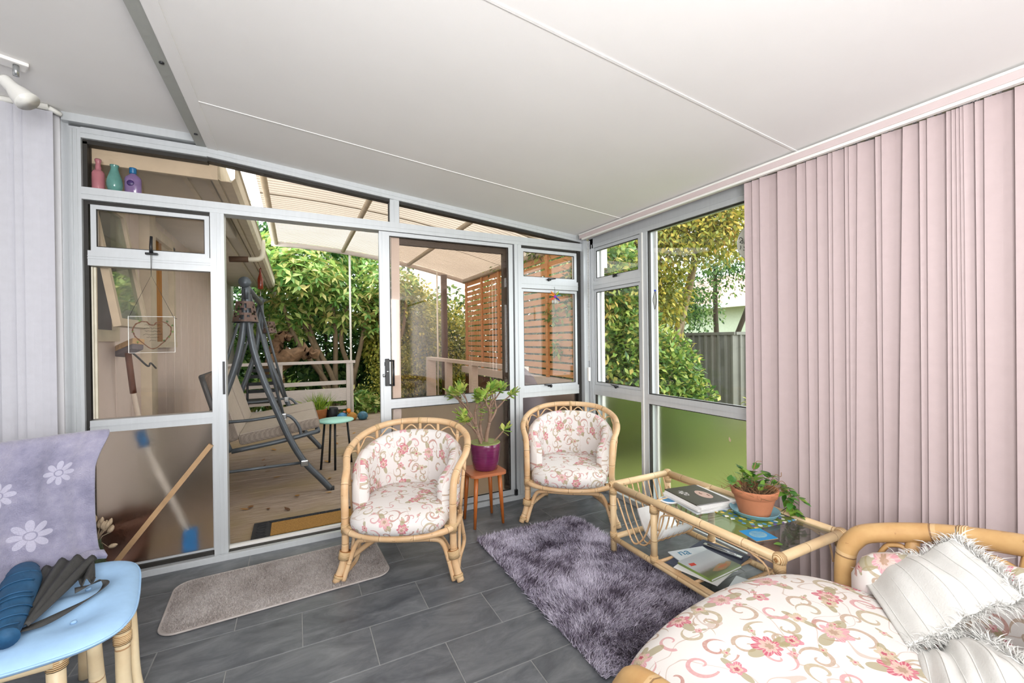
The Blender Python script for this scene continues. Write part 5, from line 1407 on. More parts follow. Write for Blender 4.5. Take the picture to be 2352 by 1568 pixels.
sp2 = spl([(-0.690, 1.655, 0.463), (-0.655, 1.70, 0.452), (-0.615, 1.76, 0.449), (-0.578, 1.815, 0.453), (-0.566, 1.85, 0.462), (-0.582, 1.865, 0.472), (-0.612, 1.855, 0.466), (-0.64, 1.845, 0.463)], 6)
m = MB()
vs = []
for i, p in enumerate(sp2):
    td = (sp2[min(i + 1, len(sp2) - 1)] - sp2[max(i - 1, 0)]).normalized(); s = td.cross(V(0, 0, 1)).normalized() * 0.0085
    tw_ = V(0, 0, 0.006 * math.sin(i * 0.25))
    vs += [p - s + tw_, p + s - tw_]
m.add(vs, [(2 * i, 2 * i + 1, 2 * i + 3, 2 * i + 2) for i in range(len(sp2) - 1)], None, True).build('strap', 'strap_black', ub, True, solid=0.002)

# ================================================================== THROWS ON THE LOVESEAT
def throw(name, label, C4, sag, folds, fringe_edges, seed, nu=44, nv=44, bump=0.008):
    A, B, Cc, Dd = [Vector(c) for c in C4]
    t = thing(name, label, 'throw', ((A + B + Cc + Dd) / 4))
    rt = random.Random(seed); ph = [rt.uniform(0, 6) for _ in range(5)]
    def F(u, v):
        p = A.lerp(B, u).lerp(Dd.lerp(Cc, u), v)
        f = bump * math.sin(u * folds * PI + 1.2 * math.sin(v * 3 + ph[0]) + ph[1]) + 0.5 * bump * math.sin(u * folds * 2.3 * PI + v * 2 + ph[2]) + 0.3 * bump * math.sin(v * 9 + u * 5 + ph[3])
        return p + V(0.012 * math.sin(v * 4 + ph[4]) * math.sin(PI * u), 0, sag * math.sin(PI * u) ** 0.8 * math.sin(PI * min(1, v)) + f)
    MB().grid(F, nu, nv, lambda u, v: (u, v)).build('cloth', 'throw_white', t, True, solid=0.006)
    # raised woven stripes
    for k in range(7):
        u = 0.06 + 0.88 * k / 6
        MB().tube([F(u, v / 30) + V(0, 0, 0.0035) for v in range(31)], 0.0016, 5).build('woven_stripe', 'throw_white', t, True)
    ba, ti = [], []
    for (fu, out) in fringe_edges:
        for k in range(230):
            s = (k + rt.random()) / 230
            p = F(*fu(s)); d = Vector(out)
            ba.append(p); ti.append(p + d * rt.uniform(0.025, 0.055) + V(rt.gauss(0, 0.012), rt.gauss(0, 0.012), rt.gauss(0, 0.008)))
            ba.append(p); ti.append(p + d * rt.uniform(0.01, 0.04) + V(rt.gauss(0, 0.016), rt.gauss(0, 0.016), rt.gauss(0.004, 0.008)))
    strand_cloud('fringe', np.array([tuple(p) for p in ba]) - np.array(t.location), np.array([tuple(p) for p in ti]) - np.array(t.location), np.full(len(ba), 0.0012), 'throw_white', t, kind='stuff', bend=0.006)
    return t
throw('throw', 'white striped cotton throw with fringed ends against the loveseat arm', [(1.555, 0.672, 0.512), (1.60, 0.475, 0.685), (1.475, 0.325, 0.655), (1.275, 0.46, 0.512)], 0.03, 3, [(lambda s: (s, 0.0), (0.25, 0.25, 0.05)), (lambda s: (s, 1.0), (-0.3, -0.5, -0.1)), (lambda s: (1.0, s), (0.5, -0.3, 0.3))], 3)
throw('throw', 'second white throw bunched low at the bottom of the picture', [(1.30, 0.455, 0.50), (1.375, 0.36, 0.56), (1.24, 0.225, 0.60), (1.10, 0.36, 0.51)], 0.03, 4, [(lambda s: (s, 0.0), (0.3, 0.4, 0.1)), (lambda s: (1.0, s), (0.5, -0.2, 0.1))], 8, bump=0.009)

# ================================================================== SMALL THINGS AT THE GLASS
def bottle(name, label, x, prof, mat, sx=1.0, sy=1.0):
    t = thing(name, label, 'bottle', (x, 2.972, 2.0672), group='coloured glass on the transom ledge')
    MB().lathe(prof, seg=24, sx=sx, sy=sy).build('body', mat, t)
    return t
bottle('glass_bottle', 'pink square-shouldered glass bottle on the transom ledge', -0.915, [(0.0, 0.0), (0.025, 0.0), (0.026, 0.005), (0.026, 0.085), (0.022, 0.097), (0.0115, 0.103), (0.013, 0.108), (0.0115, 0.114), (0.013, 0.119), (0.0105, 0.124), (0.010, 0.140), (0.0135, 0.150), (0.0138, 0.158), (0.011, 0.162), (0.010, 0.15), (0.0, 0.148)], 'bottle_pink')
bv = bottle('glass_vase', 'teal pear-shaped glass vase on the transom ledge', -0.85, [(0.0, 0.0), (0.022, 0.0), (0.027, 0.004), (0.033, 0.026), (0.0345, 0.042), (0.031, 0.066), (0.023, 0.092), (0.0165, 0.115), (0.0155, 0.125), (0.0185, 0.137), (0.0195, 0.140), (0.0165, 0.139), (0.014, 0.125), (0.0, 0.12)], 'bottle_teal'); bv['category'] = 'vase'
b3 = bottle('glass_bottle', 'purple flat glass bottle with blue cap on the transom ledge', -0.774, [(0.0, 0.0), (0.033, 0.0), (0.036, 0.004), (0.036, 0.075), (0.033, 0.086), (0.02, 0.099), (0.0135, 0.104), (0.013, 0.11), (0.0, 0.11)], 'bottle_purple', 1.0, 0.55)
MB().lathe([(0.0, 0.107), (0.0145, 0.107), (0.0155, 0.11), (0.0155, 0.130), (0.0165, 0.134), (0.015, 0.138), (0.0, 0.138)], seg=18).build('cap', 'cap_blue', b3)
MB().lathe([(0.0, 0.0035), (0.013, 0.0035), (0.016, 0.0)], seg=18, M=Matrix.Translation((-0.006, -0.0185, 0.052)) @ Matrix.Rotation(PI / 2, 4, 'X')).build('seal_stamp', 'stamp_violet', b3)

hp = thing('hanging_plaque', 'clear acrylic plaque with a twig heart hanging in the window', 'plaque', (-0.692, 2.925, 1.2))
PY = 2.925
MB().box(-0.790, -0.594, PY, PY + 0.004, 1.205, 1.40).build('sheet', 'acrylic', hp, True)
m = MB(); m.box(-0.7915, -0.7895, PY - 0.0005, PY + 0.0045, 1.204, 1.401).box(-0.5945, -0.5925, PY - 0.0005, PY + 0.0045, 1.204, 1.401).box(-0.79, -0.594, PY - 0.0005, PY + 0.0045, 1.399, 1.401).box(-0.79, -0.594, PY - 0.0005, PY + 0.0045, 1.204, 1.2055)
m.build('polished_edge', 'white_gloss', hp, True)
MB().tube([(-0.786, PY, 1.40), (-0.691, PY - 0.004, 1.622), (-0.598, PY, 1.398), (-0.582, PY - 0.002, 1.388)], 0.0013, 5).tube([(-0.691, PY - 0.004, 1.622), (-0.6945, 2.928, 1.74)], 0.001, 5).tube([(-0.691, PY - 0.004, 1.622), (-0.6885, 2.928, 1.74)], 0.001, 5).build('cord', 'string', hp, True)
hc = [(-0.689, 1.224), (-0.735, 1.262), (-0.766, 1.300), (-0.770, 1.338), (-0.748, 1.366), (-0.718, 1.372), (-0.690, 1.352), (-0.662, 1.372), (-0.632, 1.366), (-0.610, 1.338), (-0.615, 1.30), (-0.645, 1.258)]
hpth = spl([(x, PY - 0.002, z) for x, z in hc], 5, True)
MB().tube(hpth, 0.0022, 6, True).tube([p + V(0.003 * math.sin(i * 1.3), -0.0015, 0.003 * math.cos(i * 1.7)) for i, p in enumerate(hpth)], 0.0014, 5, True).build('twig_heart', 'heart_brown', hp, True)
m = MB()
for x, z in ((-0.772, 1.318), (-0.742, 1.376), (-0.626, 1.374), (-0.604, 1.352), (-0.603, 1.318), (-0.618, 1.29), (-0.752, 1.262), (-0.640, 1.27)):
    for k in range(4):
        a = k * PI / 2 + x * 50
        m.tube([(x, PY - 0.003, z), (x + 0.008 * math.cos(a), PY - 0.003, z + 0.008 * math.sin(a))], [0.0022, 0.0006], 5)
m.build('leaf_sprig', 'leaf_dark', hp, True)
rz = random.Random(3)
for k, (z, w) in enumerate(((1.355, 0.07), (1.336, 0.075), (1.320, 0.07), (1.303, 0.08), (1.287, 0.055), (1.271, 0.03))):
    x = -0.688 - w / 2; pl = []
    while x < -0.688 + w / 2:
        pl.append((x, PY - 0.001, z + rz.uniform(-0.004, 0.004))); x += 0.0028
    MB().tube(pl, 0.0007, 4).build('script_line', 'outline_black', hp, True)

stk = MB().bar((-0.855, 2.914, 0.105), (-0.437, 2.934, 0.672), 0.026, 0.020, (0, 1, 0)).build('security_stick', 'stick_pine', label='bare wooden stick leaning diagonally across the obscured lower pane', cat='stick')
vz = thing('vase', 'green glass vase of dried bunny-tail grass on the floor by the glass', 'vase', (-0.915, 2.885, 0.0))
MB().lathe([(0.0, 0.0), (0.03, 0.0), (0.034, 0.006), (0.036, 0.10), (0.034, 0.16), (0.022, 0.225), (0.0155, 0.25), (0.017, 0.258), (0.0145, 0.256), (0.013, 0.24), (0.0, 0.23)], seg=20).build('vessel', 'vase_green', vz)
bt = MB().lathe([(0.0, 0.0), (0.006, 0.004), (0.0105, 0.016), (0.0095, 0.028), (0.004, 0.039), (0.0, 0.042)], seg=8).build('seed_head', 'dried_grass', vz, loc=(0, 0, 0.3))
rv = random.Random(12)
for k in range(22):
    a = rv.uniform(0, 2 * PI); rr_ = rv.uniform(0.01, 0.05); zt = 0.27 + rv.uniform(0, 0.095)
    tip = V(rr_ * math.cos(a), rr_ * math.sin(a) * 0.6, zt)
    if k in (3, 9): tip = V(-0.042 if k == 3 else 0.05, -0.02, 0.215)
    MB().tube([V(0, 0, 0.24), tip * 0.5 + V(0, 0, 0.13), tip], 0.0009, 4).build('stalk', 'dried_grass', vz)
    d = (tip - V(0, 0, 0.2)).normalized(); q = d.to_track_quat('Z', 'Y').to_euler(); s = rv.uniform(0.8, 1.15)
    if k == 0: bt.location = tip; bt.rotation_euler = q
    else: share('seed_head', bt, vz, tip, q, (s, s, s))

sn = thing('suncatcher', 'small rainbow-petalled bead suncatcher hanging in the corner window', 'suncatcher', (1.904, 2.925, 1.55))
MB().tube([(1.906, 2.94, 1.685), (1.904, 2.925, 1.665), (1.904, 2.925, 1.60)], 0.0015, 5).build('cord', 'string', sn, True)
MB().lathe([(0.0, -0.012), (0.009, -0.008), (0.012, 0), (0.009, 0.008), (0, 0.012)], (1.904, 2.925, 1.604), 14).build('bead', 'bead_purple', sn, True)
for k, (mm, ang) in enumerate((('bead_red', 215), ('bead_orange', 165), ('bead_orange', 135), ('bead_lime', 50), ('bead_teal', 12), ('bead_blue', 322))):
    a = math.radians(ang); d = V(math.cos(a), 0, math.sin(a)); p = V(1.904, 2.922, 1.604)
    MB().tube([p + d * t_ for t_ in (0.010, 0.02, 0.036, 0.052, 0.06)], [0.003, 0.007, 0.0095, 0.005, 0.001], 8, sy=0.6).build('petal', mm, sn, True)
MB().lathe([(0.0, -0.012), (0.010, -0.006), (0.012, 0), (0.008, 0.01), (0, 0.013)], (1.906, 2.925, 1.637), 8).lathe([(0.0, -0.024), (0.014, -0.008), (0.016, 0.004), (0.006, 0.02), (0, 0.026)], (1.904, 2.925, 1.562), 8).lathe([(0.0, -0.014), (0.008, -0.004), (0.004, 0.012), (0, 0.016)], (1.928, 2.925, 1.555), 8).lathe([(0.0, -0.014), (0.008, -0.004), (0.004, 0.012), (0, 0.016)], (1.88, 2.925, 1.56), 8).build('crystal_drop', 'crystal', sn, True)
dr = thing('glass_ornament', 'leaf-shaped leadlight ornament with blue bead on the side window', 'ornament', (2.225, 2.153, 1.45))
pl = spl([(2.225, 2.150, 1.572), (2.225, 2.166, 1.54), (2.225, 2.170, 1.51), (2.225, 2.160, 1.475), (2.225, 2.154, 1.452), (2.225, 2.146, 1.475), (2.225, 2.139, 1.51), (2.225, 2.142, 1.54)], 4, True)
MB().tube(pl, 0.0022, 5, True).build('rim', 'outline_black', dr, True)
MB().poly_flat(pl).build('pane', 'crystal', dr, True, solid=0.002)
MB().lathe([(0.0, -0.008), (0.007, -0.004), (0.008, 0), (0.006, 0.005), (0, 0.008)], (2.225, 2.150, 1.581), 12).build('bead', 'bead_blue', dr, True)
mn = thing('moon_ornament', 'round pale glass disc with an inked face half hidden by the blind', 'ornament', (2.232, 1.46, 1.665))
MX = 2.232
TM = Matrix.Translation((MX, 1.435, 1.775)) @ Matrix.Rotation(PI / 2, 4, 'Y')
MB().lathe([(0.0, -0.002), (0.104, -0.002), (0.106, 0), (0.104, 0.002), (0.0, 0.002)], seg=40, M=TM).build('disc', 'moon_disc', mn, True)
MB().tube([TM @ V(0.105 * math.cos(a), 0.105 * math.sin(a), 0) for a in np.linspace(0, 2 * PI, 41)[:-1]], 0.0028, 5, True).build('rim', 'chrome', mn, True)
def ink(pts): return MB().tube(spl([(MX - 0.004, 1.435 + a, 1.775 + b) for a, b in pts], 5), 0.0016, 5).build('ink_line', 'outline_black', mn, True)
ink([(0.052, 0.088), (0.054, 0.05), (0.058, 0.012), (0.06, -0.004), (0.05, -0.016), (0.046, -0.026), (0.060, -0.028), (0.064, -0.02)])
ink([(0.095, 0.025), (0.088, 0.034), (0.078, 0.032), (0.068, 0.02)]); ink([(0.088, 0.008), (0.072, 0.018), (0.070, 0.000), (0.088, 0.008)])
ink([(0.05, 0.018), (0.046, 0.024), (0.042, 0.014)]); ink([(0.058, -0.035), (0.054, -0.045), (0.044, -0.058)]); ink([(0.068, -0.038), (0.06, -0.042)]); ink([(0.084, -0.01), (0.082, -0.022), (0.087, -0.032)])
MB().poly_flat([(MX - 0.003, 1.435 + a, 1.775 + b) for a, b in ((0.05, -0.02), (0.04, -0.02), (0.038, -0.05), (0.048, -0.046), (0.052, -0.034))]).build('yellow_glass', 'moon_yellow', mn, True)
MB().tube([(MX, 1.435, 1.88), (MX + 0.01, 1.435, 2.02)], 0.001, 5).build('cord', 'string', mn, True)
db = MB(); db.rbox((1.523, 2.925, 0.058), (0.024, 0.02, 0.045), 0.004).build('door_stop', 'black_plastic', label='small black rubber door stop at the foot of the sliding door', cat='door stop')
lg = leaf_shape('stuck_leaf', 'dried_grass', 0.032, 0.013, None, 0.0); lg.location = (2.262, 1.617, 0.636); lg.rotation_euler = (PI / 2, 0.3, 1.45); tag(lg, 'pale dry leaf stuck on the obscured green lower pane', 'leaf')

# ================================================================== OUTSIDE
DZ = -0.03
ground = MB().box(-14, 26, D + 0.1, 34, -0.62, -0.40).build('ground', 'earth', label='dark planted garden soil beyond the deck', cat='ground', kind='structure')
lawn = MB().box(R + 0.16, 26, -8, 20, -0.5, -0.16).build('lawn', 'lawn', label='green lawn outside the blind wall', cat='lawn', kind='structure')
# grass blades close to the side window
n_ = 26000
ba = np.stack([rng.uniform(R + 0.2, 6.0, n_), rng.uniform(-0.5, 6.5, n_), np.full(n_, -0.16)], 1)
ti = ba + np.stack([rng.normal(0, 0.02, n_), rng.normal(0, 0.02, n_), rng.uniform(0.03, 0.085, n_)], 1)
strand_cloud('grass', ba, ti, np.full(n_, 0.003), 'lawn_blades', label='short bright green grass blades on the lawn', cat='grass', kind='stuff')

deck = thing('floor_deck', 'weathered timber deck of boards running along the house front', 'deck', (0.6, 5.4, DZ), kind='structure')
bsrc = None; k = 0; y = D + 0.135
while y < 8.05:
    if bsrc is None: bsrc = MB().rbox((0, 0, -0.0125), (3.32, 0.138, 0.025), 0.004).build('deck_board', 'deck_board', deck); o = bsrc
    else: o = share('deck_board', bsrc, deck, (0, 0, 0))
    o.location = (0.62 - 0.6, y + 0.07 - 5.4, random.uniform(-0.001, 0.001)); y += 0.1425
MB().box(-1.05, 2.28, D + 0.13, 8.05, -0.2, -0.07).build('bearer', 'deck_dark', deck, True)

# ---- house side wall with eaves
hw = thing('wall_house', 'cream painted side wall of the house along the deck', 'wall', (-1.05, 6, 0), kind='structure')
src = None; y = D + 0.1
while y < 9.35:
    w = 0.30
    if src is None: src = MB().rbox((-0.05, 0, 1.0), (0.1, w - 0.008, 2.75), 0.006).build('cladding_board', 'house_cream', hw); o = src
    else: o = share('cladding_board', src, hw, (0, 0, 0))
    o.location = (0, y + w / 2 - 6, 0); y += w
MB().box(-1.20, -1.105, D + 0.1, 9.4, -0.3, 2.4).build('wall_core', 'house_cream', hw, True)
MB().box(-1.2, -0.40, D + 0.1, 9.3, 2.30, 2.33).build('soffit', 'soffit', hw, True)
for x in (-0.62, -0.5): MB().box(x, x + 0.03, D + 0.1, 9.3, 2.285, 2.30).build('soffit_batten', 'fascia_cream', hw, True)
MB().box(-0.43, -0.40, D + 0.1, 9.3, 2.22, 2.42).build('fascia', 'fascia_cream', hw, True)
MB().box(-1.055, -0.40, D + 0.08, D + 0.1, 2.22, 2.6).build('fascia_return', 'fascia_cream', hw, True)
gt = MB(); gp = [(-0.40, 2.34), (-0.40, 2.235), (-0.385, 2.225), (-0.335, 2.225), (-0.315, 2.25), (-0.312, 2.34), (-0.30, 2.345)]
vs = [V(x, y_, z) for y_ in (D + 0.1, 9.25) for x, z in gp]; ng = len(gp)
gt.add(vs, [(i, i + 1, ng + i + 1, ng + i) for i in range(ng - 1)]).build('gutter', 'fascia_cream', hw, True, solid=0.004)
MB().tube(spl([(-0.30, 5.2, 2.34), (-0.30, 5.2, 2.20), (-0.325, 5.2, 2.145), (-0.39, 5.2, 2.13), (-0.46, 5.2, 2.128)], 5), 0.026, 10).build('overflow_pipe', 'fascia_cream', hw, True)
MB().tube([(-0.43, 5.2, 2.128), (-0.60, 5.2, 2.118)], 0.03, 10).build('overflow_sleeve', 'post_brown', hw, True)
MB().tube(spl([(-0.35, 9.15, 2.24), (-0.35, 9.15, 2.12), (-0.40, 9.15, 2.06), (-0.55, 9.15, 2.04)], 4), 0.035, 8).build('downpipe', 'white_paint', hw, True)
MB().box(-1.05, -0.985, 4.14, 4.30, DZ, 2.30).build('corner_board', 'fascia_cream', hw, True)
MB().rbox((-0.52, 4.35, 2.262), (0.075, 0.75, 0.05), 0.012).build('batten_light', 'white_gloss', hw, True)
# air unit / timber slab under the eave
MB().box(-0.62, -0.36, 3.55, 4.05, 2.335, 2.40).build('eave_board', 'beam_grey', hw, True)

hw1 = thing('window_6', 'white awning window in the house wall propped open', 'window', (-1.05, 3.3, 1.3), kind='structure')
MB().box(-1.05, -1.02, 3.05, 3.62, 1.27, 1.34).box(-1.05, -1.02, 3.05, 3.10, 1.34, 2.12).box(-1.05, -1.02, 3.57, 3.62, 1.34, 2.12).box(-1.05, -1.0, 3.05, 3.62, 2.10, 2.16).build('frame', 'fascia_cream', hw1, True)
TS = Matrix.Translation((-1.015, 0, 2.10)) @ Matrix.Rotation(math.radians(-9), 4, 'Y') @ Matrix.Translation((0, 0, -2.10))
m = MB()
for b in ((3.08, 3.12, 1.34, 2.10), (3.55, 3.59, 1.34, 2.10), (3.12, 3.55, 1.34, 1.385), (3.12, 3.55, 2.055, 2.10)): m.box(0, 0.035, b[0], b[1], b[2], b[3], TS)
so = m.build('sash', 'fascia_cream', hw1, True)
MB().box(0.012, 0.018, 3.12, 3.55, 1.385, 2.055, TS).build('pane', 'glass_window_green', so, True)
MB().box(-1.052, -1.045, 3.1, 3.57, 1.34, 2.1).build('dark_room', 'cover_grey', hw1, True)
hw2 = thing('window_7', 'house window with an ochre curtain beyond the corner board', 'window', (-1.05, 4.6, 0.9), kind='structure')
MB().box(-1.05, -1.0, 4.30, 4.34, 1.25, 2.15).box(-1.05, -1.0, 4.92, 4.98, 1.25, 2.15).box(-1.05, -0.99, 4.30, 4.98, 1.22, 1.27).box(-1.05, -1.0, 4.30, 4.98, 2.12, 2.2).build('frame', 'fascia_cream', hw2, True)
m = MB(); m.grid(lambda u, v: V(-1.035 + 0.008 * math.sin(u * 30), 4.34 + 0.34 * u, 1.27 + 0.85 * v), 24, 2).build('curtain', 'curtain_ochre', hw2, True, solid=0.003)
MB().box(-1.045, -1.04, 4.34, 4.92, 1.27, 2.12).build('pane', 'soffit', hw2, True)

# ---- roofing over the deck
def roof_z(x): return 2.90 - 0.042 * (x + 0.3) ** 2
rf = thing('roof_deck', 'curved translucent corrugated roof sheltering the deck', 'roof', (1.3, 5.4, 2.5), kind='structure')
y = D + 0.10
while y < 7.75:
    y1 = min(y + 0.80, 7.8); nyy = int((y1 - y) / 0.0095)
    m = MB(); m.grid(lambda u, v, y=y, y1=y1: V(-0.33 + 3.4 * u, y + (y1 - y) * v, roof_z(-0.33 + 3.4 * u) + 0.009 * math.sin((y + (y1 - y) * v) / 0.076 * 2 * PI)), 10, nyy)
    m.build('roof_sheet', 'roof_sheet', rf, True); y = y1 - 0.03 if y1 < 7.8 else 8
for x in (-0.26, 0.74, 1.86, 2.95):
    MB().tube([(x, D + 0.12, roof_z(x) - 0.05), (x, 7.8, roof_z(x) - 0.05)], 0.032 if x != 2.95 else 0.045, 10).build('purlin', 'rafter', rf, True)
for yy in (7.78, 5.4):
    if yy == 7.78: MB().tube([(x, yy, roof_z(x) - 0.055) for x in np.linspace(-0.33, 3.0, 14)], 0.04, 10).build('rafter', 'rail_white', rf, True)
MB().tube([(0.85, 7.78, DZ), (0.85, 7.78, roof_z(0.85) - 0.09)], 0.017, 8).build('post', 'white_gloss', rf, True)
MB().tube([(2.38, 7.70, DZ), (2.38, 7.70, roof_z(2.38) - 0.05)], 0.015, 8).build('post', 'white_gloss', rf, True)
MB().tube([(2.53, 7.75, -0.4), (2.53, 7.75, roof_z(2.53) - 0.06)], 0.06, 10).build('post', 'post_brown', rf, True)

MB().box(2.93, 3.02, 3.60, 3.70, 2.02, 2.44).build('post_cap', 'white_gloss', rf, True)
# ---- deck railings
r1 = thing('deck_railing', 'white timber railing across the far end of the deck', 'railing', (0.0, 7.82, DZ), group='white deck railings')
MB().box(-1.0, 0.92, 7.76, 7.86, 0.885, 0.93).build('top_rail', 'rail_white', r1, True)
for x in (-0.95, -0.25, 0.83):
    MB().box(x - 0.055, x + 0.055, 7.785, 7.86, -0.3 if x > 0 else DZ, 0.886).build('post', 'rail_white', r1, True)
for z0, z1, dy in ((0.52, 0.585, 0.03), (0.24, 0.46, 0.0), (0.09, 0.15, 0.03)):
    MB().box(-0.90, 0.80, 7.80 + dy, 7.83 + dy, z0, z1).build('board', 'rail_white', r1, True)
r2 = thing('deck_railing', 'white timber railing along the garden side of the deck', 'railing', (2.25, 6.0, DZ), group='white deck railings')
MB().box(2.20, 2.31, 4.1, 7.86, 0.90, 0.95).build('top_rail', 'rail_white', r2, True)
for yy in (4.2, 5.6, 6.7, 7.75):
    MB().box(2.20 if yy < 7 else 2.18, 2.30 if yy < 7 else 2.34, yy - 0.05, yy + 0.05, -0.3, 0.90).build('post', 'rail_white', r2, True)
MB().box(2.23, 2.26, 4.25, 7.7, 0.0, 0.12).build('board', 'rail_white', r2, True)

# ---- timber slat screen
sc_ = thing('slat_screen', 'orange-brown horizontal timber slat screen on the boundary', 'screen', (2.97, 5.4, 0))
src = None
for i in range(17):
    z = 0.815 + i * 0.0945
    if src is None: src = MB().rbox((0, 0, 0), (0.018, 4.0, 0.070), 0.003).build('slat', 'screen_timber', sc_); o = src
    else: o = share('slat', src, sc_, (0, 0, 0))
    o.location = (0.0, 0.375 + random.uniform(-0.015, 0.015), z); o.rotation_euler = (random.uniform(-0.0015, 0.0015), 0, 0)
for yy in (3.82, 4.72, 5.45, 6.2, 6.9, 7.66):
    MB().box(2.935, 2.962, yy - 0.03, yy + 0.03, 0.76, 2.40).build('post', 'screen_timber', sc_, True)
MB().box(2.93, 3.0, 3.76, 7.78, 2.375, 2.44).build('top_rail', 'screen_timber', sc_, True)
MB().box(2.88, 3.02, 3.76, 7.78, 0.64, 0.755).build('bottom_rail', 'rail_white', sc_, True)
for k in range(4): MB().box(2.955, 2.98, 3.76, 7.78, -0.25 + 0.22 * k, -0.055 + 0.22 * k).build('base_board', 'brown_wood', sc_, True)

# ---- covered barbecue by the railing
cv = thing('covered_barbecue', 'lumpy grey fabric cover over a barbecue beside the deck railing', 'cover', (2.02, 3.75, DZ))
def CV(u, v):
    a = 2 * PI * u
    prof = [(0.0, 0.98), (0.10, 0.965), (0.18, 0.90), (0.25, 0.80), (0.31, 0.55), (0.34, 0.25), (0.36, 0.0)]
    k = v * (len(prof) - 1); i = min(int(k), len(prof) - 2); f = k - i
    r_ = prof[i][0] * (1 - f) + prof[i + 1][0] * f; z = prof[i][1] * (1 - f) + prof[i + 1][1] * f
    r_ *= 1 + 0.05 * math.sin(a * 7 + v * 3) * v + 0.04 * math.sin(a * 3)
    return V(r_ * math.cos(a) * 0.8, r_ * math.sin(a) * 0.85, z * (1 + 0.03 * math.sin(a * 2)))
MB().grid(CV, 48, 18).build('cover', 'cover_grey', cv)

# ---- garden swing seat
sw = thing('garden_swing', 'dark grey metal garden swing seat with beige cushions on the deck', 'swing seat', (-0.3, 4.75, DZ))
legp = [(-0.345, 1.70), (-0.343, 1.593), (-0.333, 1.418), (-0.305, 1.206), (-0.238, 0.955), (-0.133, 0.66), (-0.046, 0.433), (0.057, 0.235), (0.173, 0.087), (0.262, 0.0)]
for y_ in (3.98, 5.58):
    MB().tube(spl([(x, y_, z + DZ if z < 0.05 else z) for x, z in legp], 4), 0.026, 10).build('leg', 'swing_metal', sw, True)
    MB().tube(spl([(-0.70 - x, y_, z + DZ if z < 0.05 else z) for x, z in legp], 4), 0.026, 10).build('leg', 'swing_metal', sw, True)
    MB().tube([(-0.35, y_, 1.60), (-0.35, y_, 1.74)], 0.03, 10).build('bracket', 'swing_metal', sw, True)
    MB().tube([(-0.355, y_ - 0.035, 1.735), (-0.355, y_ + 0.02, 1.735)], 0.043, 18).build('hub', 'swing_metal', sw, True)
    MB().tube([(-0.79, y_, 0.235), (0.06, y_, 0.235)], 0.012, 8).build('tie_rod', 'swing_metal', sw, True)
    MB().rbox((0.055, y_ - 0.03, 0.235), (0.06, 0.01, 0.05), 0.008).build('clamp', 'chrome', sw, True)
    MB().tube([(0.255, y_, 0.004 + DZ), (0.283, y_, -0.018 + DZ + 0.02)], 0.028, 10).build('foot', 'black_plastic', sw, True)
MB().tube([(-0.35, 3.98, 1.70), (-0.35, 5.58, 1.70)], 0.028, 10).build('top_beam', 'swing_metal', sw, True)
MB().tube([(-0.70 - 0.06, 3.98, 0.2), (-0.70 - 0.06, 5.58, 0.2)], 0.018, 8).build('rear_tie', 'swing_metal', sw, True)
def seatp(u, w, h):   # u: 0 rear .. 1 front; h above frame
    return V(-0.47 + 0.66 * u, w, 0.375 + 0.10 * u + h)
for y_ in (4.17, 5.42):
    MB().tube(spl([seatp(-0.02, y_, -0.02), seatp(0.5, y_, -0.03), seatp(0.97, y_, -0.02)], 4), 0.02, 8).build('seat_side', 'swing_metal', sw, True)
    MB().tube(spl([(-0.49, y_, 0.35), (-0.58, y_, 0.62), (-0.68, y_, 0.98)], 4), 0.02, 8).build('back_side', 'swing_metal', sw, True)
    MB().tube(spl([(-0.60, y_, 0.60), (-0.35, y_, 0.60), (-0.10, y_, 0.617), (-0.03, y_, 0.585), (0.02, y_, 0.50), (0.035, y_, 0.42)], 5), 0.013, 8).build('arm', 'swing_metal', sw, True)
    MB().tube([(-0.34, y_ * 0.97 + 0.14, 1.66), (-0.10, y_, 0.61)], 0.012, 8).build('hanger', 'swing_metal', sw, True)
    MB().tube([(-0.36, y_ * 0.97 + 0.14, 1.66), (-0.62, y_, 0.70)], 0.012, 8).build('hanger', 'swing_metal', sw, True)
    MB().rbox((-0.10, y_ - 0.016, 0.612), (0.05, 0.008, 0.05), 0.01).build('pivot_plate', 'chrome', sw, True)
MB().tube([seatp(0.97, 4.17, -0.02), seatp(0.97, 5.42, -0.02)], 0.02, 8).build('front_rail', 'swing_metal', sw, True)
MB().tube([(-0.68, 4.17, 0.98), (-0.68, 5.42, 0.98)], 0.02, 8).build('back_rail', 'swing_metal', sw, True)
for ya, yb in ((4.20, 4.78), (4.82, 5.40)):
    m = MB(); M = Matrix.Translation((-0.47, 0, 0.375)) @ Matrix.Rotation(-math.atan2(0.10, 0.66), 4, 'Y')
    m.rbox((0.355, (ya + yb) / 2, 0.05), (0.63, yb - ya, 0.095), 0.028, M); m.build('seat_cushion', 'swing_fabric', sw, True)
    m = MB(); m.rbox((0.355, (ya + yb) / 2, 0.094), (0.60, yb - ya - 0.03, 0.012), 0.004, M); m.build('cushion_top', 'swing_fabric_top', sw, True)
    M = Matrix.Translation((-0.43, 0, 0.45)) @ Matrix.Rotation(math.radians(-17), 4, 'Y')
    m = MB(); m.rbox((-0.055, (ya + yb) / 2, 0.29), (0.11, yb - ya, 0.60), 0.03, M); m.build('back_cushion', 'swing_fabric', sw, True)
    m = MB(); m.rbox((-0.004, (ya + yb) / 2, 0.29), (0.016, yb - ya - 0.03, 0.56), 0.006, M); m.build('cushion_face', 'swing_fabric_top', sw, True)
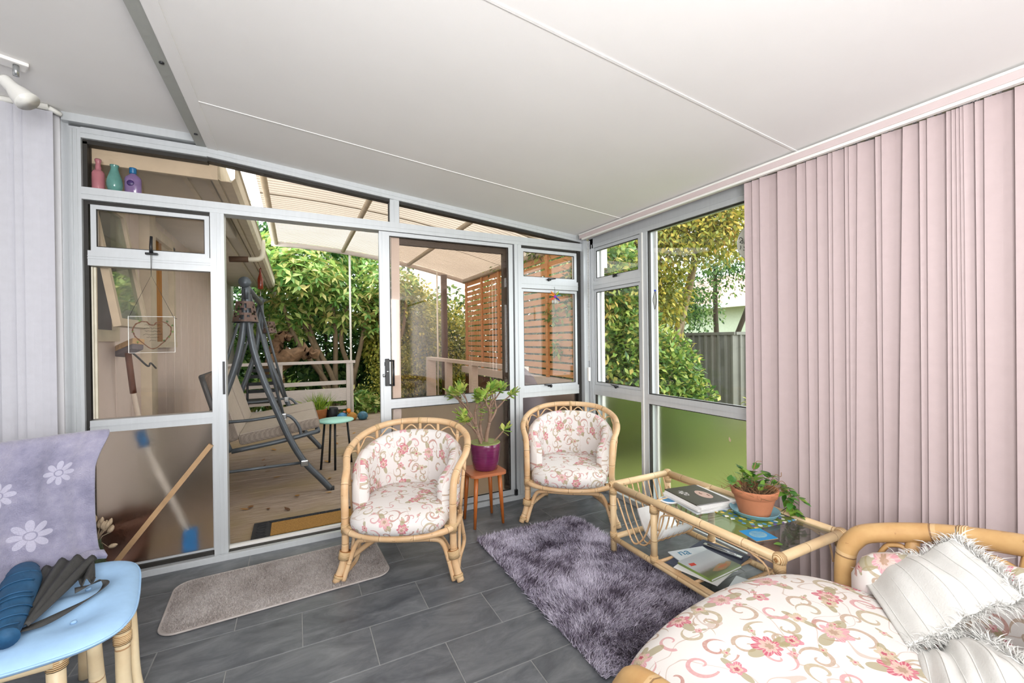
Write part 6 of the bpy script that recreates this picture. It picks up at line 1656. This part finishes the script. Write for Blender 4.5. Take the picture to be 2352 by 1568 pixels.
# spectacles-like hook ring left of the swing
# pierced metal lantern shades hung from the swing top
def lantern(label, x, y_, z0, s, nm=0):
    t = thing('hanging_lantern', label, 'lantern', (x, y_, z0), group='pierced lantern shades')
    nseg, nr = 28, 9
    m = MB(); vs, fs = [], []
    for j in range(nr + 1):
        r_ = s * (0.10 - 0.032 * j / nr); z = s * 0.185 * j / nr
        for k in range(nseg): vs.append(V(r_ * math.cos(2 * PI * k / nseg), r_ * math.sin(2 * PI * k / nseg), z))
    rl = random.Random(4)
    for j in range(nr):
        for k in range(nseg):
            if 0 < j < nr - 1 and rl.random() < 0.34: continue
            fs.append((j * nseg + k, j * nseg + (k + 1) % nseg, (j + 1) * nseg + (k + 1) % nseg, (j + 1) * nseg + k))
    m.add(vs, fs, None, False).build('shade', 'lamp_copper', t, solid=0.003)
    MB().tube([V(s * 0.10 * math.cos(a), s * 0.10 * math.sin(a), 0) for a in np.linspace(0, 2 * PI, 29)[:-1]], 0.005 * s, 6, True).build('rim', 'black_metal', t)
    MB().lathe([(0.0, 0.19 * s), (0.068 * s, 0.185 * s), (0.07 * s, 0.18 * s)], seg=20).build('cap', 'lamp_copper', t)
    MB().tube([(0, 0, 0.185 * s), (0, 0, 0.30 * s)], 0.003, 5).build('hook', 'black_metal', t)
    return t
lantern('pierced copper-brown lantern shade at the near end of the garden swing', -0.352, 3.93, 1.415, 0.88)
lantern('smaller pierced lantern shade hanging behind the first at the swing', -0.26, 5.5, 1.36, 0.7)
ab = thing('hanging_bottle', 'amber glass bottle chime hanging near the house eave', 'bottle', (-0.40, 6.4, 1.95))
MB().lathe([(0.0, 0.0), (0.028, 0.0), (0.033, 0.01), (0.033, 0.13), (0.02, 0.18), (0.012, 0.21), (0.012, 0.28), (0.015, 0.285), (0.0, 0.29)], seg=14).build('bottle', 'bottle_amber', ab)
MB().tube([(0, 0, 0.285), (0, 0, 0.34)], 0.003, 5).tube([(0, 0, 0.0), (0, 0, -0.14)], 0.004, 5).build('wire', 'chrome', ab)

tb = thing('garden_table', 'round mint green garden table on three black legs', 'table', (0.36, 4.72, DZ))
MB().lathe([(0.0, 0.462), (0.165, 0.462), (0.175, 0.467), (0.176, 0.474), (0.172, 0.48), (0.0, 0.48)], seg=40).build('table_top', 'mint', tb)
for a in (205, 262, 20, 110):
    c, s = math.cos(math.radians(a)), math.sin(math.radians(a))
    MB().tube([(0.12 * c, 0.12 * s, 0.463), (0.165 * c, 0.165 * s, 0.0)], 0.0105, 8).build('leg', 'black_metal', tb)
dm = thing('coir_mat', 'coir outdoor mat with black openwork rubber border outside the sill', 'mat', (0.1, 3.30, DZ))
MB().rbox((0, 0, 0.006), (0.75, 0.34, 0.011), 0.003).build('rubber_base', 'rubber_black', dm)
MB().rbox((0.0, 0, 0.012), (0.53, 0.215, 0.012), 0.004).build('coir_field', 'coir', dm)
m = MB()
for sx_ in (-1, 1):
    for k in range(7):
        yk = -0.135 + 0.045 * k
        m.tube([V(sx_ * 0.32 + 0.028 * math.cos(a), yk + 0.018 * math.sin(a), 0.0125) for a in np.linspace(0, 2 * PI, 13)[:-1]], 0.004, 5, True)
for sy_ in (-1, 1):
    for k in range(12):
        m.tube([V(-0.255 + 0.046 * k + 0.02 * math.cos(a), sy_ * 0.138 + 0.014 * math.sin(a), 0.0125) for a in np.linspace(0, 2 * PI, 11)[:-1]], 0.0035, 5, True)
m.build('border_scroll', 'rubber_black', dm)

# ---- brooms and mops leaning on the house wall
bm_ = thing('yard_broom', 'white-handled yard broom leaning head-up against the house wall', 'broom', (-0.86, 3.78, DZ))
MB().tube([(-0.86, 3.80, DZ), (-0.955, 3.60, 0.95)], 0.014, 10).build('handle', 'broom_white', bm_, True)
MB().tube([(-0.953, 3.604, 0.93), (-0.968, 3.568, 1.205)], 0.017, 10).build('socket', 'brown_wood', bm_, True)
Mb = Matrix.Translation((-0.965, 3.57, 1.21)) @ Matrix.Rotation(math.radians(-14), 4, 'X') @ Matrix.Rotation(math.radians(35), 4, 'Z')
MB().rbox((0, 0, 0), (0.06, 0.26, 0.035), 0.008, Mb).build('head', 'cover_grey', bm_, True)
MB().rbox((0, 0, 0.035), (0.065, 0.27, 0.04), 0.01, Mb).build('bristles', 'bristle_tan', bm_, True)
MB().tube(spl([(-0.958, 3.585, 1.205), (-0.935, 3.63, 1.165), (-0.90, 3.70, 1.10), (-0.895, 3.74, 1.12), (-0.88, 3.80, 1.08)], 4), 0.006, 6).build('brace', 'swing_metal', bm_, True)
mp = thing('mop', 'white-handled mop with blue ends standing behind the obscured pane', 'mop', (-0.50, 3.15, DZ))
MB().tube([(-0.80, 3.17, 0.69), (-0.585, 3.13, 0.12)], 0.016, 10).build('handle', 'broom_white', mp, True)
MB().tube([(-0.815, 3.17, 0.75), (-0.79, 3.165, 0.655)], 0.024, 10).build('grip', 'mop_blue', mp, True)
MB().rbox((-0.575, 3.13, 0.06), (0.07, 0.07, 0.17), 0.015).build('head', 'mop_blue', mp, True)

tpot = thing('garden_planter', 'dark brown planter blurred behind the lower obscured pane', 'planter', (-0.885, 3.20, DZ))
MB().lathe([(0.0, 0.0), (0.09, 0.0), (0.125, 0.24), (0.135, 0.245), (0.138, 0.29), (0.125, 0.29), (0.115, 0.25), (0.0, 0.24)], seg=24).build('pot', 'brown_wood', tpot)
n_ = 60; ba = np.stack([rng.normal(0, 0.05, n_), rng.normal(0, 0.05, n_), np.full(n_, 0.24)], 1); ti = ba + np.stack([rng.normal(0, 0.08, n_), rng.normal(0, 0.05, n_), rng.uniform(0.05, 0.16, n_)], 1)
strand_cloud('stems', ba, ti, np.full(n_, 0.006), 'heart_brown', tpot, kind='stuff')
# ---- pots and ornaments by the far railing
pt = thing('potted_grass', 'spiky green grass plant in an orange pot behind the garden swing', 'potted plant', (0.32, 7.45, DZ))
MB().lathe([(0.0, 0.0), (0.10, 0.0), (0.125, 0.2), (0.13, 0.21), (0.115, 0.2), (0.0, 0.19)], seg=20).build('pot', 'pot_orange', pt)
n_ = 120; ba = np.stack([rng.normal(0, 0.04, n_), rng.normal(0, 0.04, n_), np.full(n_, 0.19)], 1); ti = ba + np.stack([rng.normal(0, 0.12, n_), rng.normal(0, 0.12, n_), rng.uniform(0.15, 0.32, n_)], 1)
strand_cloud('blades', ba, ti, np.full(n_, 0.006), 'leaf_spiky', pt, kind='stuff')
MB().lathe([(0.0, 0.0), (0.08, 0.0), (0.10, 0.08), (0.09, 0.2), (0.075, 0.21), (0.0, 0.2)], seg=18).build('jar', 'black_metal', loc=(0.52, 7.5, DZ), label='dark green glazed garden jar beside the spiky potted grass', cat='jar')
for i, (x, mat, lb) in enumerate(((0.66, 'plastic_blue', 'blue glazed garden ornament nearest the dark jar'), (0.80, 'curtain_ochre', 'yellow and orange bird-shaped garden ornament among the glazed ones'), (0.97, 'glazed_multi', 'round blue-brown glazed ball ornament by the railing post'))):
    o = thing('garden_ornament', lb, 'ornament', (x, 7.35 - 0.02 * i, DZ), group='glazed garden ornaments')
    MB().lathe([(0.0, 0.0), (0.06, 0.005), (0.085, 0.05), (0.075, 0.10), (0.035, 0.13), (0.0, 0.138)], seg=16).build('body', mat, o)
    if i == 1: MB().lathe([(0, 0.115), (0.03, 0.13), (0.035, 0.165), (0.02, 0.195), (0, 0.2)], (-0.045, 0, 0), 12).build('head', 'bead_orange', o)
    if i == 0: MB().lathe([(0, 0.12), (0.025, 0.135), (0.02, 0.155), (0, 0.16)], (0.03, 0, 0), 12).build('head', 'terracotta', o)
oc = thing('garden_chair', 'dark metal garden chair behind the swing by the railing', 'chair', (-0.45, 7.2, DZ))
for x in (-0.2, 0.2):
    MB().tube([(x, -0.2, 0.0), (x, -0.2, 0.42)], 0.016, 8).build('leg', 'black_metal', oc)
    MB().tube([(x, 0.22, 0.0), (x, 0.2, 0.42), (x, 0.26, 0.86)], 0.016, 8).build('leg', 'black_metal', oc)
MB().rbox((0, 0, 0.43), (0.44, 0.44, 0.03), 0.01).build('seat', 'black_metal', oc)
for z in (0.55, 0.66, 0.77, 0.86): MB().bar((-0.21, 0.225 + (z - 0.42) * 0.1, z), (0.21, 0.225 + (z - 0.42) * 0.1, z), 0.02, 0.05).build('slat', 'black_metal', oc)
dw = thing('driftwood', 'gnarled driftwood stump perched above the railing in the shrubbery', 'driftwood', (-0.35, 8.5, -0.4))
dwm = MB().tube(spl([(0.0, 0, 0.0), (0.02, 0, 0.9), (0.05, 0, 1.35), (0.3, -0.05, 1.5), (0.62, -0.05, 1.62), (0.85, -0.05, 1.55)], 5), [0.2, 0.17, 0.2, 0.16, 0.11, 0.07], 10).tube(spl([(0.1, 0, 1.4), (0.05, 0, 1.7), (0.2, 0, 1.92), (0.34, -0.04, 1.88)], 5), [0.13, 0.11, 0.09, 0.06], 9)
dwm.v = [(x * 0.8 + random.gauss(0, 0.03), y + random.gauss(0, 0.03), z * 0.92 + random.gauss(0, 0.03)) for x, y, z in dwm.v]
dwm.build('stump', 'driftwood', dw)

# ---- fallen leaves on the deck
lf0 = None
rl = random.Random(9)
for i in range(38):
    x, y_ = rl.uniform(-0.35, 1.1), rl.uniform(3.6, 7.0)
    if lf0 is None:
        lf0 = leaf_shape('fallen_leaf', 'leaf_fallen', 0.075, 0.03, None, -0.12); o = lf0
    else: o = lf0.copy(); COL.objects.link(o)
    o.location = (x, y_, DZ + 0.004); o.rotation_euler = (0.05, 0.0, rl.uniform(0, 6.28)); o.scale = (rl.uniform(0.6, 1.3),) * 3
    tag(o, 'dry curled brown leaf fallen on the deck boards', 'leaf', 'fallen leaves on the deck')

# ================================================================== TREES AND SHRUBS
def trunk(parent, base, tops, r, mat='bark', wob=0.08):
    rt = random.Random(int(base[0] * 100))
    for tp_ in tops:
        a, b = Vector(base), Vector(tp_)
        pts = [a + V(rt.uniform(-0.05, 0.05), rt.uniform(-0.05, 0.05), 0)] + [a.lerp(b, t_) + V(rt.gauss(0, wob), rt.gauss(0, wob), 0) for t_ in (0.33, 0.66)] + [b]
        MB().tube(spl(pts, 5), [r, r * 0.8, r * 0.5], 8).build('trunk', mat, parent, True)
def whorl_tree(name, label, base, crown, nwh, L, Wd, mat, tops, group, r=0.06):
    t = thing(name, label, 'tree', base, group=group)
    trunk(t, base, tops, r)
    bs, ds = [], []
    for c, rad, n in crown:
        P = in_ellipsoid(n, c, rad, 0.55)
        out = unit(P - np.asarray(c) + np.array([0, -0.2, 0.6]))
        for p, o_ in zip(P, out):
            a0 = rng.uniform(0, 2 * PI)
            e1 = np.cross(o_, [0.3, 0.1, 1.0]); e1 /= np.linalg.norm(e1); e2 = np.cross(o_, e1)
            for k in range(9):
                a = a0 + 2 * PI * k / 9
                bs.append(p); ds.append(e1 * math.cos(a) + e2 * math.sin(a) + o_ * rng.uniform(-0.15, 0.55))
    leaf_cloud('foliage', np.array(bs) - np.array(base), np.array(ds), L, Wd, mat, t, 0.2, 0.12, kind='stuff')
    return t
def shrub(name, label, cat, base, blobs, L, Wd, mat, tops=None, group=None, r=0.03, barkm='bark_dark', shell=0.45, droop=0.25):
    t = thing(name, label, cat, base, group=group)
    if tops: trunk(t, base, tops, r, barkm)
    bs, ds = [], []
    for c, rad, n in blobs:
        P = in_ellipsoid(n, c, rad, shell); bs.append(P)
        ds.append(unit(P - np.asarray(c)) * 0.7 + rng.normal(0, 0.6, (n, 3)) + np.array([0, 0, -droop]))
    leaf_cloud('foliage', np.concatenate(bs) - np.array(base), np.concatenate(ds), L, Wd, mat, t, 0.22, 0.1, kind='stuff')
    return t
G_ = 'garden trees and shrubs'
whorl_tree('rhododendron_tree', 'multi-stemmed rhododendron with whorled leaves behind the far railing', (0.75, 9.0, -0.42),
    [((0.1, 8.9, 2.45), (0.85, 0.6, 0.55), 170), ((-0.1, 9.2, 1.75), (0.7, 0.6, 0.5), 120), ((0.85, 9.0, 2.0), (0.7, 0.5, 0.5), 110), ((0.3, 9.5, 3.0), (1.5, 0.6, 0.5), 200)],
    9, 0.19, 0.034, 'leaf_rhodo', [(-0.25, 8.95, 2.1), (0.2, 9.0, 2.3), (0.6, 9.05, 2.4), (0.95, 9.0, 2.1), (1.35, 8.9, 2.2), (0.05, 9.1, 1.8)], G_, 0.06)
whorl_tree('rhododendron_tree', 'leaning rhododendron seen at the door edge with yellow-green leaves', (1.5, 8.7, -0.42),
    [((1.7, 8.7, 2.45), (0.6, 0.5, 0.45), 80), ((1.35, 8.9, 1.75), (0.4, 0.4, 0.4), 45)], 9, 0.17, 0.03, 'leaf_rhodo', [(1.75, 8.6, 2.3), (2.05, 8.7, 2.4), (1.5, 8.8, 1.9)], G_, 0.05)
shrub('hedge', 'dense dark green hedge filling the end of the garden', 'hedge', (0.6, 10.6, -0.4), [((-1.6, 10.3, 1.2), (1.6, 0.8, 1.8), 5200), ((0.6, 10.6, 1.1), (1.7, 0.8, 1.8), 5200), ((2.4, 10.4, 1.0), (1.2, 0.8, 1.6), 4200), ((0.2, 10.8, 3.2), (2.6, 0.8, 1.2), 5200), ((0.6, 11.8, 1.3), (4.2, 0.5, 2.2), 7000), ((3.6, 10.8, 1.0), (1.2, 0.8, 1.7), 4000)], 0.15, 0.045, 'leaf_dark', [(-1.5, 10.5, 1.8), (0.6, 10.7, 2.0), (2.2, 10.4, 1.6)], G_, 0.05, shell=0.3)
shrub('shrub', 'small-leaved yellow-green shrub beyond the railing post', 'shrub', (1.75, 8.4, -0.4), [((1.7, 8.4, 0.6), (0.55, 0.45, 0.85), 2600), ((1.35, 8.3, 0.15), (0.55, 0.35, 0.35), 1000)], 0.05, 0.014, 'leaf_yellowgreen', None, G_)
shrub('shrub', 'low broad-leaved plants at the foot of the far railing', 'shrub', (0.75, 8.05, -0.4), [((0.75, 8.0, 0.12), (0.55, 0.16, 0.28), 420), ((1.15, 8.0, 0.05), (0.35, 0.2, 0.25), 260), ((-0.40, 8.15, 0.35), (0.45, 0.2, 0.4), 360)], 0.16, 0.03, 'leaf_rhodo', None, G_)
shrub('tree', 'olive-green tree seen through the bronze sliding door', 'tree', (2.2, 9.2, -0.4), [((2.1, 9.2, 1.9), (0.8, 0.6, 0.85), 4200), ((2.6, 9.6, 1.0), (0.7, 0.6, 0.9), 3600), ((1.75, 9.1, 1.3), (0.55, 0.45, 1.0), 3000), ((3.3, 9.9, 1.1), (0.9, 0.6, 1.2), 3400)], 0.10, 0.026, 'leaf_yellowgreen', [(2.0, 9.1, 1.9), (2.5, 9.4, 1.4)], G_, 0.05)
shrub('vine', 'leafy creeper hanging over the screen top under the roof edge', 'vine', (3.05, 5.6, 2.35), [((3.0, 5.9, 2.42), (0.16, 0.9, 0.12), 260), ((2.96, 4.9, 2.42), (0.14, 0.5, 0.10), 130), ((2.9, 4.5, 1.55), (0.05, 0.25, 0.22), 60), ((2.9, 4.45, 1.15), (0.06, 0.2, 0.15), 40)], 0.08, 0.02, 'leaf_shrub', None, G_, shell=0.1)
shrub('shrub', 'dark leafy shrub growing behind the slat screen', 'shrub', (3.8, 6.2, -0.4), [((3.7, 5.2, 1.2), (0.5, 1.3, 1.5), 2600), ((3.8, 7.0, 1.3), (0.5, 1.2, 1.4), 2600), ((3.9, 8.4, 1.3), (0.6, 1.0, 1.4), 2800)], 0.13, 0.035, 'leaf_dark', None, G_)
# side garden
shrub('camellia_shrub', 'large glossy shrub with reddening tips close to the side window', 'shrub', (3.7, 4.2, -0.3), [((3.55, 4.05, 0.95), (0.62, 0.55, 1.05), 7200), ((3.4, 4.1, 1.9), (0.55, 0.5, 0.7), 5200), ((4.05, 3.75, 0.62), (0.55, 0.35, 0.75), 4600), ((4.15, 3.5, 0.35), (0.45, 0.25, 0.5), 1800)], 0.085, 0.022, 'leaf_shrub', [(3.4, 4.1, 1.6), (3.7, 4.2, 1.4), (3.3, 4.0, 1.2)], G_, 0.03)
shrub('maple_tree', 'autumn-tinted tree with yellow and orange leaves above the side fence', 'tree', (5.0, 4.9, -0.3), [((4.5, 4.4, 2.75), (1.0, 0.7, 0.75), 7600), ((5.3, 4.0, 2.95), (1.0, 0.6, 0.7), 6800), ((4.6, 4.5, 1.85), (0.65, 0.5, 0.55), 3600), ((5.6, 4.2, 3.9), (1.4, 0.8, 0.7), 4600)], 0.075, 0.02, 'leaf_autumn', [(4.6, 4.4, 2.7), (5.2, 4.1, 3.0), (5.6, 4.2, 3.4), (4.5, 4.5, 1.9)], G_, 0.06, 'bark', 0.2)
shrub('tree', 'dark small-leaved tree arching over the fence by the neighbour', 'tree', (7.4, 5.6, -0.3), [((6.6, 4.9, 2.5), (1.1, 0.7, 0.55), 1700), ((7.2, 4.3, 2.6), (0.9, 0.7, 0.55), 2000), ((5.9, 5.1, 2.0), (0.8, 0.5, 0.4), 1400), ((6.6, 5.5, 1.75), (0.8, 0.5, 0.5), 1600)], 0.07, 0.018, 'leaf_dark', [(6.5, 4.9, 2.5), (7.2, 4.4, 2.7)], G_, 0.06, shell=0.1)
shrub('tree', 'bushy green backdrop tree behind the camellia', 'tree', (4.8, 7.4, -0.3), [((4.6, 7.0, 2.0), (1.4, 0.8, 1.6), 6400), ((5.8, 7.0, 2.6), (1.4, 0.8, 1.5), 5200)], 0.13, 0.036, 'leaf_shrub', [(4.7, 7.0, 2.0), (5.6, 7.0, 2.6)], G_, 0.06)
shrub('conifer_shrub', 'low feathery shrub at the base of the grey fence', 'shrub', (5.3, 3.25, -0.16), [((5.3, 3.25, 0.25), (0.35, 0.3, 0.35), 900)], 0.09, 0.008, 'leaf_yellowgreen', None, G_)

fc = thing('metal_fence', 'grey ribbed steel boundary fence in the side garden', 'fence', (6.0, 5.5, -0.2))
def fence_sheet(a, b):
    a, b = Vector(a), Vector(b); d = (b - a); L_ = d.length; d.normalize(); nr = V(d.y, -d.x, 0)
    n = max(1, round(L_ / 0.12)); st_ = L_ / n; pts = []
    for i in range(n):
        s0 = i * st_
        pts += [a + d * s0, a + d * (s0 + st_ * 0.62), a + d * (s0 + st_ * 0.70) + nr * 0.032, a + d * (s0 + st_ * 0.92) + nr * 0.032]
    pts.append(b)
    vs = [V(p.x, p.y, z) for p in pts for z in (-0.2, 1.30)]
    return MB().add(vs, [(2 * i, 2 * i + 2, 2 * i + 3, 2 * i + 1) for i in range(len(pts) - 1)]).build('fence_sheet', 'fence_grey', fc, True, solid=0.003)
for i in range(6): fence_sheet((6.0, 4.2 + 0.84 * (i + 1), 0), (6.0, 4.2 + 0.84 * i, 0))
for i in range(4): fence_sheet((6.0 + 0.8 * i, 4.2 - 0.12 * i, 0), (6.0 + 0.8 * (i + 1), 4.2 - 0.12 * (i + 1), 0))
MB().box(5.96, 6.04, 4.18, 9.3, 1.29, 1.335).build('cap_rail', 'fence_grey', fc, True)
MB().bar((6.0, 4.2, 1.312), (9.2, 3.72, 1.312), 0.08, 0.045).build('cap_rail', 'fence_grey', fc, True)
nh = thing('neighbour_house', 'pale green neighbouring house with a pink tiled roof', 'house', (12.0, 8.0, -0.4))
MB().box(10.6, 16, 5.2, 10, -0.4, 2.15).build('wall', 'neighbour_green', nh, True)
m = MB(); m.add([V(10.2, 4.8, 2.15), V(10.2, 10.4, 2.15), V(13.2, 10.4, 3.4), V(13.2, 4.8, 3.4), V(16.4, 4.8, 2.15), V(16.4, 10.4, 2.15)], [(0, 1, 2, 3), (3, 2, 5, 4), (0, 3, 4), (1, 5, 2), (0, 4, 5, 1)]).build('roof', 'roof_tile_pink', nh, True)
MB().box(10.12, 10.24, 4.75, 10.45, 2.05, 2.17).build('gutter', 'white_paint', nh, True)
MB().box(10.57, 10.6, 5.5, 6.1, 0.9, 1.9).build('window', 'glass_window_green', nh, True)
MB().box(10.55, 10.6, 5.2, 5.26, -0.4, 2.1).build('downpipe', 'white_paint', nh, True)
